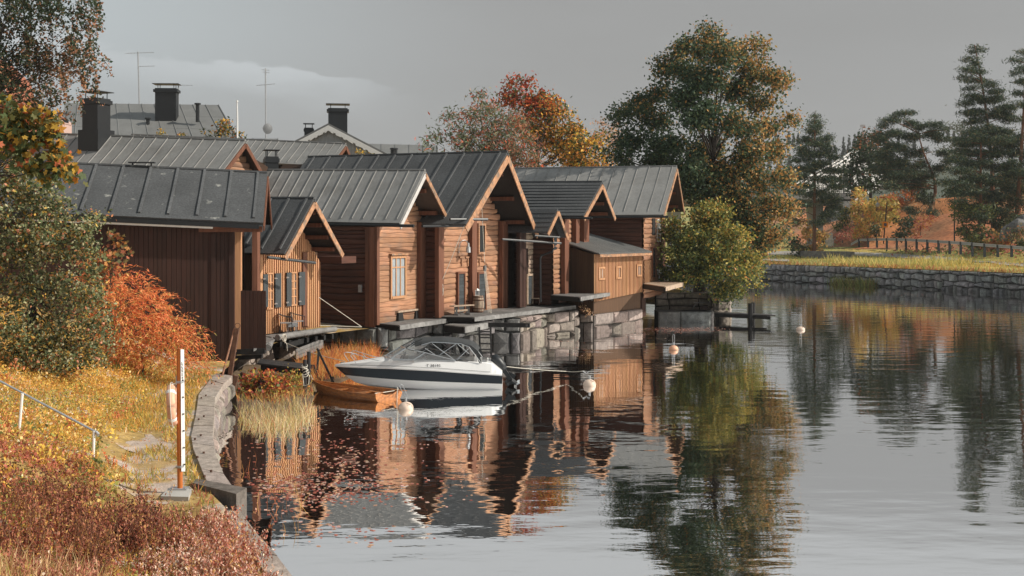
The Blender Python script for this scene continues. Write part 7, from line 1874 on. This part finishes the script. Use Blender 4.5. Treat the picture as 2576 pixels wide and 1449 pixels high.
pine('pine cut by the right picture edge, with wide flat boughs', 146, (2560, 528), (2585, 120),
     [(2572, 128, 16, 6), (2560, 150, 20, 6), (2580, 170, 26, 7), (2555, 185, 16, 6), (2585, 205, 34, 8), (2570, 232, 22, 8), (2590, 262, 32, 9), (2600, 300, 40, 10), (2590, 345, 36, 10), (2600, 390, 40, 12), (2580, 430, 36, 12), (2610, 460, 40, 14)], r=.30)
# broadleaf trees and shrubs of the far bank
FG = 'far bank shrubs'
tree('dark_tree', 'dark round tree with a rusty top behind the crooked pine', 174, at(2190, 500, 174), at(2190, 400, 174), [(2180, 395, 45, 45), (2205, 360, 50, 40), (2150, 430, 35, 40), (2220, 420, 50, 50), (2170, 465, 45, 28), (2150, 480, 25, 16), (2190, 340, 20, 14, .6), (2165, 345, 12, 12, .5), (2265, 440, 40, 40), (2310, 470, 40, 35)], 2.6, 24, .42, .42, [G1, (.045, .065, .04), G2, (.28, .12, .06)], lambda P: choose(np.stack([1+0*P[:, 0], .9+0*P[:, 0], .6+0*P[:, 0], np.clip((395-px_of(P)[1])/40, .03, 1.5)], 1)), .25, group='broadleaf trees', nl=18)
tree('dark_tree', 'low dark spreading tree behind the trunks of the right edge pines', 182, at(2500, 540, 182), at(2500, 450, 182), [(2440, 470, 40, 40), (2500, 460, 45, 45), (2550, 470, 35, 40), (2600, 450, 40, 50), (2400, 500, 30, 30)], 2.0, 26, .42, .45, [G1, (.045, .065, .04), G2, (.20, .13, .05)], None, .25, group='broadleaf trees', nl=14)
tree('weeping_birch', 'hazy grey-green weeping birch behind the tallest pine', 190, at(2420, 520, 190), at(2415, 330, 190), [(2410, 330, 25, 40), (2395, 370, 30, 45), (2430, 360, 30, 60), (2385, 400, 22, 40)], 1.6, 30, .5, .34, [(.10, .12, .08), (.13, .15, .10), (.08, .10, .07)], None, .18, group='broadleaf trees', mt='birchbark', nl=14, asp=.4)
YS = [(.62, .46, .13), (.68, .54, .22), (.48, .40, .12), (.60, .28, .09), (.26, .26, .08)]
def fbush(label, d, bl, pal=YS, size=.36, dens=3.4, per=22, cr=.32): return bush(label, d, bl, dens, per, cr, size, pal, group=FG, jd=1.2, r=.05, nl=8)
fbush('tall yellow shrub glowing below the bridge barrier', 170, [(2160, 500, 20, 30), (2150, 535, 26, 30), (2175, 550, 26, 35), (2165, 585, 30, 25), (2185, 520, 18, 25), (2163, 480, 8, 14)])
fbush('broad yellow-orange shrub left of the orange sign', 168, [(2205, 515, 26, 20), (2235, 515, 24, 20), (2215, 550, 28, 28), (2245, 545, 22, 26), (2200, 585, 24, 20)], [(.46, .36, .10), (.36, .32, .10), (.26, .26, .08), (.50, .34, .10)])
fbush('row of orange bushes crowning the embankment by the crooked pine', 172, [(2230, 495, 30, 10), (2265, 500, 22, 14), (2285, 490, 20, 14), (2300, 478, 14, 12)], [(.50, .22, .09), (.46, .28, .09), (.48, .16, .07)])
fbush('green shrub under the bridge end', 172, [(2125, 540, 18, 24), (2115, 565, 20, 22), (2135, 575, 18, 18)], [G2, G3, (.20, .18, .06)])
fbush('dark green shrub left of the sign pole foot', 162, [(2205, 585, 16, 14), (2195, 570, 14, 12)], [G1, G2, (.14, .12, .05)])
fbush('pink-red low shrub beside the stair rail', 163, [(2120, 592, 26, 12), (2140, 580, 22, 12), (2105, 605, 16, 7)], [(.36, .12, .09), (.42, .2, .12), (.3, .1, .07)], .28)
fbush('yellow-leaved bush behind the lone pine trunk', 156, [(2035, 588, 28, 24), (2060, 600, 26, 22), (2020, 560, 18, 16), (2045, 625, 26, 16)], [(.42, .27, .08), (.36, .26, .08), (.16, .16, .06), (.44, .2, .07)])
fbush('dark green bush at the foot of the lone pine', 152, [(2010, 630, 26, 20), (2025, 650, 16, 10), (1995, 610, 18, 20)], [G1, G2, (.14, .10, .04)])
fbush('pink-red bush right of the sign pole', 155, [(2315, 565, 22, 20), (2300, 590, 16, 14), (2335, 550, 16, 14)], [(.40, .15, .09), (.46, .26, .08), (.36, .12, .08)], .3)
fbush('dark conifer-green bush behind the sign', 157, [(2265, 585, 26, 16), (2280, 560, 24, 16), (2255, 600, 18, 8)], [G1, (.04, .06, .04), G2], .34)
fbush('olive bush between the black lamp pole and the tallest pine', 145, [(2432, 545, 36, 36), (2455, 580, 44, 26), (2425, 585, 28, 20), (2470, 530, 36, 24), (2410, 520, 24, 24)], [(.10, .13, .05), (.18, .19, .06), (.07, .10, .045)], .32)
fbush('dark bush group under the tallest pine', 146, [(2495, 555, 34, 30), (2478, 598, 34, 12), (2525, 535, 34, 30), (2560, 505, 34, 30), (2540, 560, 26, 18)], [G1, G2, (.10, .10, .05)], .34)
fbush('mixed bush beside the grey rock at the right edge', 136, [(2545, 590, 22, 14), (2570, 575, 20, 14), (2515, 600, 18, 9)], [G2, G3, (.36, .14, .07), (.18, .14, .06)], .3)
fbush('yellow bushes far behind the right edge pines', 185, [(2560, 480, 26, 14), (2530, 490, 20, 10), (2600, 470, 30, 16)], [(.46, .32, .08), (.4, .25, .08)], .45)
# mixed undergrowth scattered over the slope behind the guard rail
US = []
for k, pal in enumerate(([G1, G2, (.14, .15, .05)], [(.20, .22, .07), (.12, .15, .05), (.36, .26, .08)], [(.50, .26, .10), (.44, .16, .09), (.30, .24, .08)])):
    b0 = Vector((0, 0, 0)); t = thing('shrub', 'small dark green shrub scattered on the far slope' if k == 0 else 'small olive shrub scattered on the far slope' if k == 1 else 'small rusty orange shrub scattered on the far slope', 'shrub', b0, ('dark green', 'olive', 'rusty orange')[k]+' slope shrubs')
    c = fill((0, 0, .75), (1.1, .9, .8), 34, .5); P = (c[:, None]+rng.normal(size=(34, 20, 3))*.26).reshape(-1, 3); P = P[P[:, 2] > -.1]; leaves('crown', P, .34, pal, M['leaf'], t, .6); US.append(t)
rs = random.Random(5); used = [0, 0, 0]
for k in range(95):
    s = rs.uniform(cum[4]-10, cum[7]); t_ = rs.uniform(25, 56); p = fb(s, t_); q = Vector((p.x, p.y, far_z(p.x, p.y, t_))); j = rs.choice((0, 0, 1, 1, 2)); px_ = CX+F*q.x/q.y
    if not 2150 < px_ < 2610: continue
    if not used[j]: o = US[j]; o.location = q; o.scale = (rs.uniform(.8, 1.4),)*3
    else: copy_tree(US[j], q, rs.uniform(0, 6), None, rs.uniform(.7, 1.5))
    used[j] = 1
# rock outcrop
m = MB(); m.tint(1.7); r0 = at(2560, 560, 138)
for k in range(9):
    c = at(2535+k*7, 572-k*4.5, 139+random.uniform(-1, 1)); m.tint(.9, .3); m.lathe(c-Vector((0, 0, 1.0)), [(.01, 1.2), (.5, 1.1), (.85, .7), (1.0, 0), (.9, -.6)], 6)
tag(m.build('rock', M['darkstone'], loc=r0), 'grey rock outcrop in the slope at the right edge', 'rock')
# grasses
def far_pts(n, s0, s1, t0, t1):
    P = []
    for s, t in zip(rng.uniform(s0, s1, n), rng.uniform(t0, t1, n)):
        p = fb(s, t); P.append((p.x, p.y, far_z(p.x, p.y, t)))
    return np.array(P)
P = far_pts(24000, cum[2], cum[9], .1, 24)
tag(blades('far_grass', P, .34, .05, [(.52, .40, .11), (.34, .33, .10), (.24, .27, .08), (.46, .24, .09)], choose(np.stack([.6+1.6*noisef(P, .22, 3).clip(0, 1), .7+0*P[:, 0], .5+1.8*(-noisef(P, .22, 3)).clip(0, 1), .15+1.2*noisef(P, .35, 9).clip(0, 1)], 1).clip(0)), .5), kind='stuff')
P = far_pts(1500, cum[3]+5, cum[4]+8, .4, 9); P = P[noisef(P, .3, 2) > 0]; tag(blades('tall_straw_grass', P, .95, .09, [(.60, .48, .17), (.48, .41, .15), (.34, .35, .12)], None, .4), kind='stuff')
P = far_pts(2500, cum[2], cum[9], -.1, .7); tag(blades('wall_top_grass', P, .5, .08, [(.50, .22, .10), (.44, .32, .10), (.20, .22, .07), (.36, .14, .07)], None, .7), kind='stuff')
P = far_pts(20000, cum[4]-6, cum[8], 28.5, 58)
tag(blades('red_hillside_grass', P, .85, .08, [(.62, .27, .17), (.54, .19, .13), (.66, .38, .22), (.42, .16, .10)], None, .5), kind='stuff')
P = far_pts(2600, cum[3]+4, cum[8], 19, 25); P[:, 2] += rng.uniform(.1, .8, len(P))
tag(leaves('roadside_weeds', P, .34, [(.42, .18, .12), (.30, .10, .07), (.10, .13, .05), (.16, .18, .06)], M['leaf'], None, .6), kind='stuff')
P = far_pts(500, cum[3]+12, cum[4]+3, -1.6, -.2); P[:, 2] = 0; tag(blades('waterside_grass', P, .9, .06, [(.12, .16, .05), (.24, .24, .07), (.16, .12, .05)], None, .45), kind='stuff')
# ---------- far hills with forest and the ski-jump slope ----------
m = MB(); rows = []
def hill_z(x, y):
    return max(2, .70*(30+16*math.sin(x*.004+1)+10*math.sin(x*.011))*sm((y-420)/260)*(1 if x > -50 else .8)+14*sm((x-60)/120)*sm((x-60)/300)*sm((y-480)/200))
for y in (400, 440, 480, 520, 560, 600, 640, 680, 740, 800, 1000, 1500): rows.append([(x, y, hill_z(x, y)) for x in range(-700, 900, 25)])
m.grid(rows); tag(m.build('hills', mat('hill_ground', (.06, .075, .05), .95, (.02, .02, .02), .4), smooth=True), kind='structure')
ps = [at(2197, 366, 600), at(2165, 386, 590), at(2120, 415, 570), at(2060, 450, 545), at(1985, 492, 520)]
sk = thing('ski_jump', 'pale grey ski-jump slope with white rails on the far hill', 'ski jump', ps[-1]); m = MB()
lowr = [p+Vector((10, -8, -14)) for p in ps]; dk = Vector((0, 25, -6))
m.grid([lowr, ps, [p+dk for p in ps]]); m.build('slope', M['concrete'], sk)
m = MB()
for dz in (.6, 2.2, 3.6):
    for a, b in zip(ps, ps[1:]): m.tint(1); m.beam(a+Vector((0, -.5, dz)), b+Vector((0, -.5, dz)), .5, .6)
for k in range(26): f = k/25*3.99; i = int(f); p = ps[i].lerp(ps[i+1], f-i); m.beam(p+Vector((0, -.4, 0)), p+Vector((0, -.4, 3.6)), .3, .3)
m.build('rail', M['white'], sk)
m = MB(); m.tint(1); a = at(2171, 362, 560); m.tube([a-Vector((0, 0, 25)), at(2170, 318, 560)], .35, 6); m.box(at(2170, 317, 560), 2.2, .6, 1.2); tag(m.build('floodlight_mast', M['galv'], loc=a), 'slim floodlight mast on the skyline above the ski-jump slope', 'mast')
def conifer_stuff(spots, name, pal, broad=.0):
    V = []
    for (x, y, z, h_) in spots:
        n = 150; f = rng.uniform(0, 1, n)**.7; r = h_*.17*f*(1.2 if rng.uniform() < broad else .9); a = rng.uniform(0, 6.28, n)
        V.append(np.stack([x+r*np.cos(a)*rng.uniform(.3, 1, n), y+r*np.sin(a), z+h_*(1-f*.92)], 1))
    return tag(leaves(name, np.concatenate(V), 1.5, pal, M['needle'], None, .5), kind='stuff')
spots = []
for px, d, yb, hp in [(1984, 600, 365, 34), (1996, 590, 372, 36), (2008, 600, 365, 30), (2100, 620, 385, 20), (2085, 640, 372, 24), (2122, 600, 398, 52), (2136, 590, 398, 58), (2150, 600, 385, 50), (2160, 590, 388, 56), (2175, 610, 372, 36), (2140, 480, 470, 66), (2128, 470, 475, 50), (2115, 480, 480, 40), (2155, 500, 440, 40), (2098, 500, 470, 30), (2230, 620, 380, 40), (2260, 640, 385, 50), (2300, 600, 380, 40), (2385, 600, 360, 40), (2400, 560, 370, 40), (2070, 560, 440, 40), (2050, 560, 450, 40), (2090, 540, 430, 22)]:
    p = at(px, yb, d); spots.append((p.x, p.y, p.z, hp/F*d))
conifer_stuff(spots, 'hill_forest', [(.045, .06, .045), (.06, .075, .05), (.08, .09, .055)], .4)
spots = []
for k in range(330):
    x = rng.uniform(-600, 800); y = rng.uniform(470, 760)
    spots.append((x, y, hill_z(x, y)-1, rng.uniform(9, 17)))
conifer_stuff(spots, 'distant_forest', [(.045, .06, .045), (.06, .075, .05)], .4)
# ---------- air ----------
hz = bpy.data.materials.new('haze'); hz.use_nodes = True; nt = hz.node_tree; nt.nodes.remove(nt.nodes['Principled BSDF'])
vo = nt.nodes.new('ShaderNodeVolumePrincipled'); vo.inputs['Color'].default_value = (.93, .94, .95, 1); vo.inputs['Density'].default_value = .00018; vo.inputs['Anisotropy'].default_value = 0
nt.links.new(vo.outputs[0], nt.nodes['Material Output'].inputs['Volume'])
m = MB(); m.hexa([(-2600, -120, -2), (2600, -120, -2), (2600, 4100, -2), (-2600, 4100, -2)], [(-2600, -120, 95), (2600, -120, 95), (2600, 4100, 95), (-2600, 4100, 95)])
o = m.build('haze', hz); tag(o, kind='stuff')
